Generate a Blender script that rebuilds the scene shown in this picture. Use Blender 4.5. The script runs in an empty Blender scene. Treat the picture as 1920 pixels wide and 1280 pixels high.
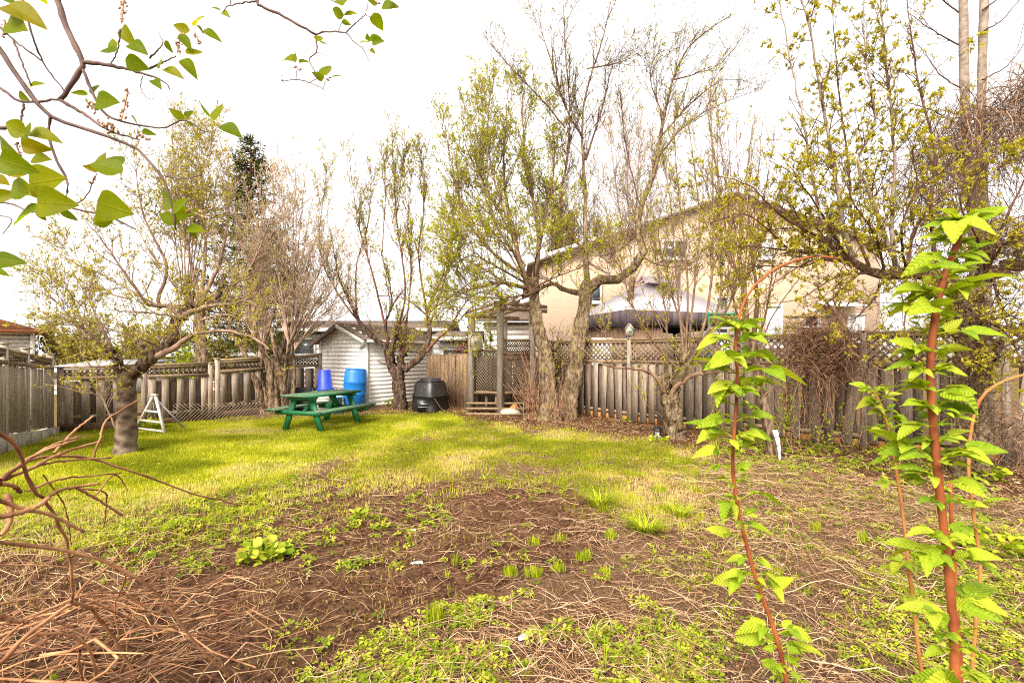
import bpy, math, random
import numpy as np
from mathutils import Matrix, Vector

# ------------------------------------------------------------------ camera, sky, sun, exposure
scene = bpy.context.scene
F, CX, HY, CH = 900.0, 960.0, 665.0, 1.6          # focal length and horizon of the 1920 px photograph, eye height
cam_d = bpy.data.cameras.new("camera"); cam = bpy.data.objects.new("camera", cam_d)
scene.collection.objects.link(cam); scene.camera = cam
cam.location = (0, 0, CH); cam.rotation_euler = (math.radians(90), 0, 0)
cam_d.sensor_width = 36.0; cam_d.lens = F / 1920 * 36; cam_d.shift_y = (HY - 640) / 1920
cam_d.clip_start = 0.05; cam_d.clip_end = 2000
cam_d.dof.use_dof = True; cam_d.dof.focus_distance = 5.0; cam_d.dof.aperture_fstop = 11.0

SUN_EL, SUN_AZ = math.radians(43), math.radians(205)
world = bpy.data.worlds.new("World"); scene.world = world; world.use_nodes = True
wn = world.node_tree.nodes; wl = world.node_tree.links
bg = wn["Background"]
sky = wn.new("ShaderNodeTexSky"); sky.sky_type = 'NISHITA'; sky.sun_disc = False
sky.sun_elevation = SUN_EL; sky.sun_rotation = SUN_AZ; sky.dust_density = 6.0; sky.air_density = 1.0
mixw = wn.new("ShaderNodeMix"); mixw.data_type = 'RGBA'; mixw.inputs[0].default_value = 0.9
mixw.inputs[7].default_value = (6.4, 6.2, 6.05, 1)          # the even white of a closed cloud cover
wl.new(sky.outputs[0], mixw.inputs[6]); wl.new(mixw.outputs[2], bg.inputs[0])
bg.inputs[1].default_value = 0.10
sun_d = bpy.data.lights.new("sun", 'SUN'); sun = bpy.data.objects.new("sun", sun_d); scene.collection.objects.link(sun)
sun_d.energy = 3.6; sun_d.angle = math.radians(40); sun_d.color = (1.0, 0.95, 0.87)
sdir = Vector((math.cos(SUN_EL) * math.sin(SUN_AZ), math.cos(SUN_EL) * math.cos(SUN_AZ), math.sin(SUN_EL)))
sun.rotation_euler = sdir.to_track_quat('Z', 'Y').to_euler()
vs = scene.view_settings
vs.view_transform = 'Standard'; vs.look = 'None'; vs.gamma = 1.0; vs.use_curve_mapping = False; vs.exposure = 1.5
scene.render.engine = 'CYCLES'
scene.cycles.use_denoising = False
scene.cycles.max_bounces = 6; scene.cycles.diffuse_bounces = 3; scene.cycles.transmission_bounces = 3
scene.cycles.pixel_filter_type = 'BLACKMAN_HARRIS'; scene.cycles.filter_width = 1.1

rng = np.random.default_rng(7); random.seed(7)
COL = scene.collection
def W(px, py, d): return np.array([(px - CX) / F * d, d, CH - (py - HY) / F * d])
def terrain(x, y):
    x = np.asarray(x, float); y = np.asarray(y, float)
    z = 0.02 * np.clip(y - 10, 0, 3.2) ** 2
    return z
def G(px, py):
    d = CH * F / (py - HY); 
    for _ in range(8): d = (CH - float(terrain(0, d))) * F / (py - HY)
    return np.array([(px - CX) / F * d, d])

# ------------------------------------------------------------------ noise
def _h(i, j, k, s):
    n = (i * 374761393 + j * 668265263 + k * 2147483647 + s * 1274126177) & 0x7fffffff
    n = ((n ^ (n >> 13)) * 1274126177) & 0x7fffffff
    n = (n ^ (n >> 16)) & 0xffff
    return n / 65535.0
def vnoise(x, y, s=0):
    x = np.asarray(x, float); y = np.asarray(y, float)
    xi = np.floor(x).astype(np.int64); yi = np.floor(y).astype(np.int64); fx = x - xi; fy = y - yi
    fx = fx * fx * (3 - 2 * fx); fy = fy * fy * (3 - 2 * fy); o = np.zeros_like(xi)
    a = _h(xi, yi, o, s); b = _h(xi + 1, yi, o, s); c = _h(xi, yi + 1, o, s); d = _h(xi + 1, yi + 1, o, s)
    return (a * (1 - fx) + b * fx) * (1 - fy) + (c * (1 - fx) + d * fx) * fy
def fbm(x, y, s=0, o=4):
    t = 0; a = .5; n = 0
    for k in range(o): t = t + a * vnoise(x * 2 ** k, y * 2 ** k, s + k * 17); n += a; a *= .5
    return t / n

# ------------------------------------------------------------------ meshes
class Geo:
    def __init__(s): s.V = []; s.Q = []; s.T = []; s.A = []; s.n = 0
    def add(s, V, Q=None, T=None, tint=None):
        V = np.asarray(V, float).reshape(-1, 3)
        if len(V) == 0: return s
        s.V.append(V)
        if Q is not None and len(Q): s.Q.append(np.asarray(Q, np.int64).reshape(-1, 4) + s.n)
        if T is not None and len(T): s.T.append(np.asarray(T, np.int64).reshape(-1, 3) + s.n)
        if tint is None: tint = np.full(len(V), 0.5)
        s.A.append(np.broadcast_to(np.asarray(tint, float), (len(V),)))
        s.n += len(V); return s
    def box(s, c, size, R=None, tint=None):
        h = np.array(size, float) / 2
        V = np.array([[x, y, z] for z in (-1, 1) for y in (-1, 1) for x in (-1, 1)], float) * h
        if R is not None: V = V @ np.array(R).T
        return s.add(V + np.array(c, float), [[0, 2, 3, 1], [4, 5, 7, 6], [0, 1, 5, 4], [2, 6, 7, 3], [0, 4, 6, 2], [1, 3, 7, 5]], tint=tint)
    def beam(s, a, b, w, t, up=(0, 0, 1), tint=None):
        a = np.array(a, float); b = np.array(b, float); x = b - a; L = np.linalg.norm(x); x /= L
        u = np.array(up, float); y = np.cross(u, x); y /= max(1e-9, np.linalg.norm(y)); z = np.cross(x, y)
        return s.box((a + b) / 2, (L, w, t), np.stack([x, y, z], 1), tint)
    def prism(s, poly, off, tint=None):                       # planar polygon pushed along off
        P = np.array(poly, float); n = len(P); o = np.array(off, float); V = np.vstack([P, P + o])
        T = [[0, i + 1, i] for i in range(1, n - 1)] + [[n, n + i, n + i + 1] for i in range(1, n - 1)]
        Q = [[i, (i + 1) % n, n + (i + 1) % n, n + i] for i in range(n)]
        return s.add(V, Q, T, tint)
    def lathe(s, prof, c=(0, 0, 0), k=24, sq=0.0, rot=0.0, tint=None):   # profile (r, z); sq > 0 pulls the ring towards a rounded square
        c = np.array(c, float); a = np.arange(k) / k * 2 * np.pi + rot
        m = 1.0 / np.maximum(np.abs(np.cos(a - rot)), np.abs(np.sin(a - rot))); m = 1 + (np.minimum(m, 1.28) - 1) * sq
        V = [np.stack([r * m * np.cos(a), r * m * np.sin(a), np.full(k, z)], 1) for r, z in prof]
        Q = [[j * k + i, j * k + (i + 1) % k, (j + 1) * k + (i + 1) % k, (j + 1) * k + i] for j in range(len(prof) - 1) for i in range(k)]
        return s.add(np.vstack(V) + c, Q, tint=tint)
    def mesh(s, name, mat=None, origin=(0, 0, 0), smooth=False):
        me = bpy.data.meshes.new(name)
        V = np.vstack(s.V) - np.array(origin, float) if s.V else np.zeros((0, 3))
        Q = np.vstack(s.Q) if s.Q else np.zeros((0, 4), np.int64); T = np.vstack(s.T) if s.T else np.zeros((0, 3), np.int64)
        me.vertices.add(len(V)); me.vertices.foreach_set('co', V.astype(np.float32).ravel())
        nl = Q.size + T.size; me.loops.add(nl)
        me.loops.foreach_set('vertex_index', np.concatenate([Q.ravel(), T.ravel()]).astype(np.int32))
        me.polygons.add(len(Q) + len(T))
        st = np.concatenate([np.arange(len(Q)) * 4, Q.size + np.arange(len(T)) * 3]).astype(np.int32)
        me.polygons.foreach_set('loop_start', st)
        if smooth: me.polygons.foreach_set('use_smooth', np.ones(len(st), bool))
        at = me.attributes.new('tint', 'FLOAT', 'POINT'); at.data.foreach_set('value', np.concatenate(s.A).astype(np.float32))
        me.update(calc_edges=True)
        if mat: me.materials.append(mat)
        return me
def link(name, me, parent=None, loc=(0, 0, 0), M=None):
    o = bpy.data.objects.new(name, me); COL.objects.link(o)
    if parent is not None: o.parent = parent
    if M is not None: o.matrix_local = M
    else: o.location = loc
    return o
def tag(o, label=None, cat=None, group=None, kind=None):
    if label: o['label'] = label
    if cat: o['category'] = cat
    if group: o['group'] = group
    if kind: o['kind'] = kind
    return o
def thing(name, label, cat, loc=(0, 0, 0), group=None):
    o = bpy.data.objects.new(name, None); COL.objects.link(o); o.location = [float(v) for v in loc]; o.empty_display_size = .1
    return tag(o, label, cat, group)
def part(name, geo, mat, root, smooth=False, stuff=False, label=None):
    org = root.location if root is not None else (0, 0, 0)
    if root is not None and root.parent is not None: org = root.parent.location + root.location
    o = link(name, geo.mesh(name, mat, origin=tuple(org), smooth=smooth), root)
    if stuff: o['kind'] = 'stuff'
    if label: o['label'] = label
    return o

# ------------------------------------------------------------------ tubes and branches
def nrm(v): return v / np.maximum(np.linalg.norm(v, axis=-1, keepdims=True), 1e-9)
def tubes(geo, P, R, k=5, tint=None, rough=0.0, cap=False):
    """P (M,K,3) centre lines, R (M,K) radii -> geo"""
    P = np.asarray(P, float); R = np.asarray(R, float)
    if P.ndim == 2: P = P[None]; R = R[None]
    M, K = R.shape
    if M == 0: return
    Tn = nrm(np.gradient(P, axis=1))
    mean = nrm(P[:, -1] - P[:, 0]); ref = np.where(np.abs(mean[:, 2:3]) < .8, np.array([[0, 0, 1.]]), np.array([[1., 0, 0]]))[:, None]
    U = nrm(np.cross(Tn, ref)); Vv = np.cross(Tn, U)
    a = np.arange(k) / k * 2 * np.pi
    RR = np.repeat(R[:, :, None], k, 2)
    if rough: RR = RR * (1 + rough * (rng.random((M, K, k)) - .5) + rough * .8 * np.sin(a * 3 + rng.random((M, 1, 1)) * 6)[...])
    ring = P[:, :, None] + RR[..., None] * (np.cos(a)[:, None] * U[:, :, None] + np.sin(a)[:, None] * Vv[:, :, None])
    idx = np.arange(M * K * k).reshape(M, K, k); nx = np.roll(idx, -1, 2)
    Q = np.stack([idx[:, :-1], nx[:, :-1], nx[:, 1:], idx[:, 1:]], -1).reshape(-1, 4)
    T = None
    if cap and k >= 4:
        T = []
        for j in (K - 1,):
            for i in range(1, k - 1): T.append(np.stack([idx[:, j, 0], idx[:, j, i], idx[:, j, i + 1]], -1))
        T = np.concatenate(T)
    t = None if tint is None else np.repeat(np.broadcast_to(tint, (M,)), K * k)
    geo.add(ring.reshape(-1, 3), Q, T, tint=t)
def smooth_path(pts, K=20, jit=0.0):
    P = np.asarray(pts, float); n = len(P)
    if n == 2: P = np.vstack([P[0], P.mean(0), P[1]]); n = 3
    E = np.vstack([2 * P[0] - P[1], P, 2 * P[-1] - P[-2]])
    s = np.concatenate([[0], np.cumsum(np.linalg.norm(np.diff(P[:, :3], axis=0), axis=1))]); u = np.linspace(0, s[-1], K)
    i = np.clip(np.searchsorted(s, u, side='right') - 1, 0, n - 2); f = ((u - s[i]) / np.maximum(s[i + 1] - s[i], 1e-9))[:, None]
    p0, p1, p2, p3 = E[i], E[i + 1], E[i + 2], E[i + 3]
    o = .5 * (2 * p1 + (p2 - p0) * f + (2 * p0 - 5 * p1 + 4 * p2 - p3) * f ** 2 + (3 * p1 - p0 - 3 * p2 + p3) * f ** 3)
    if jit: o[1:-1, :3] += rng.normal(0, jit, (K - 2, 3))
    return o
def grow(P, R, dens, length, ang, up=0.0, curve=0.0, wig=.15, rf=.6, rmax=.02, rtip=.0015, K=5, t0=.1, t1=1.0, fix=None, flat=None):
    """children of the paths P (M,K0,3): dens per metre of parent"""
    P = np.asarray(P, float); M, K0, _ = P.shape
    if M == 0: return np.zeros((0, K, 3)), np.zeros((0, K))
    L = np.linalg.norm(np.diff(P, axis=1), axis=2).sum(1); cnt = rng.poisson(L * dens) if fix is None else np.full(M, fix)
    pi = np.repeat(np.arange(M), cnt); N = len(pi)
    if N == 0: return np.zeros((0, K, 3)), np.zeros((0, K))
    t = t0 + (t1 - t0) * rng.random(N); u = t * (K0 - 1); i = np.clip(u.astype(int), 0, K0 - 2); f = (u - i)[:, None]
    pos = P[pi, i] * (1 - f) + P[pi, i + 1] * f; tan = nrm(P[pi, i + 1] - P[pi, i])
    pr = R[pi, i] * (1 - f[:, 0]) + R[pi, i + 1] * f[:, 0]
    rv = rng.normal(size=(N, 3)); rv = nrm(rv - (rv * tan).sum(1, keepdims=True) * tan)
    a = np.radians(rng.uniform(ang[0], ang[1], N))[:, None]
    d = nrm(tan * np.cos(a) + rv * np.sin(a) + np.array([0, 0, up]))
    if flat is not None: d[:, 1] *= flat; d = nrm(d)
    Ln = rng.uniform(length[0], length[1], N) * (1 - .45 * t * (t1 > .9)); st = (Ln / (K - 1))[:, None]
    out = np.zeros((N, K, 3)); out[:, 0] = pos
    for k in range(1, K):
        d = nrm(d + rng.normal(0, wig, (N, 3)) + np.array([0, 0, curve])); out[:, k] = out[:, k - 1] + d * st
    r0 = np.minimum(pr * rf, rmax); r0 = np.maximum(r0, rtip); s = np.linspace(0, 1, K)
    return out, r0[:, None] * (1 - s) + rtip * s
LEAF_V = np.array([[0, 0, 0], [.45, .29, .08], [1, 0, -.04], [.45, -.29, .08]])
LEAF_T = np.array([[0, 2, 1], [0, 3, 2]])
def put_leaves(geo, pos, d, size, nor=None, wid=1.0, tint=None, templ=(LEAF_V, LEAF_T)):
    N = len(pos)
    if N == 0: return
    LV, LT = templ; d = nrm(d)
    if nor is None: nor = nrm(rng.normal(0, .6, (N, 3)) + np.array([0, 0, 1.]))
    side = nrm(np.cross(nor, d)); n2 = np.cross(d, side); s = np.broadcast_to(size, (N,))[:, None, None]
    V = pos[:, None] + s * (LV[None, :, 0:1] * d[:, None] + LV[None, :, 1:2] * wid * side[:, None] + LV[None, :, 2:3] * n2[:, None])
    T = (LT[None] + (np.arange(N) * len(LV))[:, None, None]).reshape(-1, 3)
    tt = rng.random(N) if tint is None else np.broadcast_to(tint, (N,))
    geo.add(V.reshape(-1, 3), None, T, np.repeat(tt, len(LV)))
def leaves_on(geo, P, n, size, up=.3, wid=1.0, t0=.2, clump=1, fwd=.5):
    """n leaf clumps per path"""
    M, K, _ = P.shape
    if M == 0: return
    pi = np.repeat(np.arange(M), rng.poisson(n, M)); N = len(pi)
    if N == 0: return
    t = t0 + (1 - t0) * rng.random(N) ** .8; u = t * (K - 1); i = np.clip(u.astype(int), 0, K - 2); f = (u - i)[:, None]
    pos = P[pi, i] * (1 - f) + P[pi, i + 1] * f; tan = nrm(P[pi, i + 1] - P[pi, i])
    base = rng.random(N)
    for c in range(clump):
        d = nrm(tan * fwd + rng.normal(0, .7, (N, 3)) + np.array([0, 0, up]))
        put_leaves(geo, pos, d, rng.uniform(size[0], size[1], N), wid=wid, tint=np.clip(base * .7 + rng.random(N) * .3, 0, 1))
# ------------------------------------------------------------------ materials
def mat(name):
    m = bpy.data.materials.new(name); m.use_nodes = True
    nt = m.node_tree; return m, nt.nodes, nt.links, nt.nodes['Principled BSDF']
def rgb(c): return (c[0], c[1], c[2], 1)
def ramp(n, l, fac, stops):
    r = n.new('ShaderNodeValToRGB'); e = r.color_ramp.elements
    while len(e) < len(stops): e.new(.5)
    for k, (p, c) in enumerate(stops): e[k].position = p; e[k].color = rgb(c)
    l.new(fac, r.inputs[0]); return r.outputs[0]
def noise(n, l, vec, scale, detail=4, rough=.6):
    t = n.new('ShaderNodeTexNoise'); t.inputs['Scale'].default_value = scale; t.inputs['Detail'].default_value = detail; t.inputs['Roughness'].default_value = rough
    if vec is not None: l.new(vec, t.inputs['Vector'])
    return t.outputs[0]
def mapped(n, l, vec, sc, loc=None):
    m = n.new('ShaderNodeMapping'); m.inputs['Scale'].default_value = sc; l.new(vec, m.inputs['Vector'])
    if loc is not None: l.new(loc, m.inputs['Location'])
    return m.outputs[0]
def math_(n, l, op, a, b=None):
    m = n.new('ShaderNodeMath'); m.operation = op
    for k, v in enumerate((a, b)):
        if v is None: continue
        if isinstance(v, (int, float)): m.inputs[k].default_value = v
        else: l.new(v, m.inputs[k])
    return m.outputs[0]
def mixc(n, l, fac, a, b, mode='MIX'):
    m = n.new('ShaderNodeMix'); m.data_type = 'RGBA'; m.blend_type = mode
    for s, v in ((0, fac), (6, a), (7, b)):
        if isinstance(v, (int, float)): m.inputs[s].default_value = v
        elif isinstance(v, tuple): m.inputs[s].default_value = rgb(v)
        else: l.new(v, m.inputs[s])
    return m.outputs[2]
def bump(n, l, h, b, strength=.4, dist=.01):
    x = n.new('ShaderNodeBump'); x.inputs['Strength'].default_value = strength; x.inputs['Distance'].default_value = dist
    l.new(h, x.inputs['Height']); l.new(x.outputs[0], b.inputs['Normal'])
def wpos(n): return n.new('ShaderNodeNewGeometry').outputs['Position']
def opos(n): return n.new('ShaderNodeTexCoord').outputs['Object']
def orand(n): return n.new('ShaderNodeObjectInfo').outputs['Random']
def tintn(n):
    a = n.new('ShaderNodeAttribute'); a.attribute_name = 'tint'; return a.outputs['Fac']

def m_wood(name, lo, mid, hi, sc=(30, 30, 1.6), stain=(.16, .09, .04), stain_amt=.35):
    m, n, l, b = mat(name); p = wpos(n); r = orand(n)
    comb = n.new('ShaderNodeCombineXYZ'); l.new(math_(n, l, 'MULTIPLY', r, 91.0), comb.inputs[2]); l.new(math_(n, l, 'MULTIPLY', r, 37.0), comb.inputs[0])
    g = noise(n, l, mapped(n, l, p, sc, comb.outputs[0]), 2.2, 6, .7)
    c = ramp(n, l, g, [(.28, lo), (.5, mid), (.75, hi)])
    big = noise(n, l, mapped(n, l, p, (2.5, 2.5, 1.1), comb.outputs[0]), 1.6, 3)
    c = mixc(n, l, math_(n, l, 'MULTIPLY', ramp(n, l, big, [(.5, (0, 0, 0)), (.72, (1, 1, 1))]), stain_amt), c, stain)
    v = n.new('ShaderNodeMapRange'); v.inputs[3].default_value = .72; v.inputs[4].default_value = 1.18; l.new(r, v.inputs[0])
    hs = n.new('ShaderNodeHueSaturation'); l.new(v.outputs[0], hs.inputs['Value']); l.new(c, hs.inputs['Color']); hs.inputs['Saturation'].default_value = 1.0
    l.new(hs.outputs[0], b.inputs['Base Color']); b.inputs['Roughness'].default_value = .85; b.inputs['Specular IOR Level'].default_value = .2
    bump(n, l, g, b, .5, .006); return m
def m_bark(name, lo, mid, hi, sc=9.0, stretch=(1, 1, .35), bs=.9, moss=None, dist=.03):
    m, n, l, b = mat(name); p = wpos(n); q = mapped(n, l, p, stretch)
    g = noise(n, l, q, sc, 7, .68)
    vo = n.new('ShaderNodeTexVoronoi'); vo.inputs['Scale'].default_value = sc * 2.2; l.new(q, vo.inputs['Vector'])
    h = math_(n, l, 'ADD', g, math_(n, l, 'MULTIPLY', vo.outputs['Distance'], .5))
    c = ramp(n, l, h, [(.42, lo), (.66, mid), (.98, hi)])
    if moss: c = mixc(n, l, math_(n, l, 'MULTIPLY', ramp(n, l, noise(n, l, p, 5.0, 4), [(.52, (0, 0, 0)), (.66, (1, 1, 1))]), .55), c, moss)
    l.new(c, b.inputs['Base Color']); b.inputs['Roughness'].default_value = .9; b.inputs['Specular IOR Level'].default_value = .15
    bump(n, l, h, b, bs, dist); return m
def m_twig(name, a, c_, sc=6.0):
    m, n, l, b = mat(name)
    c = ramp(n, l, noise(n, l, wpos(n), sc, 4), [(.35, a), (.65, c_)])
    h = n.new('ShaderNodeHueSaturation'); l.new(c, h.inputs['Color']); l.new(math_(n, l, 'ADD', math_(n, l, 'MULTIPLY', tintn(n), 1.3), .35), h.inputs['Value']); c = h.outputs[0]
    l.new(c, b.inputs['Base Color']); b.inputs['Roughness'].default_value = .75; b.inputs['Specular IOR Level'].default_value = .25; return m
def m_leaf(name, stops, trans=.45, rough=.5, vein=False, pos=None):
    m, n, l, b = mat(name); t = tintn(n)
    if pos: t = math_(n, l, 'FRACT', math_(n, l, 'ADD', orand(n), math_(n, l, 'MULTIPLY', t, .0)))
    c = ramp(n, l, t, stops)
    if vein:
        o = opos(n); g = noise(n, l, mapped(n, l, o, (1, 1, 1)), 9, 3)
        sp = n.new('ShaderNodeSeparateXYZ'); l.new(o, sp.inputs[0])
        st = math_(n, l, 'SINE', math_(n, l, 'MULTIPLY', math_(n, l, 'SUBTRACT', sp.outputs[0], math_(n, l, 'MULTIPLY', math_(n, l, 'ABSOLUTE', sp.outputs[1]), .85)), 46.0))
        mid = math_(n, l, 'SUBTRACT', 1.0, math_(n, l, 'MINIMUM', math_(n, l, 'MULTIPLY', math_(n, l, 'ABSOLUTE', sp.outputs[1]), 45.0), 1.0))
        bump(n, l, math_(n, l, 'ADD', math_(n, l, 'MULTIPLY', st, 1.0 if name[0] == 'r' else .0), mid), b, .35, .03 if name[0] == 'r' else .012)
        c = mixc(n, l, math_(n, l, 'MULTIPLY', math_(n, l, 'MAXIMUM', math_(n, l, 'MULTIPLY', math_(n, l, 'ADD', st, -.72), 1.6 if name[0] == 'r' else .0), mid), .45 if name[0] == 'r' else .3), c, tuple(min(.9, v * 1.25 + .03) for v in stops[-1][1]))
        c = mixc(n, l, .22, c, ramp(n, l, g, [(.35, tuple(v * .6 for v in stops[0][1])), (.65, stops[-1][1])]))
    l.new(c, b.inputs['Base Color']); b.inputs['Roughness'].default_value = rough; b.inputs['Specular IOR Level'].default_value = .08
    tr = n.new('ShaderNodeBsdfTranslucent'); l.new(mixc(n, l, 1.0, c, (1.0, 1.0, .35), 'MULTIPLY'), tr.inputs[0])
    mx = n.new('ShaderNodeMixShader'); mx.inputs[0].default_value = trans
    l.new(b.outputs[0], mx.inputs[1]); l.new(tr.outputs[0], mx.inputs[2]); l.new(mx.outputs[0], n['Material Output'].inputs[0]); return m
def m_plain(name, c, rough=.5, var=.12, sc=8.0, bs=.1, spec=.4, dirt=None, dirt_amt=.5):
    m, n, l, b = mat(name); g = noise(n, l, wpos(n), sc, 5, .65)
    lo = tuple(max(0, v * (1 - var * 2)) for v in c); hi = tuple(min(1, v * (1 + var)) for v in c)
    cc = ramp(n, l, g, [(.3, lo), (.55, c), (.8, hi)])
    if dirt: cc = mixc(n, l, math_(n, l, 'MULTIPLY', ramp(n, l, noise(n, l, wpos(n), sc * .6, 6, .75), [(.5, (0, 0, 0)), (.7, (1, 1, 1))]), dirt_amt), cc, dirt)
    l.new(cc, b.inputs['Base Color']); b.inputs['Roughness'].default_value = rough; b.inputs['Specular IOR Level'].default_value = spec
    if bs: bump(n, l, g, b, bs, .01)
    return m
def m_tint(name, stops, rough=.85):
    m, n, l, b = mat(name); l.new(ramp(n, l, tintn(n), stops), b.inputs['Base Color']); b.inputs['Roughness'].default_value = rough; b.inputs['Specular IOR Level'].default_value = .2; return m

WOOD = m_wood('weathered_board', (0.088, 0.060, 0.039), (0.283, 0.216, 0.159), (0.496, 0.408, 0.317))
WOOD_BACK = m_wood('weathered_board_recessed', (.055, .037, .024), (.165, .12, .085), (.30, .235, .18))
WOOD_PALE = m_wood('weathered_board_pale', (0.142, 0.108, 0.079), (0.342, 0.282, 0.220), (0.543, 0.468, 0.378), stain_amt=.12)
WOOD_RAIL = m_wood('weathered_rail', (.09, .055, .03), (.24, .165, .095), (.42, .31, .20), (6, 6, 22))
WOOD_TAN = m_wood('tan_board', (.13, .07, .03), (.31, .20, .115), (.47, .34, .22))
WOOD_OCHRE = m_wood('ochre_kick_board', (.16, .055, .016), (.34, .14, .04), (.46, .24, .09), (6, 6, 20))
LATT = m_wood('weathered_lattice', (.09, .06, .04), (.24, .18, .125), (.38, .31, .23), (20, 20, 20))
CONC = m_plain('concrete', (.34, .30, .23), .9, .25, 9, .5, .2, (.16, .14, .09), .6)
RETAIN = m_plain('dark_retaining_timber', (.11, .062, .03), .9, .4, 7, .6, .15, (.03, .018, .01), .7)
BARK = m_bark('orchard_bark', (.014, .007, .004), (.095, .055, .03), (.27, .19, .12), 10)
BARK_G = m_bark('lichened_bark', (0.014, 0.008, 0.005), (0.100, 0.062, 0.034), (0.264, 0.199, 0.125), 11, moss=(0.192, 0.148, 0.030))
BARK_D = m_bark('dark_bark', (.006, .003, .002), (.042, .024, .015), (.16, .105, .07), 11)
BARK_C = m_bark('cherry_bark', (0.016, 0.008, 0.006), (0.094, 0.060, 0.040), (0.218, 0.161, 0.115), 5, (0.624, 0.600, 0.900), .7, dist=.02)
BARK_V = m_bark('shaggy_bark', (.012, .006, .003), (.09, .053, .028), (.27, .19, .115), 16, (1, 1, .5), 1.0)
TWIG_P = m_twig('pale_twig', (0.153, 0.086, 0.058), (0.306, 0.202, 0.148))
TWIG_W = m_twig('bleached_twig', (0.288, 0.182, 0.134), (0.533, 0.374, 0.298))
TWIG_B = m_twig('brown_twig', (0.048, 0.020, 0.012), (0.141, 0.068, 0.042))
TWIG_R = m_twig('red_brown_twig', (0.088, 0.027, 0.017), (0.194, 0.079, 0.049))
TWIG_T = m_twig('tan_twig', (0.121, 0.066, 0.036), (0.258, 0.162, 0.101))
TWIG_D = m_twig('dark_twig', (0.031, 0.014, 0.010), (0.088, 0.044, 0.032))
GREYB = m_twig('grey_smooth_bark', (0.140, 0.099, 0.072), (0.297, 0.231, 0.181), 12)
VINE = m_twig('dead_vine', (0.098, 0.041, 0.019), (0.488, 0.281, 0.166), 9)
CANE = m_twig('cut_cane', (0.113, 0.037, 0.015), (0.374, 0.186, 0.086), 7)
LF_YG = m_leaf('young_yellow_green_leaf', [(0, (0.220, 0.244, 0.012)), (.5, (0.421, 0.432, 0.019)), (1, (0.659, 0.594, 0.047))])
LF_G = m_leaf('young_green_leaf', [(0, (0.128, 0.198, 0.010)), (.5, (0.311, 0.388, 0.016)), (1, (0.567, 0.576, 0.040))])
LF_OL = m_leaf('olive_leaf', [(0, (0.238, 0.190, 0.019)), (.5, (0.429, 0.378, 0.035)), (1, (0.659, 0.576, 0.078))])
LF_OR = m_leaf('bronze_young_leaf', [(0, (0.329, 0.134, 0.019)), (.4, (0.439, 0.306, 0.031)), (1, (0.567, 0.504, 0.047))])
LF_BUD = m_leaf('pale_bud', [(0, (0.260, 0.169, 0.065)), (.5, (0.468, 0.390, 0.221)), (1, (0.715, 0.624, 0.468))], .3)
LF_FIR = m_leaf('conifer_needles', [(0, (.026, .038, .008)), (.6, (.08, .088, .016)), (1, (.17, .14, .04))], .15)
LF_CED = m_leaf('cedar_scales', [(0, (.055, .07, .008)), (1, (.19, .19, .02))], .2)
LF_HEDGE = m_leaf('far_spring_foliage', [(0, (0.112, 0.096, 0.014)), (.5, (0.250, 0.204, 0.035)), (1, (0.413, 0.336, 0.080))], .3)
LF_RASP = m_leaf('raspberry_leaf', [(0, (0.125, 0.240, 0.010)), (.45, (0.275, 0.384, 0.015)), (1, (0.475, 0.504, 0.040))], .4, .42, True, True)
LF_LILAC = m_leaf('lilac_leaf', [(0, (.11, .19, .004)), (.5, (.20, .27, .005)), (.85, (.28, .30, .006)), (1, (.32, .24, .006))], .66, .4, True, True)
GRASS = m_leaf('lawn_blade', [(0, (0.198, 0.217, 0.010)), (.5, (0.383, 0.397, 0.021)), (.85, (0.543, 0.525, 0.039)), (1, (0.580, 0.487, 0.182))], .35)
GRASS_THIN = m_leaf('sparse_blade', [(0, (0.172, 0.184, 0.010)), (.4, (0.345, 0.322, 0.020)), (.55, (0.483, 0.368, 0.100)), (1, (0.598, 0.448, 0.190))], .3)
TUFT = m_leaf('tuft_blade', [(0, (0.161, 0.230, 0.006)), (.6, (0.333, 0.391, 0.012)), (1, (0.506, 0.483, 0.040))], .4)
WEED = m_leaf('weed_leaf', [(0, (0.087, 0.150, 0.009)), (.5, (0.262, 0.320, 0.015)), (1, (0.554, 0.491, 0.066))], .35)
STRAW = m_tint('dead_stems', [(0, (0.076, 0.029, 0.012)), (.4, (0.259, 0.137, 0.065)), (.75, (0.454, 0.284, 0.152)), (1, (0.626, 0.441, 0.275))])
CHIPS = m_tint('leaf_litter', [(0, (.025, .01, .005)), (.4, (.11, .048, .02)), (.75, (.26, .14, .06)), (1, (.46, .33, .19))])
CLOD = m_tint('soil_clods', [(0, (.014, .006, .004)), (.5, (.06, .028, .014)), (1, (.16, .085, .045))], .95)
REDCANE = m_twig('red_cane_bark', (.13, .026, .009), (.30, .085, .022), 12)
ORCANE = m_twig('orange_cane_bark', (.25, .085, .02), (.40, .18, .05), 14)
LILACW = m_twig('lilac_twig', (.05, .026, .022), (.15, .09, .072), 20)
SIDING = m_plain('white_vinyl_siding', (.90, .86, .80), .45, .02, 4, .02, .4, (.6, .52, .42), .12)
SIDING2 = m_plain('cream_siding', (.78, .74, .68), .5, .04, 4, .02)
TRIM = m_plain('white_trim', (.80, .77, .73), .4, .05, 5, .03)
SHINGLE = m_plain('grey_shingle', (.17, .12, .09), .9, .3, 14, .5, .2)
SHINGLE_R = m_plain('red_brown_shingle', (.33, .12, .05), .9, .15, 10, .3, .2)
GREEN = m_plain('green_paint', (.012, .16, .062), .45, .2, 10, .12, .4, (.09, .15, .06), .25)
GREEN_TOP = m_wood('green_paint_weathered', (.03, .10, .045), (.10, .19, .10), (.24, .30, .20), (9, 3.2, 9), (.28, .26, .18), .6)
BLUE = m_plain('blue_plastic', (.012, .16, .52), .35, .08, 4, .04, .5, (.05, .2, .45), .3)
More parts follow.
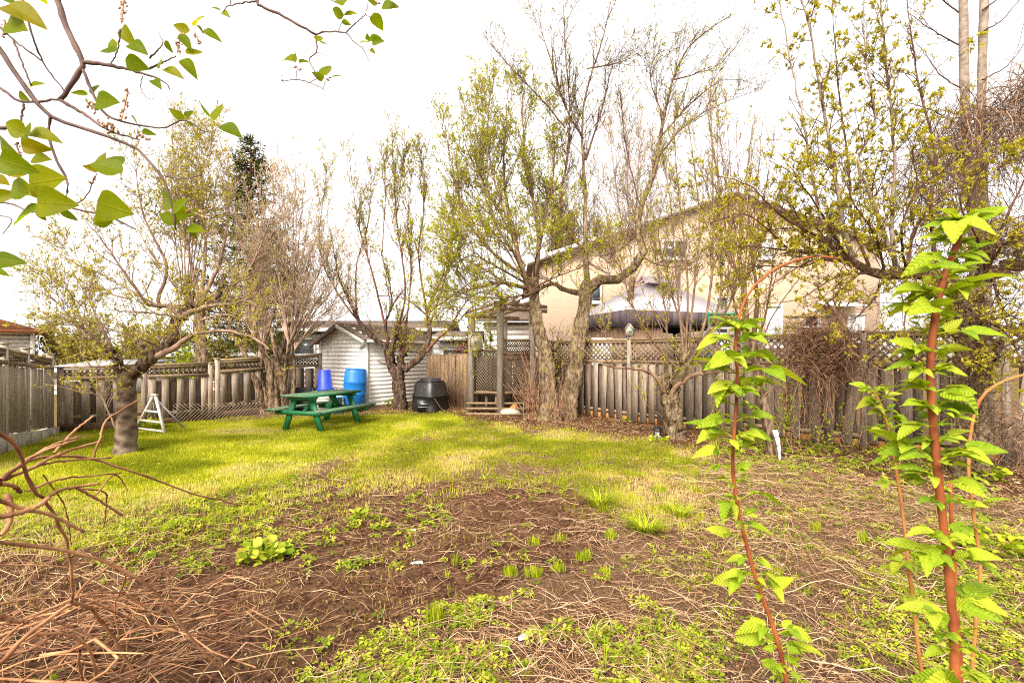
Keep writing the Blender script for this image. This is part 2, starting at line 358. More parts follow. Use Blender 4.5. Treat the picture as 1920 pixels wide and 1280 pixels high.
BLUE_D = m_plain('royal_blue_plastic', (.025, .06, .50), .4, .08, 4, .04)
BLUE_L = m_plain('pale_blue_plastic', (.22, .48, .72), .4, .08, 5, .03)
BLACK = m_plain('black_plastic', (.014, .013, .013), .38, .2, 6, .08, .5, (.09, .075, .06), .35)
BLACKM = m_plain('black_metal', (.015, .013, .016), .4, .1, 6, 0)
WHITEP = m_plain('weathered_white_paint', (.62, .56, .49), .6, .1, 12, .15, .3, (.30, .24, .18), .5)
BEIGE = m_plain('beige_plastic', (.52, .45, .34), .5, .08, 6, .04)
LOGO = m_plain('green_print', (.03, .17, .11), .5, .1, 6, 0)
CANVAS = m_plain('pale_canopy_fabric', (.58, .51, .53), .8, .05, 2, .05)
VALANCE = m_plain('plum_grey_fabric', (.12, .085, .095), .8, .15, 3, .05)
CURTAIN = m_plain('brown_curtain_fabric', (.36, .22, .15), .85, .12, 3, .05)
GLASS = m_plain('window_glass', (.10, .11, .12), .08, .3, 1.2, 0, .7)
GLASSW = m_plain('curtained_glass', (.55, .56, .55), .12, .2, 2, 0, .6)
PGREEN = m_plain('green_plastic', (.02, .22, .10), .4, .1, 5, .03)
RAGW = m_plain('dirty_white_cloth', (.55, .45, .36), .9, .25, 9, .4, .2, (.4, .2, .08), .5)
RAGO = m_plain('orange_cloth', (.50, .20, .06), .9, .2, 9, .3)
NAVY = m_plain('dark_navy_cloth', (.015, .02, .045), .8, .2, 9, .2)
METALG = m_plain('dull_grey_metal', (.30, .29, .28), .4, .15, 8, .05, .5)
COPPER = m_plain('brown_cap', (.36, .22, .07), .5, .2, 10, .1)
BLACKTAPE = m_plain('black_tape', (.03, .025, .02), .6, .1, 5, 0)
def m_brick():
    m, n, l, b = mat('tan_brick'); o = opos(n); sp = n.new('ShaderNodeSeparateXYZ'); l.new(o, sp.inputs[0]); cb = n.new('ShaderNodeCombineXYZ')
    l.new(math_(n, l, 'ADD', sp.outputs[0], sp.outputs[1]), cb.inputs[0]); l.new(sp.outputs[2], cb.inputs[1])
    t = n.new('ShaderNodeTexBrick'); l.new(cb.outputs[0], t.inputs['Vector']); t.inputs['Scale'].default_value = 1.0
    t.inputs['Color1'].default_value = rgb((.44, .31, .215)); t.inputs['Color2'].default_value = rgb((.50, .365, .26)); t.inputs['Mortar'].default_value = rgb((.36, .265, .195))
    t.inputs['Brick Width'].default_value = .26; t.inputs['Row Height'].default_value = .085; t.inputs['Mortar Size'].default_value = .008
    c = mixc(n, l, .35, t.outputs[0], ramp(n, l, noise(n, l, o, 1.3, 5), [(.3, (.40, .27, .185)), (.7, (.53, .395, .285))]))
    l.new(c, b.inputs['Base Color']); b.inputs['Roughness'].default_value = .9; bump(n, l, t.outputs['Fac'], b, -.4, .01); return m
BRICK = m_brick()
def m_ground():
    m, n, l, b = mat('yard_ground'); p = wpos(n)
    def at(k):
        a = n.new('ShaderNodeAttribute'); a.attribute_name = k; return a.outputs['Fac']
    fine = noise(n, l, p, 26, 8, .72); mid = noise(n, l, p, 5, 6, .65); xf = noise(n, l, p, 90, 4, .7)
    soil = ramp(n, l, fine, [(.34, (.016, .006, .003)), (.5, (.088, .038, .018)), (.66, (.25, .125, .064))])
    soil = mixc(n, l, math_(n, l, 'MULTIPLY', ramp(n, l, mid, [(.45, (0, 0, 0)), (.68, (1, 1, 1))]), .55), soil, (.23, .125, .066))
    straw = ramp(n, l, xf, [(.34, (.035, .016, .009)), (.52, (.18, .10, .052)), (.70, (.40, .265, .155))])
    grass = ramp(n, l, fine, [(.34, (.10, .09, .006)), (.5, (.24, .24, .014)), (.68, (.40, .36, .05))])
    mulch = ramp(n, l, xf, [(.34, (.02, .008, .004)), (.5, (.10, .042, .02)), (.68, (.28, .15, .075))])
    def edge(k): return ramp(n, l, math_(n, l, 'ADD', at(k), math_(n, l, 'MULTIPLY', math_(n, l, 'SUBTRACT', fine, .5), .9)), [(.38, (0, 0, 0)), (.62, (1, 1, 1))])
    c = mixc(n, l, edge('straw'), soil, straw); c = mixc(n, l, edge('mulch'), c, mulch); c = mixc(n, l, edge('grass'), c, grass)
    l.new(c, b.inputs['Base Color']); b.inputs['Roughness'].default_value = .95; b.inputs['Specular IOR Level'].default_value = .1
    bump(n, l, math_(n, l, 'ADD', fine, math_(n, l, 'MULTIPLY', xf, .5)), b, 1.0, .05); return m
GROUND = m_ground()
# ------------------------------------------------------------------ ground regions (metres, taken once from the photograph)
def poly(pts): return np.array([G(*p) for p in pts])
LAWN = poly([(70, 822), (140, 803), (330, 792), (560, 782), (700, 778), (880, 776), (868, 792), (800, 812), (700, 838), (620, 852), (560, 888), (470, 917), (330, 937), (200, 932), (0, 965), (-400, 990), (-400, 850), (0, 848)])
THIN = poly([(868, 792), (1000, 808), (1250, 832), (1330, 872), (1330, 965), (1240, 995), (1140, 960), (1080, 918), (900, 892), (760, 902), (640, 868), (560, 902), (430, 925), (200, 985), (-100, 1010), (-200, 960), (200, 925), (470, 910), (560, 880), (620, 850), (700, 835), (800, 812)])
SOIL = poly([(560, 905), (640, 868), (760, 902), (900, 893), (1080, 918), (1140, 958), (1130, 1000), (1060, 1060), (930, 1095), (880, 1150), (700, 1195), (590, 1265), (560, 1450), (-300, 1450), (-300, 1060), (100, 1000), (250, 965), (430, 935)])
BARE = poly([(655, 852), (760, 838), (835, 850), (800, 872), (700, 878)])
DARKBED = poly([(920, 1000), (1060, 990), (1130, 1010), (1050, 1060), (930, 1090), (850, 1060)])
MULCH = poly([(600, 772), (880, 768), (960, 772), (1060, 772), (1185, 790), (1330, 812), (1500, 832), (1640, 838), (1920, 868), (2150, 890), (2150, 935), (1800, 930), (1600, 905), (1430, 872), (1300, 850), (1200, 822), (1080, 806), (960, 806), (870, 792), (860, 776), (700, 779)])
WEEDA = poly([(580, 1300), (640, 1220), (720, 1180), (900, 1110), (1010, 1080), (1200, 1100), (1350, 1170), (1400, 1320), (1400, 1450), (580, 1450)])
WEEDB = poly([(1620, 1090), (1800, 1010), (1920, 985), (2200, 1000), (2200, 1450), (1640, 1450)])
WEEDC = poly([(1320, 830), (1480, 820), (1640, 830), (1760, 880), (1700, 910), (1500, 890), (1350, 868)])
LEFTW = poly([(-200, 965), (200, 935), (470, 920), (560, 905), (540, 960), (480, 1050), (300, 1080), (100, 1030), (-200, 1020)])
def inside(P, x, y):
    r = np.zeros(x.shape, bool); n = len(P); j = n - 1
    for i in range(n):
        a, b = P[i], P[j]; c = ((a[1] > y) != (b[1] > y)) & (x < (b[0] - a[0]) * (y - a[1]) / (b[1] - a[1] + 1e-12) + a[0]); r ^= c; j = i
    return r
def region(P, x, y, soft=.12, seed=0):
    g = np.random.default_rng(seed); w = np.zeros(x.shape)
    wx = (fbm(x * 1.6, y * 1.6, 31 + seed) - .5) * 1.1; wy = (fbm(x * 1.6 + 9, y * 1.6, 47 + seed) - .5) * 1.1
    sc = np.clip(y / 8, .35, 1)
    for _ in range(5): w += inside(P, x + wx * sc * .5 + g.normal(0, soft) * 1, y + wy * sc * .6 + g.normal(0, soft))
    return w / 5
def soil_bump(x, y):
    return (fbm(x * 2.1, y * 2.1, 3, 5) - .5) * .10 + (fbm(x * 9, y * 9, 5, 4) - .5) * .05
def hgt(x, y):
    x = np.asarray(x, float); y = np.asarray(y, float)
    near = np.clip((14 - y) / 4, 0, 1) * np.clip((11 - np.abs(x)) / 3, 0, 1)
    rough = np.clip((9.5 - y) / 4, .12, 1)
    return terrain(x, y) + near * soil_bump(x, y) * rough

def axis(segs):
    out = [np.arange(a, b, s) for a, b, s in segs]; return np.concatenate(out + [[segs[-1][1]]])
gx = axis([(-400, -60, 60), (-60, -16, 4), (-16, -5, .16), (-4.6, 5.2, .033), (5.2, 14, .16), (14, 60, 4), (60, 400, 60)])
gy = axis([(-40, -4, 6), (-4, 1.2, .6), (1.2, 4.6, .03), (4.6, 9, .07), (9, 15, .14), (15, 40, 2.5), (40, 500, 60)])
X, Y = np.meshgrid(gx, gy); Z = hgt(X, Y)
geo = Geo(); nxx, nyy = len(gx), len(gy)
idx = np.arange(nxx * nyy).reshape(nyy, nxx)
geo.add(np.stack([X.ravel(), Y.ravel(), Z.ravel()], 1), np.stack([idx[:-1, :-1], idx[:-1, 1:], idx[1:, 1:], idx[1:, :-1]], -1).reshape(-1, 4))
gme = geo.mesh('ground', GROUND, smooth=True)
xr, yr = X.ravel(), Y.ravel()
out_of_yard = (yr > 14.2) | (xr < -10) | (yr < .3)
def gmask(k, v):
    a = gme.attributes.new(k, 'FLOAT', 'POINT'); a.data.foreach_set('value', v.astype(np.float32))
lw = region(LAWN, xr, yr, .3, 1); th = region(THIN, xr, yr, .15, 2); mu = region(MULCH, xr, yr, .12, 3)
so = region(SOIL, xr, yr, .12, 4); ba = region(BARE, xr, yr, .1, 5)
gmask('grass', np.where(out_of_yard, .42, np.clip(lw * .95 + th * .38 - ba * .8, 0, 1)))
gmask('mulch', mu)
gmask('straw', np.where(out_of_yard, .5, np.clip(1 - so * 1.0 - mu + .15, 0, 1) * .85))
tag(link('ground', gme), kind='structure')

# ------------------------------------------------------------------ what grows and lies on it
def sample(P, n, soft=.15, seed=0, clumpy=None, lim=None):
    lo = P.min(0) - .4; hi = P.max(0) + .4; lo[1] = max(lo[1], 1.5); lo[0] = max(lo[0], -10); hi[0] = min(hi[0], 9)
    x = rng.uniform(lo[0], hi[0], n); y = rng.uniform(lo[1], hi[1], n)
    vis = np.abs(x) < y * 1.12 + .4
    x, y = x[vis], y[vis]
    k = region(P, x, y, soft, seed) > rng.random(len(x))
    if clumpy is not None: k &= fbm(x * clumpy[0], y * clumpy[0], 71 + seed, 3) + rng.normal(0, .05, len(x)) > clumpy[1]
    return x[k], y[k]
def blades(geo, x, y, h, w, lean=.5, one=True):
    n = len(x); z = hgt(x, y) - .004; a = rng.random(n) * 2 * np.pi; ln = rng.random(n) * lean
    H = rng.uniform(h[0], h[1], n); ww = rng.uniform(w[0], w[1], n) / 2
    c, s = np.cos(a), np.sin(a); b = rng.random(n) * 2 * np.pi
    base = np.stack([x, y, z], 1); sd = np.stack([c, s, 0 * c], 1) * ww[:, None]
    ld = np.stack([np.cos(b), np.sin(b), 0 * b], 1)
    mid = base + ld * (H * ln * .35)[:, None] + np.array([0, 0, 1.]) * (H * .55)[:, None]
    tip = base + ld * (H * ln)[:, None] + np.array([0, 0, 1.]) * (H * (1 - .3 * ln))[:, None]
    if one:
        tn = np.clip((fbm(x * 1.3, y * 1.3, 77, 4) - .5) * 2.2 + .25 + rng.random(n) * .5, 0, 1)
        geo.add(np.stack([base - sd, base + sd, tip], 1).reshape(-1, 3), None, np.arange(n * 3).reshape(-1, 3), np.repeat(tn, 3)); return
    V = np.stack([base - sd, base + sd, mid + sd * .75, mid - sd * .75, tip], 1).reshape(-1, 3)
    o = (np.arange(n) * 5)[:, None]
    geo.add(V, o + np.array([[0, 1, 2, 3]]), o + np.array([[3, 2, 4]]), np.repeat(rng.random(n), 5))
g = Geo()
x, y = sample(LAWN, 400000, .3, 1); k = fbm(x * 1.5, y * 1.5, 91) + rng.normal(0, .1, len(x)) > .33; blades(g, x[k], y[k], (.02, .06), (.008, .015))
x, y = sample(LAWN, 9000, .12, 1, (2.5, .55)); blades(g, x, y, (.07, .13), (.007, .012))
MIX = poly([(-200, 990), (0, 955), (330, 925), (560, 880), (700, 830), (900, 785), (1080, 815), (1000, 850), (800, 890), (640, 920), (450, 960), (200, 1010)])
x, y = sample(MIX, 170000, .45, 21, (1.9, .46)); blades(g, x, y, (.03, .08), (.007, .012))
x, y = sample(THIN, 90000, .25, 22, (1.2, .54)); blades(g, x, y, (.03, .09), (.006, .011))
SHO = poly([(1000, 822), (1180, 830), (1345, 868), (1345, 985), (1230, 1000), (1140, 965), (1040, 900)])
x, y = sample(SHO, 230, .1, 23); m = 45; k = np.repeat(np.arange(len(x)), m); sp_ = rng.uniform(.02, .06, len(x))[k]; blades(g, x[k] + rng.normal(0, 1, len(k)) * sp_, y[k] + rng.normal(0, .7, len(k)) * sp_, (.05, .13), (.005, .009), .35)
tag(link('lawn_grass', g.mesh('lawn_grass', GRASS)), 'bright yellow green lawn grass in the back left of the yard', 'grass', kind='stuff')
g = Geo()
x, y = sample(THIN, 260000, .2, 2, (1.7, .42)); blades(g, x, y, (.03, .08), (.005, .010), .9)
x, y = sample(MULCH, 26000, .2, 3, (1.9, .52)); blades(g, x, y, (.03, .07), (.005, .010), .9)
x, y = sample(SOIL, 20000, .2, 4, (1.9, .60)); blades(g, x, y, (.03, .08), (.003, .006), .7)
tag(link('sparse_grass', g.mesh('sparse_grass', GRASS_THIN)), 'sparse half dry grass between the lawn and the dug soil', 'grass', kind='stuff')

LOBE_V = np.array([[0, 0, 0], [.25, .32, .05], [.62, .46, .10], [1, .22, .03], [.92, 0, .0], [1, -.22, .03], [.62, -.46, .10], [.25, -.32, .05], [.5, 0, -.04]])
LOBE_T = np.array([[8, i, (i + 1)] for i in range(7)] + [[8, 7, 0]])[:, [0, 2, 1]]
TRI_V = np.array([[0, 0, 0]] + sum([[[.12 * math.cos(a) , .12 * math.sin(a), .02], [.62 * math.cos(a - .42), .62 * math.sin(a - .42), .10], [1.0 * math.cos(a - .12), 1.0 * math.sin(a - .12), -.02], [1.0 * math.cos(a + .14), 1.0 * math.sin(a + .14), .02], [.62 * math.cos(a + .42), .62 * math.sin(a + .42), .10]] for a in (-1.25, 0.0, 1.25)], []))
TRI_T = np.array(sum([[[o, o + 1, o + 2], [o, o + 2, o + 3], [o, o + 3, o + 4]] for o in (1, 6, 11)], []))
def weeds(g, x, y, leaves, size, flat=.35):
    n = len(x); z = hgt(x, y); pi = np.repeat(np.arange(n), rng.poisson(leaves, n)); N = len(pi)
    sc = rng.uniform(.6, 1.3, n)[pi]; a = rng.random(N) * 2 * np.pi; r = rng.random(N) ** .6 * size[1] * 1.5 * sc
    pos = np.stack([x[pi] + np.cos(a) * r, y[pi] + np.sin(a) * r, z[pi] + .008 + rng.random(N) * size[1] * .8 * sc], 1)
    d = np.stack([np.cos(a), np.sin(a), rng.normal(.1, flat, N)], 1)
    nor = nrm(np.stack([rng.normal(0, .35, N), rng.normal(-.1, .35, N), np.ones(N)], 1))
    put_leaves(g, pos, d, rng.uniform(size[0], size[1], N) * sc, nor, 1.0, np.clip(rng.random(n)[pi] * .6 + rng.random(N) * .4, 0, 1), (TRI_V, TRI_T))
g = Geo()
x, y = sample(WEEDA, 3600, .1, 6, (3.0, .43)); weeds(g, x, y, 8, (.014, .033))
x, y = sample(WEEDB, 3200, .1, 7, (2.6, .43)); weeds(g, x, y, 8, (.014, .032))
x, y = sample(WEEDC, 1300, .1, 8, (1.6, .42)); weeds(g, x, y, 7, (.025, .045))
x, y = sample(SOIL, 2400, .1, 9, (1.9, .58)); weeds(g, x, y, 7, (.014, .032))
x, y = sample(LEFTW, 3600, .25, 10, (1.8, .42)); weeds(g, x, y, 7, (.014, .03))
x, y = sample(THIN, 4200, .2, 11, (1.6, .45)); weeds(g, x, y, 6, (.015, .03))
x, y = sample(LAWN, 1500, .1, 12, (1.3, .55)); weeds(g, x, y, 6, (.016, .03))
RIGHT = poly([(1150, 1000), (1330, 880), (1480, 860), (1800, 930), (2100, 940), (2200, 1450), (1350, 1450), (1250, 1120)])
x, y = sample(RIGHT, 6500, .1, 13, (2.2, .48)); weeds(g, x, y, 6, (.010, .026))
x, y = sample(RIGHT, 26000, .1, 13, (2.3, .53)); blades(g, x, y, (.03, .09), (.003, .006), .7)
tag(link('ground_cover', g.mesh('ground_cover', WEED)), 'low green weeds spreading over the soil and dead stems', 'weeds', kind='stuff')

def stems(g, x, y, L, r, lift=.02, curl=.5, bias=None, K=3):
    n = len(x); a = rng.random(n) * 2 * np.pi if bias is None else rng.normal(bias, .7, n)
    ln = rng.uniform(L[0], L[1], n); P = np.zeros((n, K, 3)); cx, cy = x.copy(), y.copy(); ba = rng.normal(0, curl, n)
    h0 = rng.random(n) ** 2 * lift; h1 = rng.random(n) ** 2 * lift
    for k in range(K):
        f = k / (K - 1); P[:, k] = np.stack([cx, cy, hgt(cx, cy) + .004 + h0 * (1 - f) + h1 * f + np.sin(f * np.pi) * rng.random(n) ** 3 * lift], 1)
        cx = cx + np.cos(a) * ln / (K - 1); cy = cy + np.sin(a) * ln / (K - 1); a = a + ba / (K - 1) + rng.normal(0, .12, n)
    R = rng.uniform(r[0], r[1], n)[:, None] * np.linspace(1, .6, K)
    tubes(g, P, R, 3, rng.random(n))
g = Geo()
x, y = sample(RIGHT, 21000, .2, 13); stems(g, x, y, (.04, .22), (.0010, .0026), .045)
x, y = sample(RIGHT, 1500, .2, 13); stems(g, x, y, (.2, .6), (.0018, .0042), .06, .6, None, 6)
x, y = sample(WEEDA, 6500, .2, 6); stems(g, x, y, (.05, .28), (.0012, .003), .05)
x, y = sample(SOIL, 8500, .2, 4); stems(g, x, y, (.04, .25), (.001, .0026), .03)
x, y = sample(MULCH, 7000, .2, 3); stems(g, x, y, (.05, .25), (.002, .004), .05)
x, y = sample(THIN, 12000, .2, 2); stems(g, x, y, (.03, .14), (.0016, .003), .03, .3, None, 2)
NEARL = poly([(-300, 1020), (120, 1010), (300, 1080), (380, 1180), (420, 1450), (-300, 1450)])
x, y = sample(NEARL, 1700, .15, 14); stems(g, x, y, (.08, .45), (.0016, .0042), .14, .6)
tag(link('dead_stem_litter', g.mesh('dead_stem_litter', STRAW, smooth=True)), 'pale dead stems and straw scattered over the soil', 'plant litter', kind='stuff')
g = Geo()
FL_V = np.array([[0, 0, 0], [.4, .28, .12], [1, .05, .02], [.5, -.3, .1]]); FL_T = np.array([[0, 3, 2], [0, 2, 1]])
for P, n, s in ((MULCH, 42000, (.018, .05)), (RIGHT, 9000, (.010, .04)), (SOIL, 12000, (.005, .022)), (THIN, 9000, (.01, .03)), (WEEDA, 3500, (.01, .035))):
    x, y = sample(P, n, .2, 15); N = len(x); a = rng.random(N) * 6.283
    put_leaves(g, np.stack([x, y, hgt(x, y) + .004 + rng.random(N) * .015], 1), np.stack([np.cos(a), np.sin(a), rng.normal(0, .25, N)], 1), rng.uniform(s[0], s[1], N), templ=(FL_V, FL_T))
tag(link('leaf_litter', g.mesh('leaf_litter', CHIPS)), 'brown dead leaves and bark chips strewn on the ground', 'leaf litter', kind='stuff')
g = Geo()
OCT = np.array([[1, 0, 0], [0, 1, 0], [-1, 0, 0], [0, -1, 0], [0, 0, 1], [0, 0, -1]], float); OCF = np.array([[0, 1, 4], [1, 2, 4], [2, 3, 4], [3, 0, 4], [1, 0, 5], [2, 1, 5], [3, 2, 5], [0, 3, 5]])
ICO = np.array([[0, 0, 1], [.89, 0, .45], [.28, .85, .45], [-.72, .53, .45], [-.72, -.53, .45], [.28, -.85, .45], [.72, .53, -.45], [-.28, .85, -.45], [-.89, 0, -.45], [-.28, -.85, -.45], [.72, -.53, -.45], [0, 0, -1]])
ICT = np.array([[0, 1, 2], [0, 2, 3], [0, 3, 4], [0, 4, 5], [0, 5, 1], [1, 6, 2], [2, 7, 3], [3, 8, 4], [4, 9, 5], [5, 10, 1], [6, 7, 2], [7, 8, 3], [8, 9, 4], [9, 10, 5], [10, 6, 1], [11, 7, 6], [11, 8, 7], [11, 9, 8], [11, 10, 9], [11, 6, 10]])
for P, n, s in ((SOIL, 15000, (.003, .014)), (DARKBED, 2500, (.004, .016)), (BARE, 900, (.004, .012)), (RIGHT, 2500, (.003, .012))):
    x, y = sample(P, n, .15, 4, (2.4, .42)); N = len(x); s_ = rng.uniform(s[0], s[1], N) * rng.uniform(.5, 1.3, N)
    a_ = rng.random(N) * 6.283; ca, sa = np.cos(a_)[:, None], np.sin(a_)[:, None]; O2 = np.stack([OCT[None, :, 0] * ca - OCT[None, :, 1] * sa, OCT[None, :, 0] * sa + OCT[None, :, 1] * ca, np.broadcast_to(OCT[None, :, 2], (N, 6))], 2)
    V = O2 * s_[:, None, None] * rng.uniform(.65, 1.3, (N, 6, 1)) * np.array([1, 1, .75]) + np.stack([x, y, hgt(x, y) + s_ * .3], 1)[:, None]
    g.add(V.reshape(-1, 3), None, (OCF[None] + (np.arange(N) * 6)[:, None, None]).reshape(-1, 3), np.repeat(rng.random(N), 6))
tag(link('soil_crumbs', g.mesh('soil_crumbs', CLOD, smooth=True)), 'dark brown crumbs and clods of dug garden soil', 'soil', kind='stuff')

# distinct tufts and clumps, each a plant of its own
def tuft(px, py, r, n, h, lean, label, w=(.004, .008), matr=TUFT, group=None, ncat='grass tuft', nm='grass_tuft'):
    c = G(px, py); a = rng.random(n) * 6.283; q = np.sqrt(rng.random(n)) * r
    x = c[0] + np.cos(a) * q; y = c[1] + np.sin(a) * q * .7; gg = Geo(); z0 = float(hgt(c[0], c[1]))
    H = rng.uniform(h[0], h[1], n); P = np.zeros((n, 5, 3)); b = a + rng.normal(0, .6, n)
    for k in range(5):
        f = k / 4; P[:, k] = np.stack([x + np.cos(b) * H * lean * f ** 1.8, y + np.sin(b) * H * lean * f ** 1.8, hgt(x, y) - .005 + H * (f - .45 * lean * f ** 2.2)], 1)
    ww = rng.uniform(w[0], w[1], n); sd = np.stack([-np.sin(b), np.cos(b), 0 * b], 1)
    prof = np.array([.8, 1, .9, .6, .05])
    L = P - sd[:, None] * (ww[:, None] * prof / 2)[..., None]; Rr = P + sd[:, None] * (ww[:, None] * prof / 2)[..., None]
    V = np.stack([L, Rr], 2).reshape(-1, 3); o = (np.arange(n) * 10)[:, None, None]
    q4 = np.array([[2 * k, 2 * k + 1, 2 * k + 3, 2 * k + 2] for k in range(4)])
    gg.add(V, (o + q4[None]).reshape(-1, 4), None, np.repeat(rng.random(n), 10))
    ob = link(nm, gg.mesh(nm, matr, origin=(c[0], c[1], z0)), None, (c[0], c[1], z0)); tag(ob, label, ncat, group)
TF = [(815, 1175, .055, 90, (.08, .14), .12, 'upright clump of bright green shoots alone beside the bottom edge of the dug soil'),
      (852, 1060, .03, 16, (.06, .12), .25, 'few thin green blades in the dark soil left of the shoot row'),
      (838, 1078, .02, 10, (.05, .09), .3, 'tiny blade sprig just left of the thin blades in dark soil'),
      (955, 1085, .06, 90, (.05, .09), .12, 'short dense shoots at the left start of the curved shoot row'),
      (1000, 1085, .07, 110, (.05, .09), .12, 'second clump in the curved row of short shoots'),
      (1045, 1072, .06, 90, (.05, .09), .12, 'third clump in the curved row of short shoots'),
      (1095, 1042, .07, 120, (.05, .09), .12, 'broad clump in the middle of the curved row of shoots'),
      (1145, 1010, .06, 70, (.05, .10), .15, 'upper right end clump of the curved row of shoots'),
      (1135, 1085, .045, 70, (.07, .11), .1, 'separate upright clump below the middle of the curved row'),
      (1000, 1020, .07, 40, (.05, .09), .15, 'loose shoots along the upper edge of the dark dug bed'),
      (1050, 1014, .07, 40, (.05, .09), .15, 'loose shoots at the right upper edge of the dark dug bed'),
      (1528, 998, .05, 60, (.08, .13), .12, 'upright tuft in the dead stems right of the leaning red cane'),
      (1616, 1018, .04, 50, (.08, .13), .12, 'upright tuft in the dead stems left of the thin pale cane'),
      (1255, 960, .10, 80, (.09, .16), .25, 'green tuft above the drooping clump near the red cane'),
      (1235, 925, .09, 80, (.10, .16), .2, 'green tuft behind the drooping clumps'),
      (1300, 895, .12, 110, (.10, .17), .15, 'green tuft left of the leaning red cane'),
      (1185, 895, .12, 90, (.08, .14), .2, 'green tuft among thin grass in front of the vase shaped tree'),
      (1110, 880, .12, 80, (.08, .13), .2, 'green tuft in thin grass before the big split trunk'),
      (1270, 870, .12, 80, (.09, .15), .2, 'green tuft just in front of the vase shaped tree trunk'),
      (1060, 905, .10, 50, (.06, .12), .2, 'small green tuft at the far edge of the dug soil'),
      (470, 970, .04, 30, (.06, .11), .4, 'pale spiky tuft among weeds beside the cane heap'),
      (1460, 1080, .03, 18, (.09, .15), .2, 'few tall blades right of the shoot rows near the red cane'),
      (1130, 1255, .02, 5, (.14, .2), .15, 'pair of broad upright blades at the bottom edge of the weeds')]
for t in TF: tuft(*t, group='upright green tufts')
for t in [(1122, 950, .10, 130, (.18, .28), .85, 'long leaved clump with blades flopping to the right in dead stems'),
          (1208, 1000, .09, 170, (.16, .26), .95, 'drooping mop shaped grass clump in dead stems'),
          (1275, 970, .07, 70, (.16, .24), .8, 'arching long leaved clump right of the mop shaped one')]:
    tuft(*t, w=(.006, .010), group='drooping grass clumps', ncat='grass clump', nm='grass_clump')
def leafy(px, py, r, n, size, label, matr=WEED, h=.08, cat='plant', nm='leafy_plant', group=None):
    c = G(px, py); z0 = float(hgt(c[0], c[1])); gg = Geo(); a = rng.random(n) * 6.283; q = np.sqrt(rng.random(n)) * r
    pos = np.stack([c[0] + np.cos(a) * q, c[1] + np.sin(a) * q * .8, z0 + .01 + rng.random(n) * h * (1 - .5 * q / r)], 1)
    put_leaves(gg, pos, np.stack([np.cos(a), np.sin(a), rng.normal(.25, .4, n)], 1), rng.uniform(size[0], size[1], n), nrm(np.stack([rng.normal(0, .4, n), rng.normal(-.3, .4, n), np.ones(n)], 1)), 1.0, None, (LOBE_V, LOBE_T))
    sp = np.stack([np.stack([np.full(n, c[0]) * .7 + pos[:, 0] * .3, np.full(n, c[1]) * .7 + pos[:, 1] * .3, np.full(n, z0)], 1), pos], 1)
    root = thing(nm, label, cat, (c[0], c[1], z0), group); part('leaves', gg, matr, root, stuff=True)
    g2 = Geo(); tubes(g2, sp, np.full((n, 2), .002), 3); part('stems', g2, matr, root, stuff=True)
leafy(497, 1048, .17, 80, (.05, .09), 'broad pale green leafy plant alone in the dug soil', WEED, .12)
leafy(715, 992, .07, 30, (.03, .05), 'small weed rosette in the middle of the dug soil', group='weed rosettes')
leafy(672, 975, .07, 36, (.03, .05), 'wider weed rosette left of the middle of the dug soil', group='weed rosettes')
leafy(1175, 790, .12, 40, (.04, .06), 'low green plant at the fence foot left of the lantern', group='plants along the fence foot')
leafy(1235, 826, .16, 60, (.04, .07), 'dark green leafy plant under the black lantern', LF_G, group='plants along the fence foot')
leafy(235, 845, .25, 120, (.03, .06), 'green weeds ringing the foot of the cherry trunk', LF_G, .10)
leafy(278, 803, .28, 90, (.05, .10), 'dark green leafy plant growing under the white ladder', LF_G, .25)
leafy(390, 782, .30, 90, (.05, .08), 'green weeds at the foot of the second trunk by the fence', LF_G, .14)
leafy(738, 762, .22, 70, (.05, .09), 'green leafy plant at the foot of the dark tree before the shed', LF_G, .24)
leafy(1845, 895, .22, 90, (.05, .08), 'round leaved green plant at the foot of the shaggy trunk', LF_G, .18)
leafy(1870, 1030, .35, 190, (.04, .06), 'spreading low plant with round leaves at the right frame edge', LF_G, .12)
leafy(640, 770, .30, 60, (.05, .09), 'green weeds under the picnic table far end', LF_G, .2)
# ------------------------------------------------------------------ fences
UNIT = {}
def ubox(key, size, matr, cx=.5, bev=0):                   # shared piece mesh
    k = (key, tuple(size), matr.name)
    if k not in UNIT: 
        g = Geo(); g.box((0, 0, 0), size); UNIT[k] = g.mesh(key, matr)
    return UNIT[k]
def board_mesh(key, w, th, h, matr, taper=0.0):           # a board standing on z = 0, with a worn slightly uneven head
    k = (key, w, th, round(h, 2), matr.name, taper)
    if k not in UNIT:
        g = Geo(); x, y = w / 2, th / 2; c = .012
        V = [[-x, -y, 0], [x, -y, 0], [x, y, 0], [-x, y, 0], [-x, -y, h - c], [x, -y, h - c * .4], [x, y, h - c * .4], [-x, y, h - c], [-x + c, -y, h], [x - c, -y, h], [x - c, y, h], [-x + c, y, h]]
        g.add(V, [[0, 3, 2, 1], [0, 1, 5, 4], [1, 2, 6, 5], [2, 3, 7, 6], [3, 0, 4, 7], [4, 5, 9, 8], [5, 6, 10, 9], [6, 7, 11, 10], [7, 4, 8, 11], [8, 9, 10, 11]])
        UNIT[k] = g.mesh(key, matr)
    return UNIT[k]
def frame_m(o, t, n):                                      # columns: along, towards yard, up
    return Matrix(((t[0], n[0], 0, o[0]), (t[1], n[1], 0, o[1]), (0, 0, 1, o[2]), (0, 0, 0, 1)))
